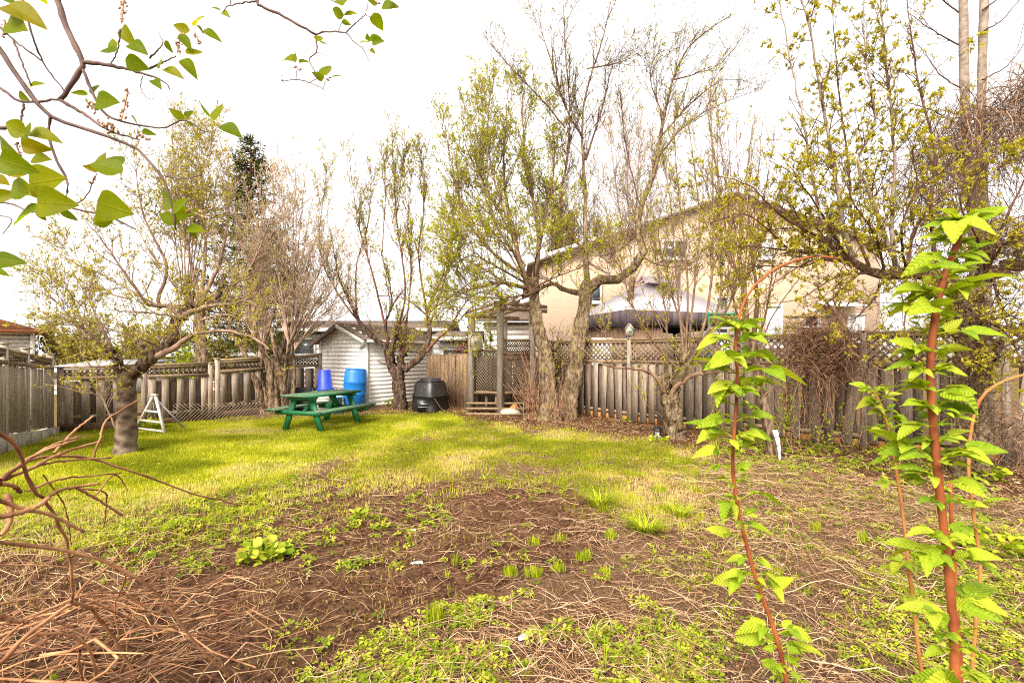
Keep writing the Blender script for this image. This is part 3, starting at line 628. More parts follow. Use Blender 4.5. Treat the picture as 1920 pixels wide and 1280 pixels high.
def slat_run(root, A, t, n, org, L, z0, z1, pitch, w=.034, th=.008, matr=None, off=0.0, name='slat', sparse=0):
    """diagonal lattice between z0 and z1 over length L, each slat an object"""
    h = z1 - z0; matr = matr or LATT
    me = ubox('slat', (1, th, w), matr)
    for sgn, dy in ((1, 0.0), (-1, th + .002)):
        s = -h + pitch * .3
        while s < L:
            a = max(0, -s); b = min(h, L - s)
            if b - a > .03:
                xm = s + (a + b) / 2; zm = (a + b) / 2
                if sgn < 0: xm = L - xm
                ln = (b - a) * math.sqrt(2)
                c = np.array(A) + np.array([t[0], t[1]]) * xm + np.array([n[0], n[1]]) * (off + dy)
                M = frame_m((c[0] - org[0], c[1] - org[1], z0 + zm - org[2]), t, n) @ Matrix.Rotation(-sgn * math.pi / 4, 4, 'Y') @ Matrix.Diagonal((ln, 1, 1, 1))
                link(name, me, root, M=M)
            s += pitch
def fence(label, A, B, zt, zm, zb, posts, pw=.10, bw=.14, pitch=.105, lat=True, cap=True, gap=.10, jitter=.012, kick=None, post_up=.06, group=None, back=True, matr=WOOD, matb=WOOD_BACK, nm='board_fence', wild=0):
    """A, B ground points; zt, zm, zb: functions of 0..1 giving top rail, mid rail and board foot heights; posts: metres from A"""
    A = np.array(A, float); B = np.array(B, float); L = np.linalg.norm(B - A); t = (B - A) / L; n = np.array([t[1], -t[0]])
    if np.dot(n, -A) < 0: n = -n
    org = np.array([A[0], A[1], 0.0]); root = thing(nm, label, 'fence', org, group)
    P = lambda s, off=0: A + t * s + n * off
    def rail(nm_, s0, s1, z0, z1, w, th, off, m):
        g = Geo(); p, q = P(s0, off), P(s1, off); g.beam((p[0], p[1], z0), (q[0], q[1], z1), th, w); part(nm_, g, m, root)
    for s in posts:
        g = Geo(); p = P(s, 0); f = s / L; z1 = zt(f) + post_up
        g.box((p[0], p[1], (z1 - .2) / 2), (pw, pw, z1 + .2), np.array([[t[0], n[0], 0], [t[1], n[1], 0], [0, 0, 1]]))
        g.prism([(p[0] - pw * .62, p[1] - pw * .62, z1), (p[0] + pw * .62, p[1] - pw * .62, z1), (p[0] + pw * .62, p[1] + pw * .62, z1), (p[0] - pw * .62, p[1] + pw * .62, z1)], (0, 0, .03))
        part('post', g, matr, root)
    ends = list(posts); 
    for a, b in zip(ends[:-1], ends[1:]):
        s0, s1 = a + pw / 2 + .002, b - pw / 2 - .002; f0, f1 = s0 / L, s1 / L; fm = (f0 + f1) / 2
        if lat:
            if cap: rail('top_rail', s0, s1, zt(f0), zt(f1), .05, .11, 0, WOOD_RAIL)
            rail('upper_rail', s0, s1, zt(f0) - .055, zt(f1) - .055, .05, .035, .03, WOOD_RAIL)
            rail('middle_rail', s0, s1, zm(f0) + .02, zm(f1) + .02, .07, .045, .05, WOOD_RAIL)
            slat_run(root, P(s0, .0), t, n, org, s1 - s0, (zm(f0) + zm(f1)) / 2 + .05, (zt(f0) + zt(f1)) / 2 - .075, pitch)
        else: rail('top_rail', s0, s1, zm(f0) - .02, zm(f1) - .02, .07, .04, .0, WOOD_RAIL)
        rail('bottom_rail', s0, s1, zb(f0) + .16, zb(f1) + .16, .07, .035, .0, WOOD_RAIL)
        if kick: rail('kick_board', s0, s1, zb(f0) + .02, zb(f1) + .02, .15, .02, -.012, kick)
        stp = (bw + gap) ; s = s0 + bw / 2 + .01; i = 0
        while s < s1 - bw * .3:
            f = s / L; h = zm(f) - .02 - zb(f); jw = 1 + (3.2 * max(0, (f - .3) * 2.2) if wild else 0)
            p = P(s + rng.normal(0, jitter * .6), .038); me = board_mesh('board', round(bw * rng.choice([.93, 1, 1.05]), 3), .019, round(h * 20) / 20, matr)
            M = frame_m((p[0] - org[0], p[1] - org[1], zb(f) + rng.normal(0, jitter) - org[2]), t, n) @ Matrix.Rotation(rng.normal(0, jitter * .9) * jw, 4, 'Y') @ Matrix.Rotation(rng.normal(0, .03) * jw, 4, 'Z')
            if wild and f > .3 and rng.random() < .10: s += stp * .5; continue
            link('board', me, root, M=M)
            if back and s + stp / 2 < s1 - bw * .3:
                s2 = s + stp / 2; p = P(s2 + rng.normal(0, jitter), -.036); f = s2 / L
                M = frame_m((p[0] - org[0], p[1] - org[1], zb(f) + rng.normal(0, jitter) - org[2]), t, n) @ Matrix.Rotation(rng.normal(0, jitter * 1.1), 4, 'Y')
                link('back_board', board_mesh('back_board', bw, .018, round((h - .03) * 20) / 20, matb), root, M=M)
            s += stp; i += 1
    return root
lin = lambda a, b: (lambda f: a + (b - a) * f)
# left fence, coming towards the camera at the frame edge
A, B = (-9.43, 9.8), (-7.55, 6.2)
lf = fence('tall grey fence with lattice top on a concrete footing along the left frame edge', A, B, lin(1.50, 1.86), lin(1.30, 1.60), lin(.13, .42), [0, 1.15, 2.0, 3.95], bw=.09, gap=-.002, pitch=.07, back=False, post_up=.10, matr=WOOD_PALE)
t_ = nrm(np.array(B) - np.array(A)); g = Geo()
n_ = np.array([-t_[1], t_[0]]); n_ = n_ if np.dot(n_, -np.array(A)) > 0 else -n_
for k in range(9):
    s0, s1 = .12 + k * .44, .12 + (k + 1) * .44 - .01; p = np.array(A) + t_ * s0 + n_ * .08; q = np.array(A) + t_ * s1 + n_ * .08
    g = Geo(); h0 = .10 + .29 * (s0 / 4.05) + rng.normal(0, .015); w_ = .2 + rng.normal(0, .02)
    g.beam((p[0], p[1], h0 / 2 - .05), (q[0], q[1], h0 / 2 - .05), w_, h0 + .1); part('concrete_block', g, CONC, lf)
# back fence in two runs
A1, B1 = (-9.35, 9.82), (-7.28, 11.62)
bf = fence('grey board fence with sagging lattice top behind the cherry tree', A1, B1, lin(1.335, 1.40), lin(1.09, 1.10), lin(.15, .10), [0.08, 1.45, 2.72], bw=.145, gap=.11, pitch=.09, post_up=-.01, group='back boundary fence')
g = Geo(); g.beam((A1[0] + .1, A1[1] + .02, .06), (B1[0], B1[1] - .1, .05), .14, .22); part('retaining_timber', g, RETAIN, bf)
A2, B2 = (-7.22, 11.66), (-5.35, 13.45)
bf2 = fence('grey board fence with higher lattice panel behind the bare shrub clump', A2, B2, lin(1.47, 1.60), lin(1.17, 1.30), lin(.22, .30), [0.05, 1.3, 2.55], bw=.145, gap=.11, pitch=.09, post_up=.02, group='back boundary fence')
g = Geo()
tt = nrm(np.array(B2) - np.array(A1)); nn = np.array([tt[1], -tt[0]]); nn = nn if np.dot(nn, -np.array(A2)) > 0 else -nn
st0 = np.array(A2) - tt * .85 + nn * .12; Lr = 3.1
for sgn in (1, -1):
    for s in np.arange(-.3, Lr, .085):
        a = max(0, -s); b = min(.3, Lr - s)
        if b - a < .05: continue
        x0, x1, z0_, z1_ = s + a, s + b, a, b
        if sgn < 0: x0, x1 = Lr - x0, Lr - x1
        p, q = st0 + tt * x0 + nn * .012 * sgn, st0 + tt * x1 + nn * .012 * sgn
        zb_ = .02 + .18 * (s / Lr)
        g.beam((p[0], p[1], zb_ + z0_), (q[0], q[1], zb_ + z1_), .008, .03, up=(nn[0], nn[1], 0))
part('foot_lattice', g, LATT, bf2, stuff=True)
# right fence: straight line from behind the split trunk past the right frame edge
RA = np.array([1.00, 12.95]); rt = nrm(np.array([3.22, -3.0])); RL = 11.6; RB = RA + rt * RL
zfoot = lambda f: .05 + .10 * max(0, 1 - f * 4)
rfence = fence('long weathered fence with lattice top running behind the right hand trees', RA, RB, lin(1.95, 1.99), lin(1.42, 1.43), zfoot, [0.05, 2.42, 4.75, 6.9, 8.6, 10.4, 11.5], bw=.145, gap=.075, pitch=.125, kick=WOOD_OCHRE, jitter=.02, wild=.5, post_up=.02)
# closed board fence beside the shed
fence('plain close boarded tan fence behind the black compost bin', (-2.40, 13.75), (-1.10, 12.95), lin(1.6, 1.6), lin(1.58, 1.62), lin(.12, .12), [0.03, 1.48], bw=.135, gap=-.004, lat=False, back=False, matr=WOOD_TAN, post_up=.0, jitter=.006)

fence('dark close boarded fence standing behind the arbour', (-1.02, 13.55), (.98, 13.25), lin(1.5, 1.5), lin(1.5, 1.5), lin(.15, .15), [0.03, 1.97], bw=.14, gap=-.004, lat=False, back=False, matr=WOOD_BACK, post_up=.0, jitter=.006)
# ------------------------------------------------------------------ shed
def shed():
    c0 = np.array([-3.93, 13.0]); l = np.array([-5.62, 14.15]); u = nrm(l - c0); gw = np.linalg.norm(l - c0); v = np.array([-u[1], u[0]]); v = v if v[1] > 0 else -v
    D = 2.5; zb, ze, zp = .17, 2.03, 2.46
    root = thing('garden_shed', 'white sided garden shed with sagging shingle roof behind the picnic table', 'shed', (c0[0], c0[1], zb))
    p3 = lambda a, b, z: np.array([c0[0] + u[0] * a + v[0] * b, c0[1] + u[1] * a + v[1] * b, z])
    g = Geo()   # inner walls
    for a0, b0, a1, b1 in ((.03, .03, gw - .03, .03), (.03, .03, .03, D - .03), (gw - .03, .03, gw - .03, D - .03), (.03, D - .03, gw - .03, D - .03)):
        g.beam(p3(a0, b0, (zb + ze) / 2), p3(a1, b1, (zb + ze) / 2), .02, ze - zb)
    g.prism([p3(.05, .04, ze), p3(gw - .05, .04, ze), p3(gw / 2, .04, zp - .03)], tuple(v[0] * .02 for _ in (0,)) + (v[1] * .02, 0)) if False else g.prism([p3(.05, .04, ze), p3(gw - .05, .04, ze), p3(gw / 2, .04, zp - .03)], (v[0] * .02, v[1] * .02, 0))
    part('wall', g, SIDING, root)
    dz = .115; k = 0
    tilt = .022
    z = zb
    while z < zp - .06:
        z1 = z + dz
        if z < ze: a0, a1 = 0.0, gw
        else:
            f = (z - ze) / (zp - ze); a0, a1 = gw / 2 * f, gw - gw / 2 * f
        if a1 - a0 > .12:
            g = Geo(); o0, o1 = .006, .011    # clapboard: foot proud of head
            zt_ = min(z1, zp - .03)
            P0 = [p3(a0, -o1, z), p3(a0, 0.012, z), p3(a0, 0.012, zt_), p3(a0, -o0, zt_)]
            g.prism(P0, tuple(np.append(u * (a1 - a0), -(a1 - a0) * 0))); part('siding_plank', g, SIDING, root)
        if z1 <= ze + .02:
            g = Geo(); P0 = [p3(-.011, .02, z), p3(.012, .02, z), p3(.012, .02, z1), p3(-.006, .02, z1)]
            g.prism(P0, tuple(np.append(v * (D - .04), 0))); part('siding_plank', g, SIDING, root)
        z = z1
    for a, b in ((-.012, -.012), (gw + .012, -.012), (-.012, D)):
        g = Geo(); q = p3(a, b, (zb + ze) / 2); g.box(q, (.07, .07, ze - zb), np.array([[u[0], v[0], 0], [u[1], v[1], 0], [0, 0, 1]])); part('corner_trim', g, TRIM, root)
    for sgn in (0, 1):                      # roof slopes with courses of shingles
        ea = -.16 if sgn == 0 else gw + .22
        rg = p3(gw / 2, -.22, zp + .03); e = p3(ea, -.22, ze - .10 if sgn else ze - .02)
        n_c = 7; dirv = e - rg
        for k in range(n_c):
            g = Geo(); f0, f1 = k / n_c, (k + 1) / n_c + .03; a = rg + dirv * f0 + np.array([0, 0, .012]); b = rg + dirv * f1 + np.array([0, 0, .024])
            sag = rng.normal(0, .006)
            g.prism([a, b, b - np.array([0, 0, .03 + sag]), a - np.array([0, 0, .03])], tuple(np.append(v * (D + .4), 0))); part('shingle_course', g, SHINGLE, root)
        g = Geo(); off = np.append(v * -.03, 0); a = rg - np.array([0, 0, .03]) + off; b = e - np.array([0, 0, .03]) + off
        g.prism([a, b, b - np.array([0, 0, .11]), a - np.array([0, 0, .11])], tuple(-off * .9)); part('barge_board', g, SHINGLE if sgn else WHITEP, root)
    g = Geo(); g.beam(p3(-.17, -.15, ze - .06), p3(-.17, D + .15, ze - .06), .06, .07); part('gutter', g, TRIM, root)
    g = Geo(); g.prism([p3(-.02, -.05, ze - .02), p3(-.20, -.05, ze - .06), p3(.26, -.05, ze - .30), p3(.14, -.05, ze - .02)], (0.01, -.012, 0)); part('soffit_flap', g, TRIM, root)
    g = Geo(); tubes(g, np.array([p3(gw - .35, -.03, 2.12), p3(gw - .36, -.03, 1.75), p3(gw - .33, -.03, 1.55)]), np.full(3, .004), 4); tubes(g, np.array([p3(gw - .47, -.03, 2.15), p3(gw - .47, -.03, 1.72)]), np.full(2, .003), 4); part('hanging_wire', g, BLACKM, root)
    g = Geo()
    for k in range(5): g.box(p3(-.035, .35 + k * .07, 1.42 + .012 * (k % 2) - .02 * k), (.02, .03, .035))
    part('dark_mark', g, RETAIN, root)
shed()

# ------------------------------------------------------------------ picnic table
def picnic():
    c = np.array([-4.19, 10.66]); u = nrm(np.array([.32, .947])); v = np.array([-u[1], u[0]]); z0 = float(terrain(0, 10.66))
    root = thing('picnic_table', 'green wooden picnic table with attached benches on the lawn', 'picnic table', (c[0], c[1], z0))
    p3 = lambda a, b, z: np.array([c[0] + u[0] * a + v[0] * b, c[1] + u[1] * a + v[1] * b, z0 + z])
    bw = .135
    for k in range(5):
        g = Geo(); b = (k - 2) * (bw + .008); g.beam(p3(-.86 + rng.normal(0, .006), b, .74), p3(.86, b, .74), bw, .036); part('top_board', g, GREEN_TOP, root)
    for sgn in (-1, 1):
        for k in range(2):
            g = Geo(); b = sgn * (.56 + k * .135); g.beam(p3(-.88, b, .44), p3(.88, b, .44), .128, .036); part('seat_board', g, GREEN_TOP, root)
        g = Geo(); b = sgn * .70; g.beam(p3(-.88, b, .425), p3(.88, b, .425), .012, .062); part('seat_edge', g, GREEN, root)
    for sgn in (-1, 1):
        g = Geo(); b = sgn * .365; g.beam(p3(-.862, b, .735), p3(.862, b, .735), .012, .05); part('top_edge', g, GREEN, root)
    for a in (-.62, .62):
        for sgn in (-1, 1):
            g = Geo(); g.beam(p3(a, sgn * .46, 0), p3(a, sgn * .20, .715), .045, .13, up=(u[0], u[1], 0)) if False else g.beam(p3(a, sgn * .47, -.01), p3(a, sgn * .20, .715), .13, .045, up=(u[0], u[1], 0)); part('leg', g, GREEN, root)
        s = 1 if a > 0 else -1
        g = Geo(); g.beam(p3(a + s * .047, -.69, .375), p3(a + s * .047, .69, .375), .042, .09); part('seat_bearer', g, GREEN, root)
        g = Geo(); g.beam(p3(a + s * .047, -.36, .68), p3(a + s * .047, .36, .68), .042, .085); part('top_bearer', g, GREEN, root)
        g = Geo(); g.beam(p3(a - s * .02, 0, .37), p3(a - s * .42, 0, .70), .04, .08); part('brace', g, GREEN, root)
picnic()

# ------------------------------------------------------------------ barrels, bin, crates
def at(px, py, d): return W(px, py, d)
def barrel():
    b = at(664, 758, 12.5); root = thing('rain_barrel', 'big bright blue plastic barrel leaning beside the shed corner', 'barrel', b)
    R_ = Matrix.Rotation(math.radians(-3.5), 4, 'Y')
    g = Geo(); g.lathe([(0, 0), (.25, 0), (.27, .03), (.285, .25), (.292, .27), (.292, .30), (.285, .32), (.29, .55), (.297, .57), (.297, .60), (.288, .62), (.275, .86), (.26, .895), (.255, .90)], k=32)
    o = link('body', g.mesh('body', BLUE, smooth=True), root)
    g = Geo(); g.lathe([(.255, .90), (.262, .905), (.262, .93), (.235, .93), (.232, .90), (0, .90)], k=32); link('rim', g.mesh('rim', BLUE, smooth=False), root)
    for a in (.4, 3.4):
        g = Geo(); g.lathe([(.035, .90), (.035, .925), (0, .925)], (math.cos(a) * .15, math.sin(a) * .15, 0), 12); link('bung', g.mesh('bung', BLUE_D), root)
    root.rotation_euler = (0, math.radians(3), 0)
barrel()
def blue_bin():
    b = at(610, 731, 12.7); root = thing('upturned_bin', 'royal blue plastic bin standing upside down on a white stand', 'bin', b)
    g = Geo(); g.lathe([(.20, 0), (.205, .05), (.185, .06), (.15, .52), (.14, .535), (0, .535)], k=28); link('body', g.mesh('body', BLUE_D, smooth=True), root)
    g = Geo(); g.lathe([(.205, -.005), (.222, 0), (.222, .045), (.205, .05)], k=28); link('rim', g.mesh('rim', BLUE_D), root)
    root.rotation_euler = (0, math.radians(-2), 0)
blue_bin()
def stand():
    b = at(608, 770, 12.75); b[2] = float(terrain(0, 12.75)); h = at(610, 731, 12.7)[2] - b[2] - .012
    root = thing('planter_stand', 'white box stand with green corner post under the upturned blue bin', 'stand', b)
    g = Geo(); g.box((.03, 0, h / 2), (.34, .32, h)); g.box((.03, 0, h - .02), (.37, .35, .035)); link('box', g.mesh('box', WHITEP), root)
    g = Geo(); g.box((-.19, -.13, h / 2), (.09, .09, h)); link('corner_post', g.mesh('corner_post', PGREEN), root)
    g = Geo(); g.box((.03, -.163, h * .35), (.30, .01, .03)); g.box((.03, -.163, h * .62), (.30, .01, .03)); link('batten', g.mesh('batten', WHITEP), root)
stand()
def tub(px, py, d, w, h, label, m):
    b = at(px, py, d); b[2] = float(terrain(0, d)); root = thing('storage_tub', label, 'tub', b)
    g = Geo(); g.lathe([(0, 0), (w * .42, 0), (w * .5, h), (w * .53, h), (w * .53, h + .03), (w * .49, h + .03), (w * .46, h - .04), (w * .42, .05), (0, .05)], k=32, sq=1.0, rot=math.pi / 4); link('body', g.mesh('body', m, smooth=False), root)
    g = Geo(); g.box((0, -w * .52, h - .05), (.12, .03, .03)); link('handle', g.mesh('handle', m), root)
tub(630, 762, 12.2, .27, .42, 'pale blue plastic tub between the white stand and the blue barrel', BLUE_L)
def crate(px, d, z, w, dp, h, label):
    b = at(px, 700, d); b[2] = z; root = thing('plastic_crate', label, 'crate', b, 'black crates by the fence')
    g = Geo(); g.box((0, 0, .012), (w, dp, .02)); link('base', g.mesh('base', BLACK), root)
    for k in range(4):
        g = Geo(); z_ = .03 + (k + .5) * (h - .03) / 4
        for s in (-1, 1): g.box((0, s * dp / 2, z_), (w, .015, (h - .03) / 4 * .62)); g.box((s * w / 2, 0, z_), (.015, dp - .02, (h - .03) / 4 * .62))
        link('side_band', g.mesh('side_band', BLACK), root)
    for sx in (-1, 1):
        for sy in (-1, 1):
            g = Geo(); g.box((sx * w / 2, sy * dp / 2, h / 2), (.03, .03, h)); link('corner', g.mesh('corner', BLACK), root)
crate(575, 12.75, .16, .56, .38, .30, 'slatted black plastic crate at the bottom of the pile by the shrub'); crate(572, 12.76, .462, .54, .36, .27, 'slatted black plastic crate on top of the pile by the shrub')
def compost():
    b = at(807, 768, 12.75); b[2] = float(terrain(0, 12.75)) - .01
    root = thing('compost_bin', 'black plastic compost bin with a lower hatch before the tan fence', 'compost bin', b)
    g = Geo(); g.lathe([(.40, 0), (.385, .12), (.38, .36), (.392, .37), (.392, .39), (.372, .40), (.335, .70), (.30, .745)], k=32, sq=.8, rot=math.pi / 4); link('body', g.mesh('body', BLACK, smooth=False), root)
    g = Geo(); g.lathe([(.30, .745), (.31, .75), (.31, .775), (.25, .785), (.24, .82), (.22, .84), (0, .845)], k=28, sq=.5, rot=math.pi / 4); link('lid', g.mesh('lid', BLACK), root)
    g = Geo(); g.box((-.19, -.385, .155), (.36, .045, .30)); hatch = link('hatch', g.mesh('hatch', BLACK), root)
    g = Geo(); g.box((-.19, -.425, .20), (.18, .03, .025)); g.box((-.19, -.415, .12), (.30, .012, .015)); link('hatch_handle', g.mesh('hatch_handle', METALG), hatch)
    g = Geo(); tubes(g, np.array([[-.10, -.36, .66], [.12, -.40, .42], [.33, -.42, .10], [.42, -.40, -.0]]), np.full(4, .006), 5); o = link('leaning_stick', g.mesh('leaning_stick', TWIG_P)); o.location = b; tag(o, 'pale thin stick leaning against the compost bin', 'stick')
    root.rotation_euler = (0, 0, math.radians(14))
compost()
# ------------------------------------------------------------------ ladder
def ladder():
    p = lambda x, y, d=10.0: at(x, y, d)
    L0, L1, top = at(254, 806, 10.25), at(309, 813, 9.75), at(290, 741, 10.0); L0[2] = float(hgt(L0[0], L0[1])); L1[2] = float(hgt(L1[0], L1[1]))
    root = thing('step_ladder', 'weathered white A shaped step ladder leaning by the cherry trunk', 'ladder', (L0 + L1) / 2)
    for a, b, nm in ((L0, top + np.array([-.015, 0, 0]), 'rail'), (L1, top + np.array([.02, 0, 0]), 'rail')):
        g = Geo(); g.beam(a, b, .03, .065, up=(0, 1, 0)); part(nm, g, WHITEP, root)
    for f in (.06, .29, .56):
        g = Geo(); g.beam(L0 + (top - L0) * f + np.array([0, -.02, 0]), L1 + (top - L1) * f + np.array([0, -.02, 0]), .03, .04); part('rung', g, WHITEP, root)
    for a, f in ((L0, .9), (L1, .9)):
        g = Geo(); b = a + (top - a) * f; e = a + np.array([.05, .55, 0]); e[2] = float(hgt(e[0], e[1])); g.beam(e, b + np.array([0, .02, 0]), .025, .03, up=(0, 1, 0)); part('rear_leg', g, METALG, root)
    g = Geo(); g.box(top + np.array([0, 0, .01]), (.10, .09, .03)); part('top_cap', g, WHITEP, root)
ladder()
# ------------------------------------------------------------------ arbour with bench
def arbour():
    f0, f1 = np.array([-1.07, 12.75]), np.array([-.30, 12.25]); b1 = np.array([.55, 13.1]); b0 = b1 + (f0 - f1)
    t = nrm(f1 - f0); n = np.array([t[1], -t[0]]); n = n if n[1] < 0 else -n
    root = thing('garden_arbour', 'weathered timber arbour with lattice sides and bench seat by the split trunk', 'arbour', (f0[0], f0[1], 0))
    zt = 2.9
    for p, h in ((f0, 2.75), (f1, 2.95), (b0, 2.6), (b1, 2.9)):
        g = Geo(); g.box((p[0], p[1], h / 2 - .05), (.135, .135, h), np.array([[t[0], n[0], 0], [t[1], n[1], 0], [0, 0, 1]])); part('post', g, WOOD_PALE, root)
    def panel(a, b, z0, z1, matr):
        L = np.linalg.norm(b - a); tt_ = (b - a) / L; nn_ = np.array([-tt_[1], tt_[0]])
        for z in (z0, z1):
            g = Geo(); g.beam((a[0], a[1], z), (b[0], b[1], z), .05, .06); part('panel_rail', g, matr, root)
        g = Geo(); H = z1 - z0 - .06; zz = z0 + .03
        for sgn in (1, -1):
            for s in np.arange(-H, L, .088):
                c0_, c1_ = max(0, -s), min(H, L - s)
                if c1_ - c0_ < .04: continue
                x0, x1 = s + c0_, s + c1_
                if sgn < 0: x0, x1 = L - x0, L - x1
                p, q = a + tt_ * x0 + nn_ * .006 * sgn, a + tt_ * x1 + nn_ * .006 * sgn
                g.beam((p[0], p[1], zz + c0_), (q[0], q[1], zz + c1_), .008, .034, up=(nn_[0], nn_[1], 0))
        part('lattice_panel', g, LATT, root, stuff=True)
    e = lambda a, b: (a + (b - a) * .1, b - (b - a) * .1)
    a, b = f0 + np.array([.07, .1]), f1 + np.array([-.05, .12]); panel(a, b, .62, 1.72, WOOD_RAIL)
    a, b = f1 + np.array([.10, .12]), b1 + np.array([-.08, -.05]); panel(a, b, .62, 1.50, WOOD_RAIL); panel(a, b, 1.62, 1.98, WOOD_RAIL)
    g = Geo(); g.beam((a[0], a[1], 1.56), (b[0], b[1], 1.56), .03, .10); part('fascia_board', g, WOOD_TAN, root)
    for k in range(3):
        o = np.array([0, -.10 - .13 * k]); g = Geo(); p, q = f0 + np.array([.07, .12]) + o * .6, b1 + np.array([-.1, -.1]) + o; g.beam((p[0], p[1], .60), (q[0], q[1], .57), .12, .035); part('seat_board', g, WOOD_RAIL, root)
    for k in range(3):
        g = Geo(); p, q = f0 + np.array([-.1, -.18 - .16 * k]), f1 + np.array([.75, .05 - .16 * k]); g.beam((p[0], p[1], .34 - .12 * k), (q[0], q[1], .36 - .12 * k), .15, .04); part('step_board', g, WOOD_RAIL, root)
    for k in range(3):
        g = Geo(); p = f0 * (1 - .35 * k) + f1 * (.35 * k) + np.array([.12, .2]); g.box((p[0], p[1], .3), (.06, .05, .52)); part('seat_leg', g, WOOD_TAN, root)
    for p, q, z in ((f1, b1, 2.78), (f0, b0, 2.62), (f1, b1, 2.90)):
        g = Geo(); d_ = nrm(q - p); p_, q_ = p - d_ * .3, q + d_ * .5; o = np.array([d_[1], -d_[0]]) * .095; g.beam((p_[0] + o[0], p_[1] + o[1], z), (q_[0] + o[0], q_[1] + o[1], z + .03), .045, .10); part('top_beam', g, WOOD_RAIL, root)
    for f in (.0, .35, .7, 1.0):
        g = Geo(); p = f0 + (b0 - f0) * f; q = f1 + (b1 - f1) * f; d_ = nrm(q - p); p, q = p - d_ * .2, q + d_ * .25; g.beam((p[0], p[1], 2.72), (q[0], q[1], 3.00), .04, .07); part('rafter', g, WOOD_RAIL, root)
    # toy basketball backboard fixed high on the left post
    c = at(893, 640, 12.55); br = thing('basketball_backboard', 'small beige toy basketball backboard with green mark on the arbour post', 'backboard', c)
    P = [(-.155, -.20), (.155, -.20), (.175, -.17), (.175, .08), (.15, .16), (.08, .205), (-.08, .205), (-.15, .16), (-.175, .08), (-.175, -.17)]
    g = Geo(); g.prism([(x, 0, z) for x, z in P], (0, .035, 0)); link('board', g.mesh('board', BEIGE), br)
    g = Geo()
    for i in range(len(P)):
        a_, b_ = P[i], P[(i + 1) % len(P)]; g.beam((a_[0] * .93, -.006, a_[1] * .93), (b_[0] * .93, -.006, b_[1] * .93), .012, .025, up=(0, 1, 0))
    link('raised_rim', g.mesh('raised_rim', BEIGE), br)
    g = Geo(); ng = 9
    for i in range(ng):
        a_ = i / ng * 6.283; r = .055
        g.prism([(-.02, -.008, -.03), (-.02 + math.cos(a_) * r, -.008, -.03 + math.sin(a_) * r), (-.02 + math.cos(a_ + .35) * r * .6, -.008, -.03 + math.sin(a_ + .35) * r * .6)], (0, .004, 0))
    link('printed_mark', g.mesh('printed_mark', LOGO), br)
    g = Geo(); g.box((0, -.03, -.215), (.26, .06, .02)); link('hoop_bracket', g.mesh('hoop_bracket', BEIGE), br); br.rotation_euler = (0, 0, math.radians(8))
arbour()
def lump(px, py, d, size, name, label, cat, matr, z=None, seed=1):
    c = at(px, py, d); c[2] = float(terrain(0, d)) if z is None else z; g = Geo(); k = 14; prof = [(0.0001, 0), (1, .0), (1.05, .3), (.85, .7), (.45, .95), (.0001, 1)]
    g.lathe(prof, k=k); V = g.V[0]; r_ = np.random.default_rng(seed); V *= 1 + r_.normal(0, .13, (len(V), 1)); V[:, :] *= np.array(size); g.V[0] = V
    o = link(name, g.mesh(name, matr, smooth=False), None, c); tag(o, label, cat); return o
lump(957, 770, 12.15, (.24, .15, .14), 'crumpled_sack', 'crumpled dirty white sack lying at the foot of the arbour post', 'sack', RAGW, seed=2)
lump(966, 765, 12.25, (.13, .10, .22), 'orange_cloth', 'crumpled orange cloth lying on the white sack', 'cloth', RAGO, seed=3)
lump(988, 760, 12.45, (.20, .14, .20), 'dark_bag', 'dark navy bag slumped under the arbour bench', 'bag', NAVY, z=.2, seed=4)
# ------------------------------------------------------------------ lantern, guard, post ornaments, litter
def lantern():
    b = at(1233, 815, 9.35); b[2] = float(hgt(b[0], b[1])); root = thing('garden_lantern', 'small black garden lantern on the ground beside the vase shaped tree', 'lantern', b)
    g = Geo(); g.lathe([(.055, 0), (.075, .0), (.075, .02), (.05, .03)], k=12); link('foot', g.mesh('foot', METALG), root)
    g = Geo(); g.lathe([(.045, .03), (.062, .13)], k=6); link('pane', g.mesh('pane', GLASSW), root)
    for k in range(6):
        a = k / 6 * 6.283; g = Geo(); g.beam((.047 * math.cos(a), .047 * math.sin(a), .03), (.065 * math.cos(a), .065 * math.sin(a), .13), .008, .008); link('bar', g.mesh('bar', BLACKM), root)
    g = Geo(); g.lathe([(.11, .13), (.115, .14), (.10, .155), (.06, .20), (.02, .21), (0, .215)], k=8); link('roof', g.mesh('roof', BLACKM), root)
lantern()
def guard():
    a, b = at(1462, 862, 7.3), at(1453, 806, 7.35); a[2] = float(hgt(a[0], a[1])); root = thing('tree_guard', 'white plastic tree guard spiralled with black tape beside the leaning trunk', 'tree guard', a)
    pa = smooth_path([a, (a + b) / 2 + np.array([.02, 0, 0]), b], 12); g = Geo(); tubes(g, pa, np.linspace(.012, .042, 12) * np.array([1] * 11 + [.85]), 10, cap=True); part('sleeve', g, TRIM, root, smooth=True)
    th = np.linspace(0, 3.3 * 2 * np.pi, 90); f = np.linspace(.05, .97, 90); ctr = a + (b - a) * f[:, None] + np.array([.02, 0, 0]) * (np.sin(f * np.pi))[:, None]; r_ = .014 + .032 * f
    g = Geo(); tubes(g, ctr + np.stack([np.cos(th) * r_, np.sin(th) * r_, 0 * th], 1), np.full(90, .0045), 4); part('spiral_tape', g, BLACKTAPE, root)
guard()
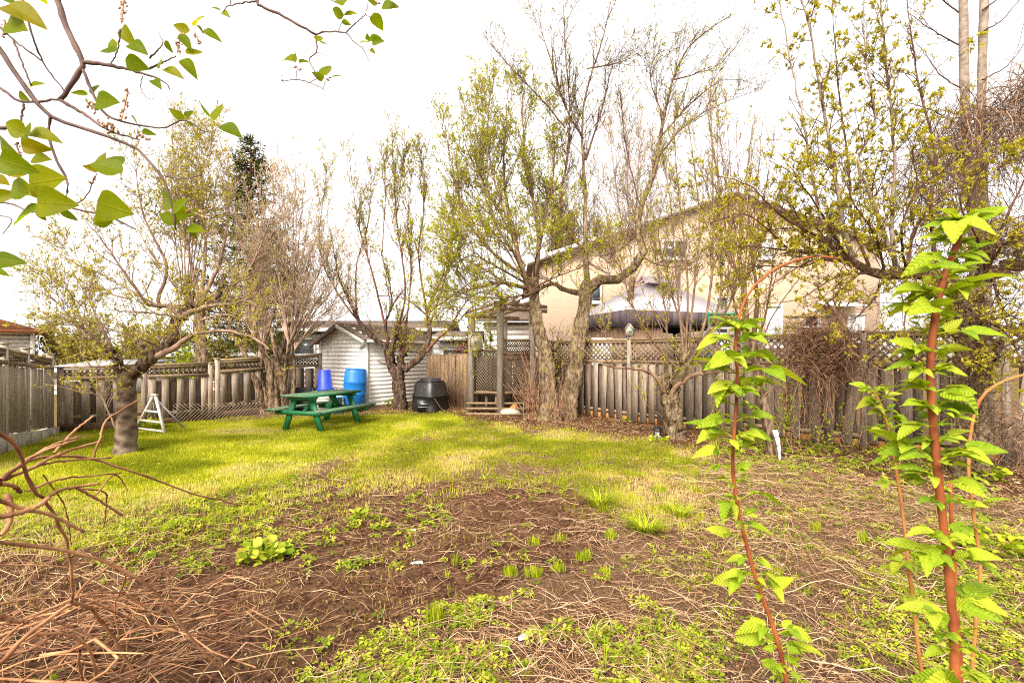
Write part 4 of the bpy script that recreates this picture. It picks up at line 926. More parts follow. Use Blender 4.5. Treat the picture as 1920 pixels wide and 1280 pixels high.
def birdhouse():
    p = RA + rt * 2.42; b = np.array([p[0], p[1], 2.045]); root = thing('birdhouse', 'little pointed birdhouse with green front on the lattice fence post', 'birdhouse', b)
    g = Geo(); g.prism([(-.085, -.06, 0), (.085, -.06, 0), (.085, -.06, .16), (0, -.06, .27), (-.085, -.06, .16)], (0, .13, 0)); link('box', g.mesh('box', WOOD_PALE), root)
    for s in (-1, 1):
        g = Geo(); g.beam((s * .115, .005, .135), (0, .005, .285), .19, .014); link('roof', g.mesh('roof', WOOD_PALE), root)
    g = Geo(); g.box((.03, -.064, .10), (.07, .006, .06)); link('green_patch', g.mesh('green_patch', PGREEN), root); root.rotation_euler = (0, 0, -.5)
birdhouse()
def feeder(px, d, kind, label):
    p = at(px, 610, d); root = thing('bird_feeder', label, 'bird feeder', (p[0], p[1], 1.55), 'bird feeders behind the fence')
    if kind:
        g = Geo(); g.lathe([(.025, 0), (.025, .62)], k=8); link('pole', g.mesh('pole', BLACKM), root)
        g = Geo(); g.lathe([(0, .62), (.10, .63), (.10, .80), (0, .80)], k=14); link('chamber', g.mesh('chamber', BLACKM), root)
        g = Geo(); g.lathe([(.22, .80), (.225, .815), (.12, .88), (0, .92)], k=18); link('roof', g.mesh('roof', COPPER), root)
    else:
        g = Geo(); g.lathe([(.015, 0), (.015, .58)], k=6); link('pole', g.mesh('pole', BLACKM), root)
        for k in range(9):
            a = k / 9 * 6.283; g = Geo(); g.beam((.11 * math.cos(a), .11 * math.sin(a), .58), (.11 * math.cos(a), .11 * math.sin(a), .80), .010, .010); link('bar', g.mesh('bar', BLACKM), root)
        g = Geo(); g.lathe([(.0, .575), (.115, .575), (.115, .60), (0, .60)], k=14); link('tray', g.mesh('tray', BLACKM), root)
        g = Geo(); g.lathe([(.13, .80), (.13, .825), (0, .84)], k=14); link('top', g.mesh('top', BLACKM), root)
feeder(1521, 9.6, 1, 'bird feeder with brown dome roof above the vine tangle'); feeder(1497, 9.7, 0, 'black cage feeder left of the brown domed feeder'); feeder(1549, 9.7, 0, 'black cage feeder right of the brown domed feeder')
def scrap(px, py, s, label, nm, cat, matr, ln=1.0):
    p = G(px, py); g = Geo(); z = float(hgt(p[0], p[1])) + .004
    g.prism([(-s * ln, -s * .4, 0), (0, -s * .55, .012), (s * ln, -s * .2, .006), (s * .8 * ln, s * .35, .02), (-s * .2, s * .5, .010), (-s * .9 * ln, s * .2, .004)], (0, 0, .003)); o = link(nm, g.mesh(nm, matr), None, (p[0], p[1], z)); o.rotation_euler = (rng.normal(0, .15), rng.normal(0, .15), rng.uniform(-1, 1)); tag(o, label, cat)
scrap(985, 1205, .045, 'crumpled white paper scrap among the weeds at the bottom', 'paper_scrap', 'scrap', TRIM)
scrap(782, 1057, .028, 'pale bone shaped splinter lying on the dug soil', 'wood_splinter', 'splinter', WHITEP, 1.8)
scrap(775, 990, .028, 'pale flat chip beside the small rosette on the soil', 'wood_chip', 'chip', WHITEP, 1.3)
scrap(955, 792, .05, 'grey flat chip on the mulch near the sack', 'stone_chip', 'chip', WHITEP)
# ------------------------------------------------------------------ houses and what stands behind the fences
def house_right():
    d = 18.0; x0, x1 = (1012 - CX) / F * d, (1650 - CX) / F * d; zl, zr, zp = 5.10, 5.70, 7.60; xm = (1375 - CX) / F * d; dep = 11
    root = thing('brick_house', 'tan brick bungalow with a low gable behind the right hand fence', 'house', (x0, d, 0))
    g = Geo(); g.prism([(x0, d, -.1), (x1, d, -.1), (x1, d, zr), (xm, d, zp), (x0, d, zl)], (0, dep, 0)); part('wall', g, BRICK, root)
    for s, xe, ze in ((0, x0 - .45, zl), (1, x1 + .45, zr)):
        za = ze - .14
        g = Geo(); P = [(xm, d - .3, zp + .14), (xe, d - .3, za + .14), (xe, d - .3, za), (xm, d - .3, zp + .0)]; g.prism(P, (0, dep + .6, 0)); part('roof_slope', g, SHINGLE, root)
        g = Geo(); P = [(xm, d - .34, zp + .14), (xe, d - .34, za + .14), (xe, d - .34, za - .02), (xm, d - .34, zp - .02)]; g.prism(P, (0, .035, 0)); part('barge_board', g, TRIM, root)
        g = Geo(); P = [(xm, d - .302, zp - .005), (xe, d - .302, za - .005), (xe, d - .302, za - .03), (xm, d - .302, zp - .03)]; g.prism(P, (0, .30, 0)); part('soffit', g, WHITEP, root)
    wx0, wx1 = (905 - CX) / F * d, x0 - .01
    g = Geo(); g.box(((wx0 + wx1) / 2, d + 4.5, 1.45), (wx1 - wx0, 7, 2.9)); part('wing_wall', g, SIDING2, root)
    for k in range(12):
        g = Geo(); g.prism([(wx0, d + .998, .1 + k * .23), (wx0, d + .975, .1 + k * .23), (wx0, d + .995, .1 + k * .23 + .21)], (wx1 - wx0, 0, 0)); part('siding_plank', g, SIDING2, root)
    g = Geo(); g.prism([(wx0 - .3, d + .6, 2.9), (wx0 - .3, d + .6, 3.02), (wx0 - .3, d + 4.5, 3.75), (wx0 - .3, d + 4.5, 3.6)], (wx1 - wx0 + .3, 0, 0)); part('wing_roof', g, SHINGLE, root)
    def win(px0, px1, py0, py1, gl, mull=0, nm='window'):
        a, b = W(px0, py0, d), W(px1, py1, d); w = b[0] - a[0]; h = a[2] - b[2]; c = ((a[0] + b[0]) / 2, d, (a[2] + b[2]) / 2); t = .07
        g = Geo()
        for (cx, cz, sw, sh) in ((0, h / 2 - t / 2, w, t), (0, -h / 2 + t / 2, w, t), (-w / 2 + t / 2, 0, t, h - 2 * t), (w / 2 - t / 2, 0, t, h - 2 * t)): g.box((c[0] + cx, d - .035, c[2] + cz), (sw, .09, sh))
        for k in range(mull): g.box((c[0] - w / 2 + w * (k + 1) / (mull + 1), d - .03, c[2]), (.05, .07, h - 2 * t))
        f = part(nm, g, TRIM, root)
        g = Geo(); g.box((c[0], d - .012, c[2]), (w - 2 * t, .02, h - 2 * t)); o = link('pane', g.mesh('pane', gl, origin=tuple(root.location)), f)
        g = Geo(); g.box((c[0], d - .06, c[2] - h / 2 - .03), (w + .1, .12, .05)); o = link('sill', g.mesh('sill', TRIM, origin=tuple(root.location)), f)
    win(1200, 1232, 584, 648, GLASSW); win(1340, 1366, 556, 640, GLASS, 0); win(1312, 1334, 575, 640, GLASSW)
    win(1434, 1466, 572, 650, GLASSW, 0, 'door'); win(1508, 1537, 580, 612, GLASSW, 1); win(1588, 1618, 588, 640, GLASSW, 1)
    win(1090, 1128, 528, 568, GLASS, 1); win(1420, 1452, 446, 486, GLASSW, 1); win(1240, 1290, 450, 486, GLASS, 1); win(1540, 1576, 440, 482, GLASS, 0)
    g = Geo(); a, b = W(1530, 548, d), W(1600, 560, d); g.prism([(a[0], d - .01, a[2] - .35), (b[0], d - .01, a[2] - .35), (b[0], d - .7, a[2] - .55), (a[0], d - .7, a[2] - .55)], (0, 0, -.05)); part('awning', g, TRIM, root)
    for px in (1272, 1418):
        g = Geo(); a = W(px, 430, d); g.box((a[0], d - .05, 2.8), (.08, .08, 5.6)); part('downpipe', g, TRIM if px > 1300 else VALANCE, root)
house_right()
def gazebo():
    c = np.array([4.45, 15.0]); a = math.radians(20); u = np.array([math.cos(a), math.sin(a)]); v = np.array([-u[1], u[0]]); hw, hd = 2.0, 1.5; ze, zp = 2.82, 3.82
    root = thing('gazebo', 'plum canopy gazebo with pale roof cloth beyond the fence', 'gazebo', (c[0], c[1], 0))
    P = lambda x, y, z: np.array([c[0] + u[0] * x + v[0] * y, c[1] + u[1] * x + v[1] * y, z])
    cs = [(-hw, -hd), (hw, -hd), (hw, hd), (-hw, hd)]
    rd = [P(-.5, 0, zp), P(.5, 0, zp)]
    for quad in ([P(-hw, -hd, ze), P(hw, -hd, ze), P(.5, 0, zp), P(-.5, 0, zp)], [P(hw, hd, ze), P(-hw, hd, ze), P(-.5, 0, zp), P(.5, 0, zp)], [P(hw, -hd, ze), P(hw, hd, ze), P(.5, 0, zp)], [P(-hw, hd, ze), P(-hw, -hd, ze), P(-.5, 0, zp)]):
        g = Geo(); g.prism(quad, (0, 0, -.03)); part('roof_panel', g, CANVAS, root)
    for quad in ([P(-.62, -.35, zp - .02), P(.62, -.35, zp - .02), P(.45, 0, zp + .22), P(-.45, 0, zp + .22)], [P(.62, .35, zp - .02), P(-.62, .35, zp - .02), P(-.45, 0, zp + .22), P(.45, 0, zp + .22)]):
        g = Geo(); g.prism(quad, (0, 0, -.03)); part('vent_panel', g, CANVAS, root)
    for i in range(4):
        p, q = cs[i], cs[(i + 1) % 4]; n = 8; g = Geo()
        for k in range(n):
            f0, f1 = k / n, (k + 1) / n; s0 = .40 - .10 * math.sin(math.pi * f0); s1 = .40 - .10 * math.sin(math.pi * f1)
            A_ = P(p[0] + (q[0] - p[0]) * f0, p[1] + (q[1] - p[1]) * f0, ze - .002); B_ = P(p[0] + (q[0] - p[0]) * f1, p[1] + (q[1] - p[1]) * f1, ze - .002)
            nn = np.append(nrm(np.array([(B_ - A_)[1], -(B_ - A_)[0]])), 0) * .012
            g.prism([A_, B_, B_ - [0, 0, s1 + .08], A_ - [0, 0, s0 + .08]], tuple(nn))
        part('valance', g, VALANCE, root)
        g = Geo(); g.box(P(p[0] * .96, p[1] * .96, ze / 2), (.09, .09, ze)); part('post', g, BLACKM, root)
        g = Geo(); a_, b_ = P(p[0] * .96, p[1] * .96, ze - .42), P(q[0] * .96, q[1] * .96, ze - .42); g.beam(a_, b_, .04, .05); part('eave_bar', g, BLACKM, root)
    for i, f0, f1 in ((3, .0, 1.0), (0, .0, .30)):          # drawn curtains, pleated
        p, q = cs[i], cs[(i + 1) % 4]; g = Geo(); n = 36; rows = []
        for k in range(n + 1):
            f = f0 + (f1 - f0) * k / n; o = .92 + .02 * math.sin(k * 1.9)
            rows.append((P((p[0] + (q[0] - p[0]) * f) * o, (p[1] + (q[1] - p[1]) * f) * o, .1), P((p[0] + (q[0] - p[0]) * f) * o, (p[1] + (q[1] - p[1]) * f) * o, ze - .35)))
        V = np.array(rows).reshape(-1, 3); Q = [[2 * k, 2 * k + 2, 2 * k + 3, 2 * k + 1] for k in range(n)]; g.add(V, Q); part('curtain', g, CURTAIN, root, smooth=True)
gazebo()
def swing():
    d = 13.6; x0, x1 = (1232 - CX) / F * d, (1328 - CX) / F * d; root = thing('swing_set', 'green metal play frame with white slide showing over the lattice fence', 'play frame', (x0, d, 0))
    for x in (x1, x1 + .75):
        g = Geo(); tubes(g, np.array([[x, d, 0], [x + .02, d, 2.8]]), np.full(2, .035), 8); part('post', g, PGREEN, root)
    g = Geo(); tubes(g, np.array([[x1 - .1, d, 2.75], [x1 + .9, d, 2.75]]), np.full(2, .035), 8); part('top_bar', g, PGREEN, root)
    for z in (2.1, 2.35):
        g = Geo(); tubes(g, np.array([[x1, d, z], [x1 + .75, d, z]]), np.full(2, .03), 8); part('cross_bar', g, TRIM, root)
    g = Geo(); g.beam((x0, d, 2.0), (x1 - .1, d + .02, 2.03), .5, .06); part('platform', g, PGREEN, root)
    for k in range(9):
        g = Geo(); x = x0 + .05 + k * .16; g.beam((x, d - .2, 1.15), (x, d - .2, 1.97), .02, .09 if k % 2 else .06); part('side_panel', g, PGREEN, root)
    g = Geo(); g.beam((x1 + .2, d - .3, 2.2), (x1 + .5, d - 1.2, .9), .45, .05); part('slide', g, TRIM, root)
swing()
g = Geo(); p = W(1128, 636, 13.4); g.box((p[0], p[1], 2.02), (.55, .3, .10)); g.box((p[0], p[1], 1.0), (.5, .28, 1.9)); o = link('garden_cabinet', g.mesh('garden_cabinet', TRIM, origin=(p[0], p[1], 0)), None, (p[0], p[1], 0)); tag(o, 'white topped cabinet showing just over the fence below the gazebo', 'cabinet')
def house_left():
    d = 25.0; xr = (62 - CX) / F * d; xl = xr - 9; ze = 2.85; root = thing('white_house', 'white sided house with orange brown roof beyond the left fence', 'house', (xr, d, 0))
    g = Geo(); g.box(((xl + xr) / 2, d + 4, (ze - .1) / 2), (xr - xl, 8, ze + .1)); part('wall', g, SIDING2, root)
    for k in range(12):
        g = Geo(); z = .25 + k * .22; g.prism([(xl, d - .002, z), (xl, d - .028, z), (xl, d - .004, z + .2)], (xr - xl, 0, 0)); part('siding_plank', g, SIDING2, root)
    g = Geo(); e = .42; a, b, c_, d_ = (xl - e, d - e, ze), (xr + e, d - e, ze), (xr + e, d + 8 + e, ze), (xl - e, d + 8 + e, ze); r0, r1 = (xl + 3.6, d + 4, ze + 1.5), (xr - 3.6, d + 4, ze + 1.5)
    V = np.array([a, b, c_, d_, r0, r1]); g.add(V, [[0, 1, 5, 4], [2, 3, 4, 5], [0, 3, 2, 1]], [[1, 2, 5], [3, 0, 4]]); part('roof', g, SHINGLE_R, root)
    g = Geo(); g.box(((xl + xr) / 2, d - e - .03, ze - .06), (xr - xl + 2 * e, .08, .16)); g.box((xr + e + .02, d + 4, ze - .06), (.08, 8 + 2 * e, .16)); part('fascia', g, SHINGLE_R, root)
    g = Geo(); g.box((xr - .05, d - .05, ze / 2), (.10, .10, ze - .2)); part('corner_trim', g, TRIM, root)
    root.rotation_euler = (0, 0, math.radians(44))
    g = Geo(); tubes(g, np.array([[xr - 3.3, d + 2, ze], [xr - 3.3, d + 2, ze + 1.2]]), np.full(2, .03), 6); part('vent_pipe', g, METALG, root)
house_left()
def low_house(px0, px1, py_e, py_r, d, label, wm, rm, nm='far_house'):
    x0, x1 = (px0 - CX) / F * d, (px1 - CX) / F * d; ze = CH - (py_e - HY) / F * d; zr = CH - (py_r - HY) / F * d
    root = thing(nm, label, 'house', (x0, d, 0)); g = Geo(); g.box(((x0 + x1) / 2, d + 2.5, ze / 2), (x1 - x0, 5, ze)); part('wall', g, wm, root)
    for k in range(int(ze / .25)):
        g = Geo(); z = .1 + k * .25; g.prism([(x0, d - .002, z), (x0, d - .022, z), (x0, d - .003, z + .23)], (x1 - x0, 0, 0)); part('siding_plank', g, wm, root)
    for s in (0, 1):
        g = Geo(); y0, y1 = d + 2.5, d - .4 if s == 0 else d + 5.4; g.prism([(x0 - .3, y0, zr + .08), (x0 - .3, y1, ze + .02), (x0 - .3, y1, ze - .06), (x0 - .3, y0, zr)], (x1 - x0 + .6, 0, 0)); part('roof_slope', g, rm, root)
    g = Geo(); g.box(((x0 + x1) / 2, d - .44, ze - .03), (x1 - x0 + .6, .05, .14)); part('gutter', g, TRIM, root)
    n = max(1, int((x1 - x0) / 2.2))
    for k in range(n):
        cx = x0 + (k + .5) * (x1 - x0) / n; g = Geo(); w, h = .9, .7; z = ze - .75
        for a, b, sw, sh in ((0, h / 2, w, .07), (0, -h / 2, w, .07), (-w / 2, 0, .07, h), (w / 2, 0, .07, h)): g.box((cx + a, d - .05, z + b), (sw, .06, sh))
        f = part('window', g, TRIM, root); g = Geo(); g.box((cx, d - .026, z), (w - .06, .02, h - .06)); link('pane', g.mesh('pane', GLASS, origin=tuple(root.location)), f)
low_house(520, 830, 618, 597, 21, 'low pale house with brown roof mostly hidden behind the shed', SIDING2, SHINGLE)
low_house(822, 885, 634, 618, 17.5, 'small white outbuilding with dark opening beyond the tan fence', TRIM, SHINGLE, 'outbuilding')
low_house(95, 215, 692, 679, 17, 'low pale outbuilding just above the back fence', WHITEP, METALG, 'outbuilding')
low_house(330, 480, 664, 640, 19, 'grey roofed garage half hidden by the second trunk', WHITEP, METALG, 'garage')

# ------------------------------------------------------------------ far bushes, conifers
def bush(px, py0, py1, w, d, label, matr, n, size, nm='bush', trunk=BARK, cat='bush', shape=1.0, group=None):
    b = W(px, 665, d); b[2] = float(terrain(0, d)); top = CH - (py0 - HY) / F * d; hw = w / F * d / 2; g = Geo()
    root = thing(nm, label, cat, b, group); nb = max(10, int(n / 320))
    L = np.zeros((nb, 6, 3)); a = rng.random(nb) * 6.283; rr = np.sqrt(rng.random(nb)) * hw
    hh = (top - b[2]) * (1 - .45 * (rr / hw) ** 2) * rng.uniform(.65, 1, nb)
    for k in range(6):
        f = k / 5; L[:, k] = np.stack([b[0] + np.cos(a) * rr * f ** .8, b[1] + np.sin(a) * rr * f ** .8, b[2] + hh * f], 1) + rng.normal(0, .04 * hw * f, (nb, 3))
    R = np.linspace(.035, .006, 6) * np.ones((nb, 1)); tubes(g, L, R, 5)
    tw, tr = grow(L, R, 7, (.3 * hw, .8 * hw), (25, 70), .35, .02, .2, rmax=.012, rtip=.004, K=4, t0=.25); tubes(g, tw, tr, 3)
    part('branches', g, trunk, root, stuff=True)
    g = Geo(); leaves_on(g, tw, n / max(1, len(tw)), size, .3, 1.1); leaves_on(g, L, n / nb * .15, size, .3, 1.1, .4); part('crown', g, matr, root, stuff=True)
bush(115, 570, 690, 130, 30, 'olive spring bush beside the white house far left', LF_HEDGE, 4500, (.09, .2), group='bushes beyond the back fence')
bush(205, 600, 690, 170, 24, 'broad olive bush beyond the fence behind the cherry tree', LF_HEDGE, 5000, (.08, .17), group='bushes beyond the back fence')
bush(300, 585, 690, 150, 27, 'yellowish bush beyond the fence right of the cherry trunk', LF_OL, 4500, (.08, .18), group='bushes beyond the back fence')
bush(355, 640, 700, 90, 15, 'dark green shrub spilling over the back fence lattice', LF_G, 2200, (.05, .10), group='bushes beyond the back fence')
bush(450, 610, 700, 120, 19, 'grey green shrub beyond the fence behind the bare clump', LF_HEDGE, 3500, (.06, .13), group='bushes beyond the back fence')
bush(872, 590, 640, 46, 15.5, 'reddish leaved shrub behind the arbour', m_leaf('red_leaf', [(0, (.22, .05, .04)), (1, (.42, .18, .12))], .3), 1100, (.05, .10), group='shrubs behind the arbour')
bush(917, 580, 650, 36, 14.2, 'bright green shrub showing between the arbour posts', LF_G, 1000, (.05, .10), group='shrubs behind the arbour')
bush(1700, 560, 640, 160, 30, 'olive bush far beyond the right fence', LF_HEDGE, 2500, (.09, .18), group='bushes beyond the right fence')
bush(1850, 540, 640, 180, 26, 'bushy olive growth far beyond the right frame edge', LF_HEDGE, 3000, (.09, .18), group='bushes beyond the right fence')
def conifer(px, py0, w, d, label, matr, n, size, nm, ranks=26, droop=-.15, narrow=False):
    b = W(px, 665, d); b[2] = .1; top = CH - (py0 - HY) / F * d; hw = w / F * d / 2; H = top - b[2]; root = thing(nm, label, 'tree', b)
    g = Geo(); tubes(g, smooth_path([b, b + np.array([.03, 0, H * .5]), b + np.array([0, 0, H])], 14), np.linspace(.02 * H + .03, .01, 14), 8); part('trunk', g, BARK_D, root, smooth=True)
    N = ranks * (13 if not narrow else 16); f = np.sort(rng.random(N)) ** .9; z = b[2] + H * (.10 + .88 * f)
    prof = (1 - f) ** .85 if not narrow else np.clip(np.sin(np.pi * np.clip(f * .86 + .13, 0, 1)) ** .5, 0, 1)
    ln = hw * prof * rng.uniform(.62, 1.12, N) + .12; a = rng.random(N) * 6.283; P = np.zeros((N, 5, 3))
    for k in range(5):
        q = k / 4; up_ = (droop * q + .35 * q * q) if not narrow else 1.4 * q; P[:, k] = np.stack([b[0] + np.cos(a) * ln * q, b[1] + np.sin(a) * ln * q, z + ln * up_], 1)
    g = Geo(); R = np.linspace(.03, .006, 5) * np.ones((N, 1)); tubes(g, P, R, 4); part('branches', g, TWIG_B, root, stuff=True)
    tw, tr = grow(P, R, 5.5 if not narrow else 4, (.22, .55), (30, 65), -.05 if not narrow else .6, 0, .1, K=3, t0=.1)
    g = Geo(); leaves_on(g, tw, n / len(tw), size, .15, .35 if not narrow else .6, .0, 1, .9); leaves_on(g, P, 6, size, .1, .35, .1, 1, .9); part('crown', g, matr, root, stuff=True)
conifer(470, 250, 300, 20, 'tall dark spruce rising behind the bare pale shrubs', LF_FIR, 26000, (.10, .24), 'spruce_tree')
conifer(1047, 386, 42, 21, 'narrow green cedar column behind the split trunk', LF_CED, 5000, (.06, .15), 'cedar_tree', 20, 0, True)
conifer(1072, 398, 30, 20.5, 'shorter cedar column just right of the other cedar', LF_CED, 3500, (.06, .15), 'cedar_tree', 16, 0, True)
# ------------------------------------------------------------------ garden trees: leading limbs follow the photograph, the rest grows
def tree(nm, label, base, limbs, bark, twigm, leafm, d0, lv, leaf, rtrunk=None, kt=14, rough=.22, group=None, sprouts=None, extra=None, cat='tree', wmat=None, mul=(1.7, 2.1, 2.3), lmul=1.0):
    """limbs: [(pts [(px, py, depth offset)], r0, r1, kind)], kind 't' trunk, 'l' limb, 's' thin leader"""
    o = W(base[0], base[1], d0); o[2] = float(hgt(o[0], o[1])); root = thing(nm, label, cat, o, group)
    parents = []; rads = []; pl = []; prl = []
    g2 = Geo()
    for pts, r0, r1, kd in limbs:
        K = 20; pw = [W(p[0], p[1], d0 + p[2]) for p in pts]
        if kd == 't': pw[0][2] = float(hgt(pw[0][0], pw[0][1])) - .06
        pa = smooth_path(pw, K, .004 if kd == 's' else .35 * r1 + .006); s = np.linspace(0, 1, K); rr = r1 + (r0 - r1) * (1 - s) ** (1.7 if kd in 'lw' else 1.2)
        if kd == 't':
            rr = rr * (1 + .35 * np.exp(-s * 14)); rr *= 1 + .05 * np.sin(s * 17 + r0 * 99)
            g = Geo(); K2 = 30; pa2 = smooth_path(pw, K2, .003); s2 = np.linspace(0, 1, K2); r2 = (r0 + (r1 - r0) * s2) * (1 + .35 * np.exp(-s2 * 14)) * (1 + .06 * np.sin(s2 * 19 + r0 * 99))
            tubes(g, pa2, r2, kt, rough=rough, cap=True); part('trunk', g, bark, root, smooth=True)
        elif kd == 'l':
            g = Geo(); tubes(g, pa, rr, 9, rough=rough, cap=True); part('limb', g, bark, root, smooth=True)
        elif kd == 'w':
            g = Geo(); tubes(g, pa, rr, 7, rough=.08, cap=True); part('limb', g, wmat or twigm, root, smooth=True)
        else: tubes(g2, pa, rr, 5)
        if kd != 't' or sprouts == 'trunk': parents.append(pa); rads.append(rr)
    P = np.array(parents); R = np.array(rads); gl = Geo(); levels = [(P, R)]
    allp = []
    for li, spec in enumerate(lv):
        src = np.concatenate([levels[i][0] for i in spec['src']]) if len({levels[i][0].shape[1] for i in spec['src']}) == 1 else levels[spec['src'][0]][0]
        sr = np.concatenate([levels[i][1] for i in spec['src']]) if len({levels[i][1].shape[1] for i in spec['src']}) == 1 else levels[spec['src'][0]][1]
        q, r = grow(src, sr, spec['n'] * mul[min(li, 2)], spec['len'], spec['ang'], spec.get('up', 0), spec.get('curve', 0), spec.get('wig', .12), spec.get('rf', .55), spec.get('rmax', .012), spec.get('rtip', .003), spec.get('K', 6), spec.get('t0', .12), 1.0, spec.get('fix'))
        if 'zmin' in spec: k = q[:, :, 2].min(1) > spec['zmin']; q, r = q[k], r[k]
        tubes(g2, q, r, 4 if spec.get('rmax', .012) > .009 else 3, .2 + .6 * rng.random(len(q))); levels.append((q, r))
        if spec.get('leaf'): leaves_on(gl, q, spec['leaf'] * lmul, leaf['size'], leaf.get('up', .4), leaf.get('wid', 1.0), spec.get('lt0', .15), leaf.get('clump', 1))
    part('twigs', g2, twigm, root, smooth=True, stuff=True)
    if gl.n: part('crown', gl, leafm, root, stuff=True)
    return root, levels
# cherry with its leaning dark limb
T = lambda *p: list(p)
tree('cherry_tree', 'thick trunked cherry tree with banded bark and dark leaning limb on the lawn', (233, 850), [
    (T((233, 850, 0), (236, 800, .02), (236, 750, .0), (236, 712, .0), (240, 694, 0)), .155, .125, 't'),
    (T((236, 705, 0), (226, 685, -.1), (208, 657, -.2)), .10, .06, 'l'),
    (T((240, 703, 0), (262, 685, .05), (290, 664, .1), (318, 634, .2), (336, 604, .4), (352, 560, .6), (350, 522, .7)), .115, .075, 'l'),
    (T((286, 668, .1), (270, 655, .0), (257, 634, -.05)), .06, .042, 'w'),
    (T((292, 668, .1), (322, 655, .0), (352, 634, -.1), (386, 622, -.2), (430, 622, -.3), (470, 632, -.4), (505, 655, -.5)), .06, .014, 'w'),
    (T((345, 590, .4), (386, 575, .4), (440, 568, .5), (500, 548, .6)), .055, .012, 'w'),
    (T((352, 598, .4), (320, 592, .2), (280, 586, 0), (225, 584, -.2)), .035, .010, 'w'),
    (T((350, 570, .5), (390, 572, .6), (412, 545, .7), (422, 515, .8)), .06, .05, 'l'),
    (T((345, 600, .4), (310, 572, .3), (280, 572, .2), (240, 520, 0), (205, 470, -.1), (150, 400, -.2)), .04, .005, 's'),
    (T((340, 575, .5), (296, 570, .5), (312, 500, .5), (268, 400, .4), (250, 280, .3)), .04, .004, 's'),
    (T((230, 690, 0), (180, 640, -.3), (130, 590, -.5), (85, 545, -.6)), .03, .004, 's'),
    (T((208, 660, -.2), (150, 610, -.5), (90, 590, -.7), (60, 572, -.8)), .03, .004, 's'),
    (T((218, 670, -.2), (190, 610, .1), (165, 560, .3), (120, 480, .4)), .03, .004, 's'),
    (T((300, 575, .4), (200, 520, .4), (130, 480, .4), (90, 450, .4)), .02, .003, 's'),
    (T((240, 560, 0), (160, 540, -.1), (80, 525, -.3)), .016, .003, 's'),
    (T((300, 650, 0), (250, 630, -.5), (190, 615, -.8), (140, 640, -1.0)), .018, .003, 's'),
    (T((215, 800, -.3), (185, 725, -.4), (178, 700, -.4), (152, 660, -.5)), .014, .005, 's'),
    ] + [(T((350 + dx * .25, 535, .7), (352 + dx * .7, 420, .7), (350 + dx + 6, y, .7 + rng.normal(0, .2))), .013, .003, 's') for dx, y in ((-38, 300), (-22, 270), (-8, 235), (6, 250), (16, 225), (28, 260), (42, 240), (58, 280))],
    BARK_D, TWIG_P, LF_OL, 7.85, [
    dict(src=[0], n=5.5, len=(.3, 1.1), ang=(25, 75), up=.35, curve=.04, rmax=.009, rtip=.0028, t0=.2),
    dict(src=[1], n=4.5, len=(.12, .5), ang=(25, 70), up=.3, curve=.03, rmax=.005, rtip=.0022, K=4, leaf=5.5, t0=.2),
    dict(src=[2], n=2.2, len=(.06, .22), ang=(25, 60), up=.25, rmax=.003, rtip=.002, K=3, leaf=3.4, t0=.2)],
    dict(size=(.022, .045), up=.3, wid=.9, clump=2), kt=16, rough=.10, lmul=.7, mul=(1.9, 2.3, 2.3))
# the trunk reads as banded cherry bark
for o in list(COL.objects):
    if o.parent and o.parent.name == 'cherry_tree' and o.name.startswith('trunk'): o.data.materials[0] = BARK_C
tree('bare_tree', 'brown flaky trunk against the back fence left of the shrub clump', (386, 778), [
    (T((386, 778, 0), (383, 720, 0), (378, 650, .0), (374, 590, .05), (378, 545, .1)), .14, .105, 't'),
    (T((378, 560, .1), (400, 520, .2), (420, 460, .3), (430, 360, .4), (425, 290, .4)), .06, .006, 's'),
    (T((376, 570, .1), (360, 500, 0), (345, 420, 0), (330, 330, .1), (322, 255, .1)), .05, .005, 's'),
    (T((378, 550, .1), (385, 470, .2), (380, 380, .2), (372, 250, .2)), .05, .005, 's'),
    (T((380, 560, .1), (430, 540, .1), (470, 500, 0), (500, 430, 0), (520, 350, 0)), .05, .005, 's'),
    (T((376, 580, 0), (330, 540, 0), (280, 470, .1), (230, 370, .2)), .035, .004, 's'),
    (T((376, 600, 0), (420, 590, -.2), (470, 600, -.4), (530, 590, -.5)), .035, .004, 's')],
    BARK, TWIG_P, LF_OR, 11.7, [
    dict(src=[0], n=3.8, len=(.5, 1.6), ang=(20, 55), up=.5, curve=.05, rmax=.014, rtip=.004, t0=.2),
    dict(src=[1], n=4.0, len=(.2, .7), ang=(20, 60), up=.35, curve=.04, rmax=.007, rtip=.003, K=5, leaf=6, t0=.2),
    dict(src=[2], n=1.6, len=(.1, .3), ang=(25, 60), up=.25, rmax=.005, rtip=.0028, K=3, leaf=2.5, t0=.2)],
    dict(size=(.03, .055), up=.3, wid=.8, clump=2), rough=.25, lmul=.2)
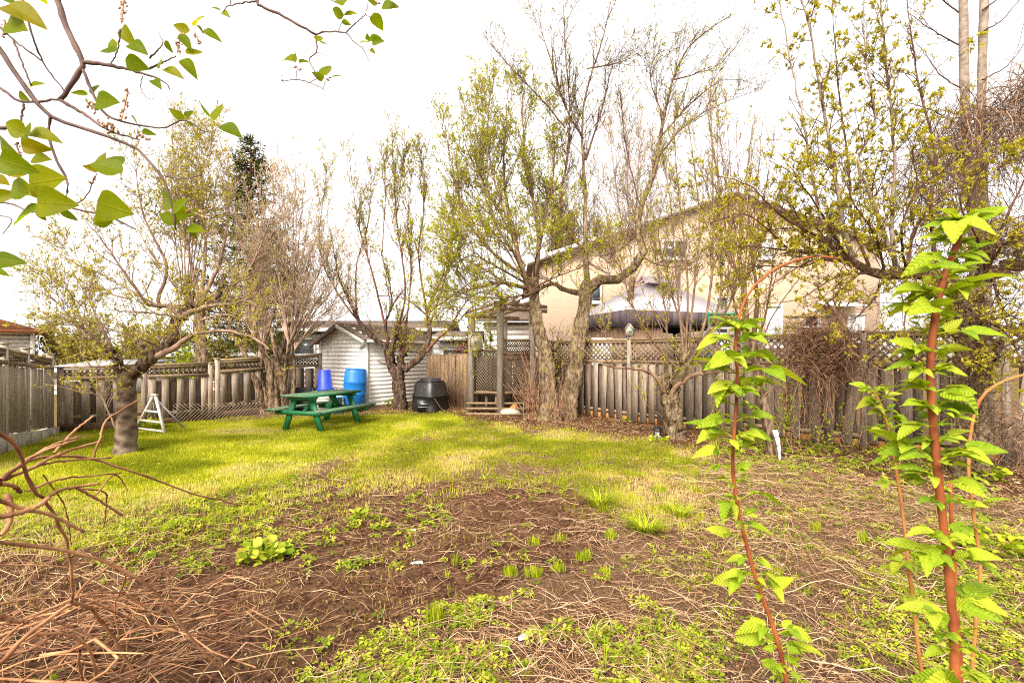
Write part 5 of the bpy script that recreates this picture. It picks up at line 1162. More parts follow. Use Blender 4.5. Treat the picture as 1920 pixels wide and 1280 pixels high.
# multi stemmed clump with fanning pale twigs
stm = [((497, 772), (470, 690), (445, 640), (400, 560)), ((505, 772), (490, 700), (498, 640), (520, 560)), ((520, 772), (516, 700), (530, 650), (545, 600)), ((530, 772), (536, 690), (545, 640), (580, 560)), ((512, 772), (505, 690), (480, 620), (470, 520)), ((545, 770), (552, 700), (548, 640), (548, 580)), ((540, 772), (525, 700), (515, 650), (500, 580))]
fan = [(430, 390), (455, 340), (480, 330), (505, 300), (530, 330), (555, 290), (575, 300), (560, 350), (600, 400), (640, 420), (660, 470), (690, 520), (700, 560), (640, 500), (610, 470), (590, 350), (470, 430), (520, 280), (680, 480), (620, 380)]
tree('shrub_clump', 'bare pale twigged shrub clump with many leaning stems beside the shed', (520, 772), [
    (T(*[(x, y, rng.normal(0, .12) * (i > 0)) for i, (x, y) in enumerate(s)]), .06 if i % 2 else .085, .03, 't' if i < 7 else 'l') for i, s in enumerate(stm)] + [
    (T((545 + rng.normal(0, 4), 655, .1), (545 + (x - 545) * .35, 655 + (y - 655) * .42, rng.normal(.1, .2)), (x, y, rng.normal(.1, .5))), .028, .004, 's') for x, y in fan] + [
    (T((490 + rng.normal(0, 12), 680, .1), (480 + rng.normal(0, 20), 580, .1), (x, y, rng.normal(.1, .4))), .024, .004, 's') for x, y in ((420, 470), (440, 420), (460, 380), (490, 400), (505, 440), (400, 500))],
    BARK, TWIG_W, LF_BUD, 12.3, [
    dict(src=[0], n=4.6, len=(.4, 1.4), ang=(15, 45), up=.4, curve=.03, rmax=.011, rtip=.004, t0=.15),
    dict(src=[1], n=4.2, len=(.2, .6), ang=(20, 55), up=.3, curve=.03, rmax=.006, rtip=.003, K=4, leaf=5.5, t0=.1),
    dict(src=[2], n=1.6, len=(.1, .28), ang=(25, 60), up=.25, rmax=.004, rtip=.003, K=3, leaf=2.6, t0=.1)],
    dict(size=(.028, .06), up=.3, wid=.7), rough=.3, kt=9, mul=(1.3, 1.5, 1.6), lmul=1.5)
# tree in front of the shed
tree('forked_tree', 'dark low forked tree with upright shoots standing before the white shed', (752, 763), [
    (T((752, 763, 0), (750, 730, 0), (748, 706, 0), (748, 688, 0)), .17, .145, 't'),
    (T((744, 705, 0), (733, 685, .05), (722, 650, .1), (712, 640, .1), (690, 622, .1), (668, 592, .2), (640, 530, .2), (620, 440, .3)), .10, .012, 'l'),
    (T((738, 690, 0), (735, 660, -.05), (741, 636, -.1), (748, 612, -.1)), .085, .055, 'l'),
    (T((724, 655, .1), (728, 632, .1), (722, 610, .1), (735, 560, 0), (715, 470, 0)), .05, .008, 'l'),
    (T((753, 692, 0), (752, 672, 0), (757, 656, 0)), .10, .075, 'l'),
    (T((753, 662, 0), (752, 648, 0)), .045, .04, 'l'),
    (T((758, 695, 0), (772, 682, 0), (792, 668, 0), (802, 645, .1), (806, 620, .1), (802, 598, .2), (820, 540, .2), (860, 470, .3)), .10, .015, 'l'),
    (T((800, 660, 0), (815, 640, .1), (840, 618, .1), (880, 560, 0), (930, 540, -.2)), .05, .006, 's'),
    (T((748, 612, -.1), (760, 540, 0), (745, 420, .1), (735, 262, .2)), .035, .005, 's'),
    (T((722, 610, .1), (700, 520, .1), (672, 420, 0), (655, 300, 0)), .035, .005, 's'),
    (T((690, 622, .1), (640, 560, .3), (600, 470, .3), (612, 320, .4)), .03, .005, 's'),
    (T((802, 598, .2), (785, 480, .2), (795, 380, .1), (790, 275, .1)), .035, .005, 's'),
    (T((806, 610, .2), (840, 500, 0), (850, 400, 0), (858, 300, .1)), .03, .005, 's'),
    (T((757, 656, 0), (770, 520, 0), (765, 420, -.1), (772, 300, -.2)), .03, .004, 's'),
    (T((668, 592, .2), (668, 500, .2), (690, 420, .2), (697, 330, .2)), .03, .004, 's'),
    (T((715, 480, 0), (722, 380, 0), (720, 290, .1)), .018, .004, 's'), (T((735, 420, .1), (752, 340, .1), (758, 290, 0)), .014, .004, 's'),
    (T((800, 590, .2), (760, 560, -.3), (720, 555, -.5), (680, 560, -.6)), .025, .004, 's'), (T((812, 580, .2), (860, 545, -.4), (900, 520, -.6)), .025, .004, 's')],
    BARK_D, TWIG_R, LF_YG, 12.8, [
    dict(src=[0], n=3.4, len=(.4, 1.6), ang=(15, 50), up=.75, curve=.08, rmax=.011, rtip=.004, t0=.3),
    dict(src=[1], n=4.2, len=(.15, .5), ang=(25, 60), up=.3, curve=.03, rmax=.006, rtip=.003, K=4, leaf=3.4, t0=.15),
    dict(src=[2], n=1.8, len=(.06, .2), ang=(25, 60), up=.25, rmax=.004, rtip=.003, K=3, leaf=2.2, t0=.1)],
    dict(size=(.028, .055), up=.3, wid=.9, clump=2), kt=14, rough=.3, lmul=.75, mul=(2.0, 2.3, 2.3))
# big split trunk in the middle: leafy left half and bare right half on the same tree
LV_LEAFY = [
    dict(src=[0], n=4.0, len=(.5, 1.8), ang=(20, 60), up=.45, curve=.05, rmax=.012, rtip=.004, t0=.2),
    dict(src=[1], n=4.6, len=(.2, .6), ang=(25, 65), up=.25, curve=.03, rmax=.006, rtip=.003, K=4, leaf=7, t0=.15),
    dict(src=[2], n=2.4, len=(.08, .25), ang=(25, 60), up=.2, rmax=.004, rtip=.003, K=3, leaf=4.5, t0=.1)]
tree('split_trunk_tree', 'large grey split trunk tree in the centre with green young leaves', (1030, 797), [
    (T((1032, 797, 0), (1030, 740, 0), (1026, 680, 0), (1014, 630, .05), (1006, 590, .1), (1000, 520, .1)), .20, .10, 't'),
    (T((1003, 560, .1), (985, 520, 0), (965, 450, 0), (945, 330, 0), (952, 170, .1)), .08, .006, 's'),
    (T((1000, 530, .1), (1010, 440, .2), (985, 300, .2), (978, 150, .2)), .07, .006, 's'),
    (T((990, 540, .1), (940, 530, -.3), (890, 540, -.5), (850, 560, -.7), (815, 600, -.8)), .06, .006, 's'),
    (T((985, 520, .1), (920, 470, -.2), (870, 400, -.2), (845, 300, 0), (835, 235, 0)), .05, .005, 's'),
    (T((985, 500, .1), (930, 420, 0), (905, 300, .1), (895, 190, .2)), .05, .005, 's'),
    (T((960, 440, 0), (905, 390, .3), (860, 350, .4), (825, 330, .4)), .03, .004, 's'),
    (T((960, 540, 0), (900, 500, .4), (840, 480, .6), (780, 490, .7)), .035, .004, 's'),
    (T((940, 530, 0), (880, 580, -.4), (840, 620, -.5), (800, 590, -.7)), .03, .004, 's'),
    (T((965, 450, 0), (925, 330, -.3), (915, 230, -.3), (925, 150, -.2)), .03, .004, 's'),
    (T((1000, 530, .1), (1020, 420, .5), (1040, 300, .5), (1030, 200, .6)), .04, .004, 's'),
    (T((1000, 540, .1), (1040, 520, -.4), (1090, 500, -.6), (1130, 470, -.7)), .03, .004, 's'),
    (T((985, 530, .1), (930, 500, -.6), (880, 480, -.9), (830, 520, -1.0), (800, 560, -1.0)), .03, .004, 's'), (T((980, 520, .1), (930, 440, .5), (880, 420, .7), (830, 430, .8)), .03, .004, 's'),
    (T((990, 545, .1), (950, 570, -.8), (900, 590, -1.0), (870, 570, -1.1)), .025, .004, 's'), (T((985, 520, .1), (950, 460, -.8), (900, 440, -1.0), (860, 450, -1.1)), .025, .004, 's'),
    (T((1000, 520, .1), (1010, 470, -.6), (1050, 430, -.8), (1080, 380, -.9)), .025, .004, 's'), (T((965, 450, 0), (900, 330, .3), (870, 260, .3), (872, 190, .3)), .025, .004, 's')],
    BARK_G, TWIG_T, LF_YG, 11.6, LV_LEAFY, dict(size=(.03, .06), up=.3, wid=.9, clump=2), kt=16, rough=.35, lmul=.48, mul=(2.2, 2.4, 2.2))
tree('leaning_split_tree', 'right hand leaning half of the split trunk with stout level limb and bare buds', (1062, 795), [
    (T((1058, 797, 0), (1068, 740, 0), (1077, 690, 0), (1086, 630, .05), (1096, 570, .1), (1102, 528, .1)), .21, .13, 't'),
    (T((1062, 760, 0), (1046, 700, -.05), (1040, 660, -.1), (1046, 640, -.1)), .08, .05, 'l'),
    (T((1098, 545, .1), (1122, 524, .1), (1150, 526, .05), (1172, 514, .0), (1196, 490, 0), (1206, 462, .05), (1194, 438, .1), (1200, 398, .1), (1226, 320, .2), (1238, 250, .2), (1262, 150, .3), (1300, 80, .3), (1370, 30, .3)), .125, .012, 'l'),
    (T((1102, 530, .1), (1098, 460, .15), (1098, 360, .2), (1092, 260, .2), (1098, 180, .2), (1128, 80, .2), (1150, -20, .2)), .065, .010, 'l'),
    (T((1096, 550, .1), (1062, 545, 0), (1034, 532, -.1), (1000, 548, -.2), (940, 560, -.3), (880, 556, -.5)), .075, .010, 'l'),
    (T((1098, 470, .1), (1070, 440, .1), (1050, 380, .1), (1064, 300, .1), (1068, 200, .1), (1060, 100, .1), (1055, -10, .1)), .04, .006, 's'),
    (T((1094, 260, .2), (1060, 200, .2), (1035, 120, .2), (1015, 60, .2), (992, 8, .2)), .03, .004, 's'),
    (T((1060, 240, .1), (1010, 180, 0), (960, 130, 0), (918, 82, 0)), .022, .003, 's'),
    (T((1098, 300, .2), (1130, 200, .3), (1150, 120, .4), (1190, 60, .4)), .03, .004, 's'),
    (T((1100, 130, .2), (1180, 110, .2), (1235, 60, .2)), .02, .003, 's'),
    (T((1204, 400, .1), (1186, 330, .1), (1170, 250, .1), (1160, 130, .1)), .022, .004, 's'),
    (T((1230, 300, .2), (1280, 240, .3), (1340, 200, .3), (1420, 170, .4)), .03, .004, 's'),
    (T((1236, 260, .2), (1300, 190, .2), (1360, 150, .2), (1430, 160, .2)), .025, .003, 's'),
    (T((1245, 220, .2), (1220, 150, .2), (1235, 100, .2), (1290, 90, .2)), .02, .003, 's'),
    (T((1262, 150, .3), (1300, 140, .4), (1350, 120, .5), (1400, 60, .5)), .02, .003, 's'),
    (T((1194, 440, .1), (1160, 470, -.3), (1120, 480, -.5), (1080, 470, -.6)), .025, .003, 's'),
    (T((1200, 480, 0), (1250, 500, -.4), (1310, 490, -.6)), .03, .004, 's')],
    BARK_G, TWIG_B, LF_YG, 11.75, [
    dict(src=[0], n=3.0, len=(.4, 1.5), ang=(20, 60), up=.4, curve=.03, rmax=.010, rtip=.0032, t0=.15),
    dict(src=[1], n=3.3, len=(.15, .5), ang=(25, 65), up=.25, curve=.03, rmax=.0055, rtip=.0028, K=4, leaf=1.2, t0=.15),
    dict(src=[2], n=1.6, len=(.05, .16), ang=(25, 60), up=.2, rmax=.004, rtip=.003, K=3, leaf=.9, t0=.1)],
    dict(size=(.024, .048), up=.3, wid=.8, clump=2), kt=16, rough=.38, mul=(3.0, 3.2, 2.4), lmul=.6)
# dead brush leaning on the split trunk
def brush(px, py, d, n, spread, h, label, matr, r=.007, lean=0.0, nm='dead_brush'):
    b = W(px, py, d); b[2] = float(hgt(b[0], b[1])); root = thing(nm, label, 'brush', b); a = rng.random(n) * 6.283; q = rng.random(n) * spread[0]; K = 7; P = np.zeros((n, K, 3)); hh = rng.uniform(h[0], h[1], n); dx = rng.normal(lean, spread[1], n); dy = rng.normal(0, spread[1] * .7, n); z0 = rng.uniform(0, .3, n) * hh
    for k in range(K):
        f = k / (K - 1); P[:, k] = np.stack([b[0] + np.cos(a) * q + dx * f ** 1.4, b[1] + np.sin(a) * q * .7 + dy * f, b[2] + hh * f], 1) + rng.normal(0, .018, (n, 3)) * (k > 0)
    R = rng.uniform(r * .5, r * 1.2, n)[:, None] * np.linspace(1, .4, K); g = Geo(); tubes(g, P, R, 4, rng.random(n))
    tw, tr = grow(P, R, 5, (.12, .45), (25, 70), .1, 0, .25, rmax=.004, rtip=.002, K=4); tubes(g, tw, tr, 3, rng.random(len(tw))); part('stems', g, matr, root, smooth=True, stuff=True)
brush(1000, 795, 11.6, 60, (.25, .35), (.6, 2.0), 'tangle of dead brown stems against the left of the split trunk', VINE, .007, -.2)
brush(1050, 800, 11.3, 46, (.35, .12), (.3, 1.1), 'dead upright suckers round the foot of the split trunk', VINE, .006, 0)
brush(850, 775, 12.9, 22, (.22, .30), (.6, 1.9), 'brown bare canes standing before the tan fence', TWIG_B, .006, -.12, 'bare_canes')
# vase shaped tree on the right
tree('vase_tree', 'vase shaped orchard tree with cut stubs and straight shoots before the lattice fence', (1264, 826), [
    (T((1266, 826, 0), (1262, 790, 0), (1256, 760, 0), (1254, 740, 0)), .165, .15, 't'),
    (T((1252, 752, 0), (1246, 725, 0), (1246, 702, 0)), .11, .085, 'l'),
    (T((1244, 735, 0), (1234, 712, -.05), (1218, 698, -.1), (1195, 692, -.15), (1150, 688, -.2), (1112, 674, -.2), (1090, 652, -.2)), .048, .012, 'w'),
    (T((1252, 758, 0), (1262, 735, -.1), (1278, 716, -.15), (1296, 704, -.2), (1330, 698, -.25), (1378, 698, -.3)), .062, .026, 'w'),
    (T((1260, 745, 0), (1274, 715, .05), (1282, 690, .1), (1284, 664, .1), (1300, 650, .1)), .10, .05, 'l'),
    (T((1284, 690, .1), (1312, 650, .1), (1326, 635, .15)), .05, .02, 'l'),
    (T((1300, 655, .1), (1292, 640, .1), (1262, 560, .1), (1240, 470, .1), (1222, 400, .1)), .03, .006, 's'),
    (T((1270, 690, 0), (1225, 640, 0), (1195, 590, -.1), (1168, 520, -.1), (1150, 440, -.1)), .028, .005, 's'),
    (T((1282, 664, .1), (1272, 560, .1), (1262, 440, .1), (1250, 330, .2), (1220, 250, .2)), .03, .005, 's'),
    (T((1290, 660, .1), (1300, 560, .2), (1312, 420, .2), (1300, 300, .2), (1290, 230, .2)), .03, .005, 's'),
    (T((1310, 650, .1), (1330, 560, .2), (1338, 420, .2), (1335, 260, .2), (1330, 120, .2)), .03, .005, 's'),
    (T((1316, 645, .1), (1350, 560, .2), (1352, 440, .3), (1345, 300, .3), (1348, 190, .3)), .028, .005, 's'),
    (T((1320, 640, .1), (1372, 560, .1), (1390, 450, .1), (1400, 330, .1), (1412, 230, .2)), .028, .005, 's'),
    (T((1286, 665, .1), (1290, 540, 0), (1280, 430, -.1), (1268, 310, -.1), (1262, 140, -.1)), .026, .004, 's'),
    (T((1250, 705, 0), (1250, 600, -.1), (1232, 500, -.2), (1200, 380, -.2)), .024, .004, 's'),
    (T((1300, 704, -.2), (1292, 690, -.2), (1252, 640, -.3), (1215, 560, -.3)), .016, .004, 's'),
    (T((1340, 698, -.25), (1345, 640, -.25), (1362, 560, -.2), (1370, 440, -.2)), .016, .004, 's'),
    (T((1150, 688, -.2), (1140, 640, -.2), (1100, 560, -.2), (1090, 480, -.1)), .012, .003, 's'),
    (T((1240, 780, -.1), (1215, 760, -.2), (1205, 735, -.25)), .012, .004, 's')],
    BARK_G, TWIG_T, LF_YG, 9.25, [
    dict(src=[0], n=3.2, len=(.3, 1.1), ang=(15, 50), up=.55, curve=.04, rmax=.009, rtip=.003, t0=.2),
    dict(src=[1], n=3.6, len=(.12, .4), ang=(25, 60), up=.25, curve=.02, rmax=.005, rtip=.0025, K=4, leaf=1.9, t0=.15),
    dict(src=[2], n=1.4, len=(.04, .12), ang=(25, 60), up=.2, rmax=.0035, rtip=.0025, K=3, leaf=1.6, t0=.1)],
    dict(size=(.024, .048), up=.35, wid=.8, clump=3), kt=16, rough=.32, mul=(2.6, 2.8, 2.4), lmul=.7)
tree('leaning_tree', 'slim brown trunk leaning left beside the white spiral tree guard', (1450, 862), [
    (T((1449, 862, 0), (1440, 800, .02), (1428, 740, .05), (1418, 690, .1), (1412, 640, .1)), .085, .055, 't'),
    (T((1412, 645, .1), (1420, 560, .1), (1408, 460, .1), (1400, 340, .2)), .045, .006, 's'),
    (T((1416, 680, .1), (1440, 610, 0), (1470, 560, -.1), (1500, 520, -.2)), .02, .004, 's'),
    (T((1414, 660, .1), (1385, 600, .1), (1366, 500, .1), (1372, 380, .1)), .024, .005, 's'),
    (T((1415, 650, .1), (1435, 590, .2), (1450, 480, .3), (1440, 380, .3)), .024, .005, 's'),
    (T((1430, 745, 0), (1470, 700, -.1), (1480, 640, -.1)), .012, .003, 's')],
    BARK, TWIG_T, LF_OL, 7.55, [
    dict(src=[0], n=4.4, len=(.3, .9), ang=(20, 60), up=.35, curve=.03, rmax=.008, rtip=.0028, t0=.15),
    dict(src=[1], n=4.0, len=(.1, .35), ang=(25, 60), up=.2, curve=.02, rmax=.0045, rtip=.0022, K=4, leaf=1.6, t0=.15),
    dict(src=[2], n=2.0, len=(.03, .10), ang=(25, 60), up=.2, rmax=.003, rtip=.002, K=3, leaf=3.0, t0=.3, lt0=.6)],
    dict(size=(.022, .045), up=.35, wid=.7, clump=2), kt=12, rough=.3)
# shaggy old tree at the right
LVS = [dict(src=[0], n=3.6, len=(.25, .95), ang=(25, 70), up=.25, curve=.03, wig=.17, rmax=.008, rtip=.0025, t0=.12),
    dict(src=[1], n=4.4, len=(.1, .35), ang=(30, 70), up=.2, curve=.03, wig=.2, rmax=.0045, rtip=.0022, K=4, leaf=.8, t0=.12),
    dict(src=[2], n=2.6, len=(.02, .07), ang=(25, 60), up=.2, rmax=.003, rtip=.002, K=3, leaf=4.2, t0=.2, lt0=.7)]
tree('old_orchard_tree', 'old shaggy barked tree with heavy level limbs at the right of the yard', (1822, 905), [
    (T((1822, 905, 0), (1822, 840, 0), (1820, 760, 0), (1822, 690, 0), (1818, 620, 0), (1812, 570, 0), (1808, 540, 0)), .165, .15, 't'),
    (T((1806, 560, 0), (1770, 524, .05), (1720, 512, .1), (1660, 514, .15), (1620, 504, .2), (1590, 486, .2), (1560, 474, .2), (1480, 470, .2), (1400, 462, .2)), .12, .008, 'l'),
    (T((1815, 560, 0), (1850, 515, .1), (1895, 500, .1), (1960, 490, .1)), .11, .07, 'l'),
    (T((1812, 560, 0), (1790, 620, -.3), (1770, 590, -.5), (1755, 560, -.6)), .03, .008, 's'),
    (T((1600, 490, .2), (1584, 440, .2), (1568, 340, .2), (1540, 180, .2), (1520, 60, .2), (1500, -20, .2)), .04, .012, 'w'),
    (T((1575, 478, .2), (1545, 420, .2), (1525, 330, .2), (1500, 200, .2), (1480, 100, .2), (1462, 0, .2)), .028, .008, 'w'),
    (T((1680, 510, .15), (1672, 420, .15), (1680, 300, .2), (1668, 180, .2), (1655, 40, .2), (1650, -20, .2)), .032, .010, 'w'),
    (T((1685, 512, .15), (1660, 440, .1), (1630, 360, .1), (1610, 300, .1), (1640, 230, .1), (1622, 100, .1), (1618, -10, .1)), .035, .008, 'w'),
    (T((1630, 500, .2), (1600, 420, .3), (1590, 300, .4), (1572, 170, .4), (1560, 0, .4)), .022, .005, 's'),
    (T((1760, 520, .1), (1745, 400, .2), (1752, 280, .2), (1720, 150, .3), (1700, -10, .3)), .03, .006, 's'),
    (T((1700, 512, .1), (1715, 430, .1), (1760, 370, .0), (1830, 340, -.1), (1900, 300, -.2)), .03, .006, 's'),
    (T((1610, 500, .2), (1540, 450, .0), (1460, 400, -.1), (1400, 345, -.2), (1340, 330, -.2)), .026, .004, 's'),
    (T((1590, 490, .2), (1520, 490, -.2), (1440, 540, -.4), (1390, 600, -.5)), .02, .004, 's'),
    (T((1660, 515, .1), (1630, 570, -.3), (1590, 600, -.5), (1560, 560, -.6)), .018, .004, 's'),
    (T((1560, 478, .2), (1500, 420, .3), (1440, 380, .5), (1360, 420, .6)), .02, .004, 's'),
    (T((1620, 505, .2), (1560, 560, .3), (1500, 620, .3)), .016, .004, 's'),
    (T((1720, 515, .1), (1700, 580, -.4), (1690, 640, -.5), (1660, 670, -.6)), .016, .004, 's'),
    (T((1850, 515, .1), (1870, 450, -.2), (1900, 380, -.4), (1940, 300, -.5)), .03, .006, 's'),
    (T((1815, 600, 0), (1870, 610, -.4), (1930, 640, -.6)), .03, .010, 's'), (T((1822, 690, 0), (1850, 700, -.2), (1868, 672, -.3), (1880, 640, -.3)), .03, .018, 'l'),
    (T((1860, 510, .1), (1880, 580, -.3), (1920, 600, -.5)), .025, .006, 's'), (T((1830, 540, 0), (1880, 460, -.5), (1925, 440, -.8)), .03, .008, 's'),
    (T((1600, 490, .2), (1530, 440, .6), (1450, 430, .9), (1370, 470, 1.0)), .022, .004, 's'), (T((1590, 486, .2), (1540, 400, -.3), (1490, 330, -.6), (1440, 300, -.7)), .022, .004, 's'), (T((1640, 510, .2), (1570, 520, -.3), (1500, 560, -.4), (1430, 570, -.5)), .018, .004, 's'),
    (T((1660, 514, .15), (1640, 440, -.3), (1600, 380, -.5), (1570, 300, -.5)), .02, .004, 's'), (T((1700, 512, .1), (1690, 430, -.4), (1720, 340, -.6), (1700, 250, -.6)), .02, .004, 's'), (T((1850, 515, .1), (1830, 440, -.5), (1800, 380, -.7), (1820, 300, -.8)), .02, .004, 's'),
    (T((1870, 560, -.3), (1900, 640, -.6), (1930, 720, -.7)), .016, .005, 's'), (T((1820, 600, -.1), (1860, 640, -.5), (1900, 660, -.7)), .016, .005, 's'), (T((1560, 476, .2), (1500, 500, .6), (1430, 500, .8), (1360, 540, .9)), .018, .004, 's'), (T((1480, 470, .2), (1440, 430, 0), (1390, 400, -.1), (1330, 420, -.2)), .014, .004, 's')],
    BARK_V, TWIG_B, LF_OL, 6.35, LVS, dict(size=(.032, .065), up=.35, wid=.62, clump=3), kt=20, rough=.25, wmat=GREYB, mul=(2.8, 2.6, 2.0), lmul=.75)
# grey twin stems behind the old tree
tree('twin_stem_tree', 'pale grey twin stemmed tree rising behind the shaggy tree', (1815, 820), [
    (T((1822, 812, 0), (1830, 640, 0), (1826, 420, 0), (1815, 300, 0), (1808, 150, 0), (1806, -30, 0)), .10, .055, 't'),
    (T((1840, 800, 0), (1848, 600, .1), (1842, 380, .1), (1840, 200, .1), (1846, -30, .1)), .09, .055, 't'),
    ] + [(T((1808 + s, y, 0), (1808 + s + dx * .5, y - 30, .1), (1808 + s + dx, y - 30 - up_, .1 + dd)), .014, .004, 's') for s, y, dx, up_, dd in ((0, 90, -110, 40, 0), (0, 170, -90, 60, .3), (34, 60, 90, 60, .1), (34, 150, 100, 70, -.2), (0, 240, -110, 20, -.3), (34, 230, 90, 80, 0), (0, 30, -80, 60, -.3), (34, 20, 70, 60, .3), (0, 300, -120, -10, .2), (34, 310, 80, 40, .2))],
    GREYB, TWIG_D, LF_OL, 7.9, [
    dict(src=[0], n=3.0, len=(.2, .7), ang=(25, 60), up=.2, curve=.02, rmax=.006, rtip=.0025, t0=.2),
    dict(src=[1], n=3.0, len=(.08, .25), ang=(25, 60), up=.2, rmax=.004, rtip=.002, K=3, leaf=1.0, t0=.2)],
    dict(size=(.022, .044), up=.35, wid=.6, clump=2), kt=14, rough=.06)
# trees behind the right fence filling the gaps
tree('shoot_tree', 'bare tree of many straight red brown shoots behind the right fence', (1400, 700), [
    (T((1400, 720, 0), (1398, 600, 0), (1392, 500, 0)), .09, .06, 't')] + [
    (T((1394, 540, 0), (1394 + (x - 1394) * .4, 460, .1), (x, y, rng.normal(0, .4))), .022, .004, 's') for x, y in ((1300, 260), (1325, 200), (1340, 150), (1360, 180), (1380, 230), (1410, 260), (1430, 230), (1450, 270), (1480, 300), (1290, 330), (1470, 350))],
    BARK, TWIG_R, LF_OR, 11.6, [
    dict(src=[0], n=3.0, len=(.4, 1.2), ang=(12, 35), up=.6, curve=.03, rmax=.008, rtip=.0032, t0=.2),
    dict(src=[1], n=2.6, len=(.1, .3), ang=(25, 55), up=.3, rmax=.0045, rtip=.003, K=4, leaf=1.0, t0=.2)], dict(size=(.024, .048), clump=2), rough=.2, mul=(3.0, 3.0, 1), lmul=.6)
tree('pale_twig_tree', 'bare pale pink twigged tree behind the fence between the gazebo and the split trunk', (1175, 690), [
    (T((1178, 720, 0), (1180, 600, 0), (1186, 520, 0)), .10, .07, 't')] + [
    (T((1186, 540, 0), (1186 + (x - 1186) * .5, 540 + (y - 540) * .45, .1), (x, y, rng.normal(0, .5))), .022, .004, 's') for x, y in ((1010, 420), (1040, 370), (1080, 380), (1110, 300), (1140, 230), (1170, 200), (1200, 230), (1230, 290), (1260, 330), (1300, 360), (1330, 420), (1120, 420), (1350, 470))],
    BARK, TWIG_W, LF_YG, 13.6, [
    dict(src=[0], n=3.6, len=(.5, 1.6), ang=(15, 50), up=.3, curve=.02, rmax=.009, rtip=.004, t0=.2),
    dict(src=[1], n=4.0, len=(.2, .6), ang=(25, 60), up=.2, rmax=.006, rtip=.0035, K=4, leaf=1.6, t0=.15)], dict(size=(.026, .05), clump=2), rough=.2, mul=(3.0, 3.0, 1), lmul=.6)
tree('stub_tree', 'short forked stub with young leaves growing over the fence top', (1590, 640), [
    (T((1592, 700, 0), (1590, 640, 0), (1576, 612, 0), (1566, 590, 0), (1560, 575, 0)), .06, .045, 't'),
    (T((1562, 580, 0), (1540, 555, .05), (1530, 530, .1)), .028, .008, 'l'), (T((1572, 600, 0), (1590, 570, 0), (1620, 560, -.1), (1640, 540, -.1)), .02, .006, 'l'), (T((1562, 580, 0), (1572, 550, 0), (1580, 530, 0)), .02, .006, 'l')],
    BARK, TWIG_B, LF_OL, 9.3, [dict(src=[0], n=9, len=(.1, .4), ang=(25, 70), up=.3, rmax=.006, rtip=.0025, K=5, t0=.3, leaf=2.5), dict(src=[1], n=4, len=(.03, .08), ang=(25, 60), up=.2, rmax=.003, rtip=.002, K=3, leaf=5, lt0=.6)], dict(size=(.025, .05), wid=.6, clump=2), rough=.3)
# vine masses
def vine(label, path, r, n, h, d0, matr, hang=True, nm='vine_tangle', rr=.004, up=0):
    pts = np.array([W(p[0], p[1], d0 + p[2]) for p in path]); b = pts.mean(0); root = thing(nm, label, 'vine', b); c = smooth_path(pts, 24); K = 9
    i = rng.integers(0, 24, n); o = c[i] + nrm(rng.normal(size=(n, 3))) * (rng.random(n)[:, None] ** .5) * np.array(r); P = np.zeros((n, K, 3)); P[:, 0] = o; d = nrm(rng.normal(size=(n, 3)) + np.array([0, 0, .2])); ln = rng.uniform(h[0], h[1], n)
    for k in range(1, K):
        cen = c[i] - P[:, k - 1]
        d = nrm(d + rng.normal(0, .28, (n, 3)) + (cen * 1.1 if not hang else cen * .25) + np.array([0, 0, (-.30 if hang else -.03) + up])); P[:, k] = P[:, k - 1] + d * (ln / (K - 1))[:, None]
    P[:, :, 2] = np.maximum(P[:, :, 2], .02)
    R = rng.uniform(rr * .5, rr * 1.3, n)[:, None] * np.linspace(1, .6, K); g = Geo(); tubes(g, P, R, 3, rng.random(n)); tw, tr = grow(P, R, 2.0, (.1, .35), (30, 80), -.1 if hang else 0, 0, .3, rmax=.003, rtip=.0016, K=4); tubes(g, tw, tr, 3, rng.random(len(tw)))
    part('stems', g, matr, root, smooth=True, stuff=True); return root
vine('round tangle of dead vine stems heaped on the lattice fence top', [(1500, 650, 0), (1530, 640, 0), (1560, 648, 0), (1590, 665, 0)], (.38, .18, .30), 430, (.5, 1.7), 8.5, VINE, False, rr=.005)
vine('curtain of dead vine hanging down the fence below the round tangle', [(1480, 690, 0), (1530, 690, 0), (1590, 690, -.2), (1640, 700, -.4)], (.32, .10, .15), 210, (.7, 1.8), 8.42, VINE, True, rr=.0045)
vine('brown mass of hanging vine stems high at the right frame edge', [(1740, 350, .2), (1790, 280, .2), (1850, 220, .2), (1930, 170, .2), (1990, 180, .2)], (.5, .45, .5), 760, (.6, 1.9), 6.9, TWIG_T, True, 'hanging_vine', .0055)
vine('tangled grey vine twigs between the heavy limbs at right', [(1800, 480, 0), (1850, 450, 0), (1920, 440, 0), (1960, 520, 0)], (.4, .4, .35), 260, (.5, 1.4), 6.3, TWIG_T, False, 'hanging_vine', .004)
vine('loose dead vine loops at the fence foot by the right frame edge', [(1890, 780, 0), (1930, 820, 0), (1980, 820, 0)], (.3, .25, .3), 90, (.5, 1.3), 6.5, VINE, True)
vine('thin dead vines climbing the shaggy trunk', [(1820, 860, -.15), (1824, 760, -.15), (1818, 640, -.15), (1815, 580, -.15)], (.16, .08, .2), 130, (.4, 1.1), 6.3, BARK_V, False, 'vine_tangle', .006, .12)
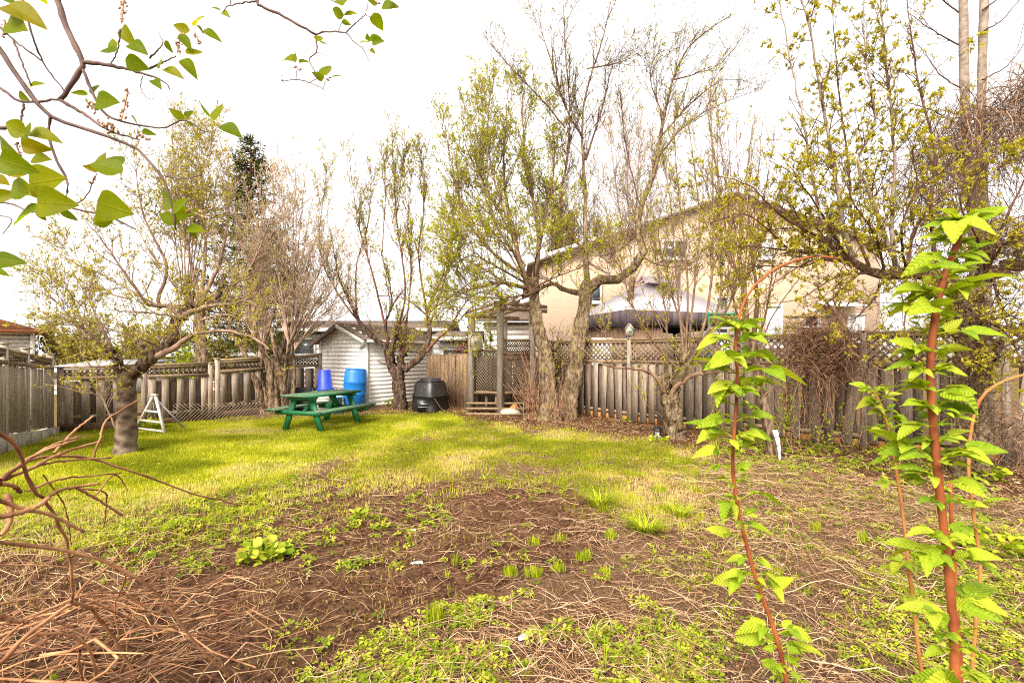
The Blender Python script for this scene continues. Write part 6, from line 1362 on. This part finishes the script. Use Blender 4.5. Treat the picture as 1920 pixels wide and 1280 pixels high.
def ivy(px0, px1, py0, py1, d, n, label, size=(.03, .06), matr=LF_G):
    a, b = W(px0, py1, d), W(px1, py0, d); root = thing('climbing_plant', label, 'climber', (a[0], d, float(hgt(a[0], d)))); m = max(5, n // 14); K = 7; P = np.zeros((m, K, 3)); x = rng.uniform(a[0], b[0], m); x2 = rng.uniform(a[0], b[0], m); z2 = rng.uniform(a[2], b[2], m)
    for k in range(K):
        f = k / (K - 1); P[:, k] = np.stack([x + (x2 - x) * f, d + rng.normal(0, .05, m), .02 + (z2 - .02) * f], 1) + rng.normal(0, .03, (m, 3))
    R = np.full((m, K), .0035); g = Geo(); tubes(g, P, R, 4); part('stems', g, VINE, root, stuff=True)
    tw, tr = grow(P, R, 8, (.05, .2), (30, 80), .2, 0, .3, rmax=.002, rtip=.0015, K=3, t0=.4); g = Geo(); leaves_on(g, tw, n / len(tw), size, .3, 1.2, .2); part('leaves', g, matr, root, stuff=True)
ivy(1448, 1500, 690, 800, 7.75, 230, 'climbing green leaves on the fence boards beside the tree guard')
ivy(1520, 1600, 760, 830, 7.9, 130, 'sparse green sprigs low on the fence under the vine curtain')
ivy(1330, 1350, 700, 800, 8.6, 60, 'few green sprigs on the fence behind the red cane')
# ------------------------------------------------------------------ foreground canes, raspberry leaves, lilac
def leaf_mesh(nm, matr, prof, serr=0.0, droop=.25, fold=.18, pleat=.0, n=9, seed=0):
    r_ = np.random.default_rng(seed); V = []; 
    for i in range(n):
        f = i / (n - 1); w = prof(f); z = -droop * f ** 2; s = 1 + (serr * (1 if i % 2 else -1) if 0 < i < n - 1 else 0)
        for sg in (-1, -.5, 0, .5, 1): V.append([f, sg * w * (s if abs(sg) == 1 else 1), z + abs(sg) * w * fold * 2 + (pleat * (i % 2) * (abs(sg) == .5)) + r_.normal(0, .006)])
    Q = [[5 * i + j, 5 * i + j + 1, 5 * i + j + 6, 5 * i + j + 5] for i in range(n - 1) for j in range(4)]
    g = Geo(); g.add(np.array(V), Q, tint=r_.random()); return g.mesh(nm, matr, smooth=True)
rasp_prof = lambda f: .32 * max(0.02, math.sin(math.pi * min(1, f * .9 + .08) ** .75)) ** .8 * (1 - .25 * f)
lil_prof = lambda f: .40 * max(.01, (math.sin(math.pi * min(1, f ** .62)) ** .85)) * (1 - .15 * f) + (.05 if f < .05 else 0)
RASP = [leaf_mesh('leaflet', LF_RASP, rasp_prof, .055, .12 + .16 * k, .16, .022, 15, k) for k in range(4)]
LIL = [leaf_mesh('leaf', LF_LILAC, lil_prof, 0, .08 + .12 * k, .10 + .05 * k, 0, 9, 10 + k) for k in range(3)]
def leaf_obj(nm, me, root, p, d, nor, size, width=1.0):
    x = nrm(np.array(d, float)); y = nrm(np.cross(nor, x)); z = np.cross(x, y); o = np.array(root.location)
    M = Matrix([[x[i] * size, y[i] * size * width, z[i] * size, p[i] - o[i]] for i in range(3)] + [[0, 0, 0, 1]])
    return link(nm, me, root, M=M)
def cane(label, path, d, r, nodes, barkm, side_bias=0, depth_jit=.04, top_tuft=True):
    pts = [W(p[0], p[1], d + (p[2] if len(p) > 2 else 0)) for p in path]; base = pts[0].copy(); base[2] = float(hgt(base[0], base[1])); pts = [base] + pts
    root = thing('raspberry_cane', label, 'cane plant', base, 'leafy canes in the foreground'); pa = smooth_path(pts, 60); rr = np.linspace(r[0], r[1], 60); rr = rr * (1 + .05 * np.sin(np.arange(60) * 1.3))
    g = Geo(); tubes(g, pa, rr, 12, rough=.03, cap=True); part('stem', g, barkm, root, smooth=True)
    gp = Geo()
    for i, (py, sz, nl, sgn) in enumerate([(n_[0] + q * 5, n_[1] * (1 if q == 0 else .85), n_[2], n_[3] * (1 if q == 0 else -1)) for n_ in nodes for q in ((0, 1) if n_[2] > 2 else (0,))]):
        zt_ = CH - (py - HY) / F * d; k = int(np.argmin(np.abs(pa[:, 2] - zt_))); p0 = pa[k]
        a = rng.uniform(-.75, .75) + (0 if sgn > 0 else math.pi); dirp = nrm(np.array([math.cos(a), math.sin(a) * .9 - .1, rng.uniform(.05, .6)])); pl = sz * rng.uniform(.45, 1.0)
        p1 = p0 + dirp * pl * .6 + np.array([0, 0, .1 * sz]); p2 = p0 + dirp * pl + np.array([0, 0, .05 * sz]); tubes(gp, np.array([p0, p1, p2]), np.array([.0016, .0013, .001]), 5)
        sidev = nrm(np.cross(np.array([0, 0, 1.]), dirp)); up = nrm(np.array([rng.normal(0, .5), rng.normal(-.5, .5), 1.0]))
        leaf_obj('leaflet', RASP[rng.integers(4)], root, p2, dirp + np.array([0, 0, rng.uniform(-.75, .25)]), up, sz * rng.uniform(.95, 1.15))
        offs = [(.92, 1), (.92, -1), (.55, 1), (.55, -1)][:max(0, nl - 1)]
        for f, s in offs:
            q = p0 + (p2 - p0) * f; dd = nrm(dirp * .55 + sidev * s * .95 + np.array([0, 0, rng.uniform(-.4, .25)]))
            leaf_obj('leaflet', RASP[rng.integers(4)], root, q, dd, nrm(up + rng.normal(0, .22, 3)), sz * rng.uniform(.65, .92))
        if rng.random() < .95:                     # small basal leaves round the node
            for s in (-1, 1, 0):
                a2 = rng.random() * 6.283; dd = np.array([math.cos(a2), math.sin(a2), rng.uniform(-.1, .9)]); q = p0 + nrm(dd) * rng.uniform(.006, .03)
                leaf_obj('leaflet', RASP[rng.integers(4)], root, q, dd, nrm(np.array([0, 0, 1.]) + rng.normal(0, .4, 3)), sz * rng.uniform(.35, .62))
    part('petioles', gp, TUFT, root, stuff=True); return root
def nd(ys, sz, nls=(3, 5, 3)): return [(y + rng.normal(0, 4), sz * .78 * rng.uniform(.5, 1.2), nls[i % len(nls)], 1 if i % 2 else -1) for i, y in enumerate(ys)]
cane('tallest thick orange cane crowded with leaves at the right of the foreground', [(1797, 1420), (1791, 1260), (1787, 1175), (1778, 1062), (1765, 950), (1750, 800), (1747, 760), (1744, 681), (1752, 603), (1766, 531), (1786, 478), (1797, 450), (1800, 425)], .80, (.0088, .005),
     nd([418, 425, 440, 458, 478, 500, 520, 545, 570, 590, 612, 640, 660, 685, 705, 730, 752, 775, 800, 822, 850, 880, 905, 925, 1000, 1030, 1058, 1140, 1190, 1225, 1262], .064, (5, 3, 3, 5)), REDCANE)
cane('slender red cane leaning right and arching over at its top, left of the tallest', [(1500, 1400), (1478, 1290), (1455, 1190), (1430, 1120), (1410, 1060), (1395, 1000), (1385, 960), (1374, 880), (1376, 820), (1381, 750), (1383, 690), (1379, 650), (1384, 600), (1400, 556), (1430, 520), (1475, 494), (1530, 480), (1575, 486)], 1.02, (.0068, .0022),
     nd([612, 622, 640, 655, 672, 690, 720, 745, 765, 790, 812, 838, 862], .072, (3, 5, 3)) + nd([915, 945, 965, 1005, 1060, 1078, 1100], .060, (3, 3)) + nd([1195, 1210, 1240], .06, (3, 3)), REDCANE)
cane('thin tan cane with a small leafy tip just left of the tallest cane', [(1735, 1360), (1722, 1220), (1708, 1100), (1692, 960), (1680, 880), (1665, 800), (1652, 760), (1640, 735)], 1.15, (.0058, .0026),
     nd([722, 735, 748, 762, 778, 800, 822, 845], .042, (5, 3)) + nd([880, 900], .068, (3,)) + nd([1045, 1060], .062, (3, 3)) + nd([1120, 1260], .05, (3,)), ORCANE)
cane('thin bare tan cane standing just right of the tallest cane', [(1822, 1330), (1830, 1165), (1838, 1060), (1826, 970), (1816, 880), (1822, 800), (1840, 745), (1880, 715), (1930, 700)], 1.15, (.0052, .003),
     nd([905, 950, 985], .05, (3,)), ORCANE)
cane('short red cane stub with few leaves behind the tallest cane', [(1802, 1300), (1795, 1150), (1790, 1060), (1784, 980), (1782, 905)], 1.3, (.0066, .004), nd([930, 1010, 1045], .055, (3, 3)), REDCANE)
def sprig(px, py, d, L, label):
    pass
# heap of cut canes, lower left
def heap():
    root = thing('cane_heap', 'sprawling heap of cut reddish brown canes in the lower left corner', 'cane heap', W(60, 1150, 2.1) * np.array([1, 1, 0]))
    z6 = lambda L: [(x / 2.461, 760 + y / 2.461) for x, y in L]
    C = [([(0, 345), (100, 270), (230, 190), (360, 145)], 1.45, 1.75, .0095, .007), ([(20, 330), (120, 250), (250, 190), (350, 160)], 1.5, 1.7, .007, .005), ([(-60, 370), (120, 300), (240, 240), (330, 205), (475, 160)], 1.5, 1.9, .009, .006),
         ([(0, 345), (90, 280), (160, 245), (300, 232), (430, 248), (600, 300), (740, 350), (900, 410), (1030, 440), (1110, 462)], 1.5, 2.6, .0095, .004), ([(30, 335), (180, 280), (300, 255), (515, 240)], 1.55, 1.85, .006, .005),
         ([(-60, 100), (0, 130), (65, 175), (100, 250), (150, 380), (210, 440), (260, 530), (310, 640), (330, 780), (335, 890)], 1.35, 1.9, .009, .006), ([(120, 395), (280, 340), (420, 325), (560, 312)], 1.7, 2.0, .006, .004),
         ([(170, 465), (270, 395), (350, 375), (460, 358)], 1.6, 1.75, .009, .006), ([(350, 378), (430, 420), (500, 465), (562, 505)], 1.7, 1.9, .007, .006), ([(-60, 430), (0, 440), (120, 480), (220, 500), (300, 535), (388, 582)], 1.45, 1.7, .010, .007),
         ([(-60, 530), (0, 515), (100, 490), (170, 465), (225, 425)], 1.45, 1.6, .014, .009), ([(0, 600), (40, 550), (48, 450), (30, 415)], 1.5, 1.6, .010, .012), ([(-60, 620), (0, 628), (150, 645), (300, 670), (450, 705), (600, 775), (700, 840), (780, 930), (850, 1030), (930, 1130), (1020, 1210), (1080, 1285)], 1.5, 2.25, .0085, .006),
         ([(330, 910), (400, 820), (500, 740), (575, 650)], 2.0, 2.2, .008, .005), ([(430, 905), (560, 965), (700, 1020), (860, 1048), (1000, 1085), (1180, 1095), (1300, 1070), (1420, 1030), (1570, 970)], 2.0, 2.75, .006, .003), ([(330, 905), (400, 925), (450, 970), (530, 1080), (590, 1180), (635, 1270)], 1.9, 2.2, .010, .007),
         ([(170, 1055), (300, 1055), (390, 1100), (430, 1170), (445, 1290)], 1.8, 2.1, .008, .006), ([(-60, 1230), (0, 1190), (100, 1080), (230, 980), (340, 905)], 1.7, 1.95, .014, .009), ([(430, 250), (460, 150), (490, 70), (560, 20), (640, -28)], 1.85, 2.0, .006, .004), ([(110, 850), (240, 240), (430, 48)], 1.6, 1.9, .007, .004) if False else ([(250, 220), (330, 130), (430, 48)], 1.75, 1.9, .007, .005),
         ([(-60, 730), (0, 735), (160, 735), (320, 745)], 1.7, 1.9, .005, .003), ([(0, 360), (60, 370), (95, 400)], 1.4, 1.5, .009, .008), ([(-50, 940), (0, 965), (60, 990), (130, 995)], 1.7, 1.8, .016, .011), ([(0, 1010), (120, 980), (240, 930), (400, 870), (500, 860), (600, 880), (710, 975)], 1.8, 2.2, .007, .004),
         ([(580, 790), (560, 850), (530, 930), (550, 1080)], 2.1, 2.2, .006, .004), ([(350, 380), (480, 400), (490, 450), (480, 560)], 1.9, 2.3, .005, .004), ([(200, 320), (300, 470), (330, 640)], 1.9, 2.3, .004, .003), ([(440, 415), (530, 320), (590, 390)], 1.9, 2.1, .005, .003), ([(0, 1060), (200, 990), (330, 930)], 1.9, 2.0, .008, .005), ([(-40, 1150), (150, 1120), (330, 1000), (420, 940)], 1.85, 2.1, .008, .005), ([(370, 1130), (365, 1200), (390, 1290)], 1.9, 2.1, .008, .007), ([(0, 1100), (60, 1040), (180, 960), (300, 915)], 1.8, 2.0, .007, .006), ([(60, 1000), (200, 1000), (420, 905), (560, 880)], 1.95, 2.2, .006, .004)]
    for L, d0, d1, r0, r1 in C:
        px = z6(L); n = len(px); pa = smooth_path([W(p[0], p[1], d0 + (d1 - d0) * i / (n - 1)) for i, p in enumerate(px)], 26, .0011); pa[:, 2] = np.maximum(pa[:, 2], hgt(pa[:, 0], pa[:, 1]) + .006)
        rr = np.linspace(r0, r1, 26); kn = (np.arange(26) % 6 == 3); rr = rr * (1 + .28 * kn); g = Geo(); tubes(g, pa, rr * .68, 8, rough=.06, cap=True); part('cane', g, CANE, root, smooth=True)
    n = 240; x = rng.normal(-2.3, .38, n); y = rng.uniform(1.55, 3.0, n); k = np.abs(x) < y * 1.3; x, y = x[k], y[k]; n = len(x); K = 7; P = np.zeros((n, K, 3)); a = rng.normal(.5, .8, n); ln = rng.uniform(.2, .8, n); hz = np.clip(.42 * np.exp(-((x + 2.35) ** 2) / .4 - ((y - 2.1) ** 2) / .5), 0, 1) * rng.random(n) ** .7; e = rng.normal(0, .12, n); cu = rng.normal(0, 1.0, n)
    for j in range(K):
        f = j / (K - 1); P[:, j] = np.stack([x, y, np.maximum(hgt(x, y) + .006, hgt(x, y) + .01 + hz + e * (f - .5) + .05 * np.sin(f * 3.1) * rng.random(n))], 1); x = x + np.cos(a) * ln / (K - 1); y = y + np.sin(a) * ln / (K - 1) * .8; a = a + cu / (K - 1) + rng.normal(0, .1, n)
    g = Geo(); tubes(g, P, (.0011 + .0062 * rng.random(n) ** 3)[:, None] * np.linspace(1, .7, K), 5, rng.random(n)); part('thin_canes', g, CANE, root, smooth=True, stuff=True)
heap()
# lilac overhead, upper left
def lilac(label, brs, leaves, buds, d, loc):
    root = thing('lilac_branch', label, 'branch', loc, 'overhanging lilac branches')
    for L, r0, r1 in brs:
        n = len(L); pa = smooth_path([W(p[0], p[1], d + (p[2] if len(p) > 2 else 0)) for p in L], 22, .0006); rr = .72 * np.linspace(r0, r1, 22) * (1 + .18 * (np.arange(22) % 5 == 2)); g = Geo(); tubes(g, pa, rr, 7, rough=.05, cap=True); part('branch', g, LILACW, root, smooth=True)
    for L in leaves:
        x0, y0, x1, y1 = L[:4]; dd = d + rng.normal(0, .03) + (L[4] if len(L) > 4 else 0); wf = L[5] if len(L) > 5 else 1.0; p, q = W(x0, y0, dd), W(x1, y1, dd + rng.normal(0, .015)); v = q - p; s = np.linalg.norm(v)
        nor = nrm(np.array([rng.normal(0, .35), -1.0, rng.normal(.25, .45)])); leaf_obj('leaf', LIL[rng.integers(3)], root, p, v, nor, s, wf * rng.uniform(.55, 1.0))
    for (x, y, x1, y1, n) in buds:                # dry seed heads
        g = Geo()
        for k in range(n):
            f = k / max(1, n - 1); c = W(x + (x1 - x) * f + rng.normal(0, 4), y + (y1 - y) * f + rng.normal(0, 3), d + rng.normal(0, .005)); s = rng.uniform(.0014, .0030)
            V = ICO * s * np.array([1, 1, 1.7]) @ np.array(Matrix.Rotation(rng.random() * 3, 3, 'Y')); g.add(V + c, None, ICT)
        tubes(g, np.array([W(x, y, d), W((x + x1) / 2, (y + y1) / 2, d), W(x1, y1, d)]), np.array([.0018, .0014, .001]), 5); part('seed_head', g, VINE, root, smooth=True)
lilac('spreading lilac branches with fresh heart shaped leaves in the upper left corner', [
    ([(100, -60), (110, 5), (128, 60), (155, 115), (150, 132), (130, 165), (112, 187)], .0085, .006), ([(155, 117), (205, 122), (275, 140), (310, 155), (318, 168)], .006, .0016), ([(112, 187), (160, 215), (205, 245), (262, 262)], .005, .002),
    ([(-60, 10), (0, 95), (45, 160), (95, 217), (170, 245), (250, 275), (285, 310), (310, 340), (318, 370), (325, 395), (330, 430)], .0075, .0022), ([(95, 217), (91, 240), (100, 290), (125, 335), (127, 365), (130, 388), (200, 405), (255, 430)], .004, .002),
    ([(-40, 150), (0, 165), (40, 190), (112, 187)], .004, .003), ([(40, -10), (52, 40), (80, 115), (120, 170)], .003, .0018), ([(155, 130), (180, 185), (205, 220), (300, 240), (345, 225), (385, 248)], .004, .0014), ([(-30, 20), (25, 75), (80, 115)], .003, .002), ([(25, 75), (58, 160)], .0025, .002),
    ([(250, 275), (255, 278)], .003, .003), ([(310, 330), (340, 335), (378, 328)], .002, .001), ([(280, 110), (305, 82), (298, 62)], .0025, .001), ([(280, 130), (330, 105)], .003, .0015), ([(267, 142), (264, 165), (275, 183), (290, 186)], .0015, .0008), ([(-40, 230), (0, 240), (42, 232)], .006, .004), ([(-40, 380), (20, 382), (60, 398), (110, 385)], .003, .0015), ([(-30, 400), (20, 410), (5, 440)], .002, .001), ([(45, 195), (38, 240), (50, 262)], .003, .002), ([(20, 300), (60, 330), (100, 380)], .004, .002), ([(225, 55), (222, 90), (208, 120)], .0025, .0015), ([(130, 388), (160, 370), (182, 325)], .0018, .0012)],
    [(10, 12, 80, 40), (70, -8, 90, 8), (15, 40, 46, 54), (5, -15, 28, 8), (55, 165, 80, 152), (35, 175, 54, 188), (165, 177, 130, 172), (180, 190, 220, 190), (172, 178, 185, 154), (160, 190, 178, 202), (220, 96, 185, 94), (230, 52, 248, 84), (245, 82, 272, 96), (215, 95, 208, 70), (235, 112, 280, 130), (300, 128, 306, 99), (308, 130, 342, 141), (288, 150, 299, 162), (310, 76, 324, 101), (338, 64, 360, 96), (348, 100, 382, 96), (342, 112, 368, 141), (356, 58, 322, 46), (366, 50, 375, 23), (368, 48, 384, 62), (382, 57, 415, 75), (345, 224, 314, 202), (352, 222, 360, 200), (400, 222, 372, 192), (402, 226, 416, 191), (415, 235, 452, 252), (380, 250, 364, 262), (350, 230, 372, 236), (260, 238, 248, 216), (266, 246, 292, 252), (190, 320, 192, 281, 0, 1.2), (230, 322, 165, 304), (188, 318, 152, 311), (215, 322, 190, 284),
     (50, 250, 0, 226, -.1, 1.2), (55, 252, 108, 254, -.1, 1.1), (50, 262, 54, 226, -.1), (40, 272, 90, 279, -.1), (60, 298, 95, 298, -.1), (0, 300, 58, 318, -.15, 1.2), (15, 330, 62, 305, -.1, 1.1), (55, 345, 118, 332, -.1, 1.1), (55, 362, 5, 345, -.1), (70, 380, 132, 380, -.15, 1.2), (75, 392, 10, 415, -.15, 1.3), (70, 392, 86, 414, -.1), (112, 398, 150, 412), (112, 398, 130, 378), (182, 380, 246, 400), (178, 418, 216, 412), (175, 410, 212, 418), (330, 380, 288, 372), (325, 398, 352, 370, 0, 1.3), (326, 400, 360, 395, 0, 1.2), (332, 420, 296, 396), (350, 405, 378, 396), (352, 428, 384, 432), (350, 425, 372, 447), (-15, 492, 42, 487, -.1), (-15, 508, 14, 512, -.1), (-10, 372, 30, 360, -.1), (-20, 330, 18, 346, -.1, 1.2), (30, 345, 60, 362, -.1), (20, 318, -10, 300, -.1), (100, 362, 60, 350, -.1), (0, 262, 30, 290, -.1)],
    [(232, 0, 228, 45, 20), (340, 62, 332, 100, 14), (240, 170, 228, 225, 20), (200, 240, 190, 225, 8), (172, 190, 180, 212, 8), (205, 230, 215, 250, 14), (258, 250, 280, 262, 8), (348, 395, 388, 408, 10), (370, 68, 372, 80, 6), (10, 40, 5, 66, 10), (178, 330, 172, 345, 6), (30, 270, 45, 310, 10)], .95, W(-200, 100, .95))
lilac('separate thin lilac branch hanging from the top edge near the middle left', [
    ([(470, -70), (482, 2), (490, 12), (530, 30), (592, 65)], .0055, .004), ([(592, 65), (615, 60), (648, 62), (665, 80), (680, 92), (694, 118)], .003, .0012), ([(648, 62), (665, 45), (684, 28), (690, 8)], .0026, .0014), ([(592, 65), (594, 98), (580, 112), (594, 145), (582, 155), (606, 167), (607, 183)], .0028, .001), ([(582, 155), (557, 150), (527, 152)], .002, .0012), ([(557, 150), (554, 122)], .0014, .001), ([(606, 167), (612, 148)], .0014, .001), ([(482, 2), (433, 10), (418, 22)], .0034, .0015), ([(433, 10), (430, -20)], .002, .0015), ([(594, 98), (620, 108)], .001, .0006), ([(580, 112), (540, 86)], .001, .0006), ([(633, 62), (642, 40)], .0014, .001), ([(684, 28), (700, 34)], .001, .001), ([(677, 86), (692, 94)], .001, .0008)],
    [(642, 12, 622, -12), (645, 28, 618, 18), (645, 28, 670, 24), (640, 42, 662, 45), (704, 12, 684, -8), (716, 14, 746, 8), (702, 24, 716, 60, 0, 1.35), (594, 78, 604, 64), (604, 82, 620, 82), (553, 116, 524, 103), (554, 118, 553, 97), (560, 118, 580, 112), (608, 146, 585, 137), (612, 142, 611, 116), (620, 146, 642, 140), (690, 80, 672, 76), (690, 76, 688, 63), (698, 80, 716, 74), (694, 92, 704, 101), (690, 78, 712, 66), (414, 20, 393, 12), (416, 24, 428, 27), (725, 0, 742, -10)],
    [(700, 0, 710, 8, 8), (556, 125, 560, 132, 4), (612, 148, 618, 152, 4), (528, 152, 530, 148, 3)], 1.25, W(470, -120, 1.25))
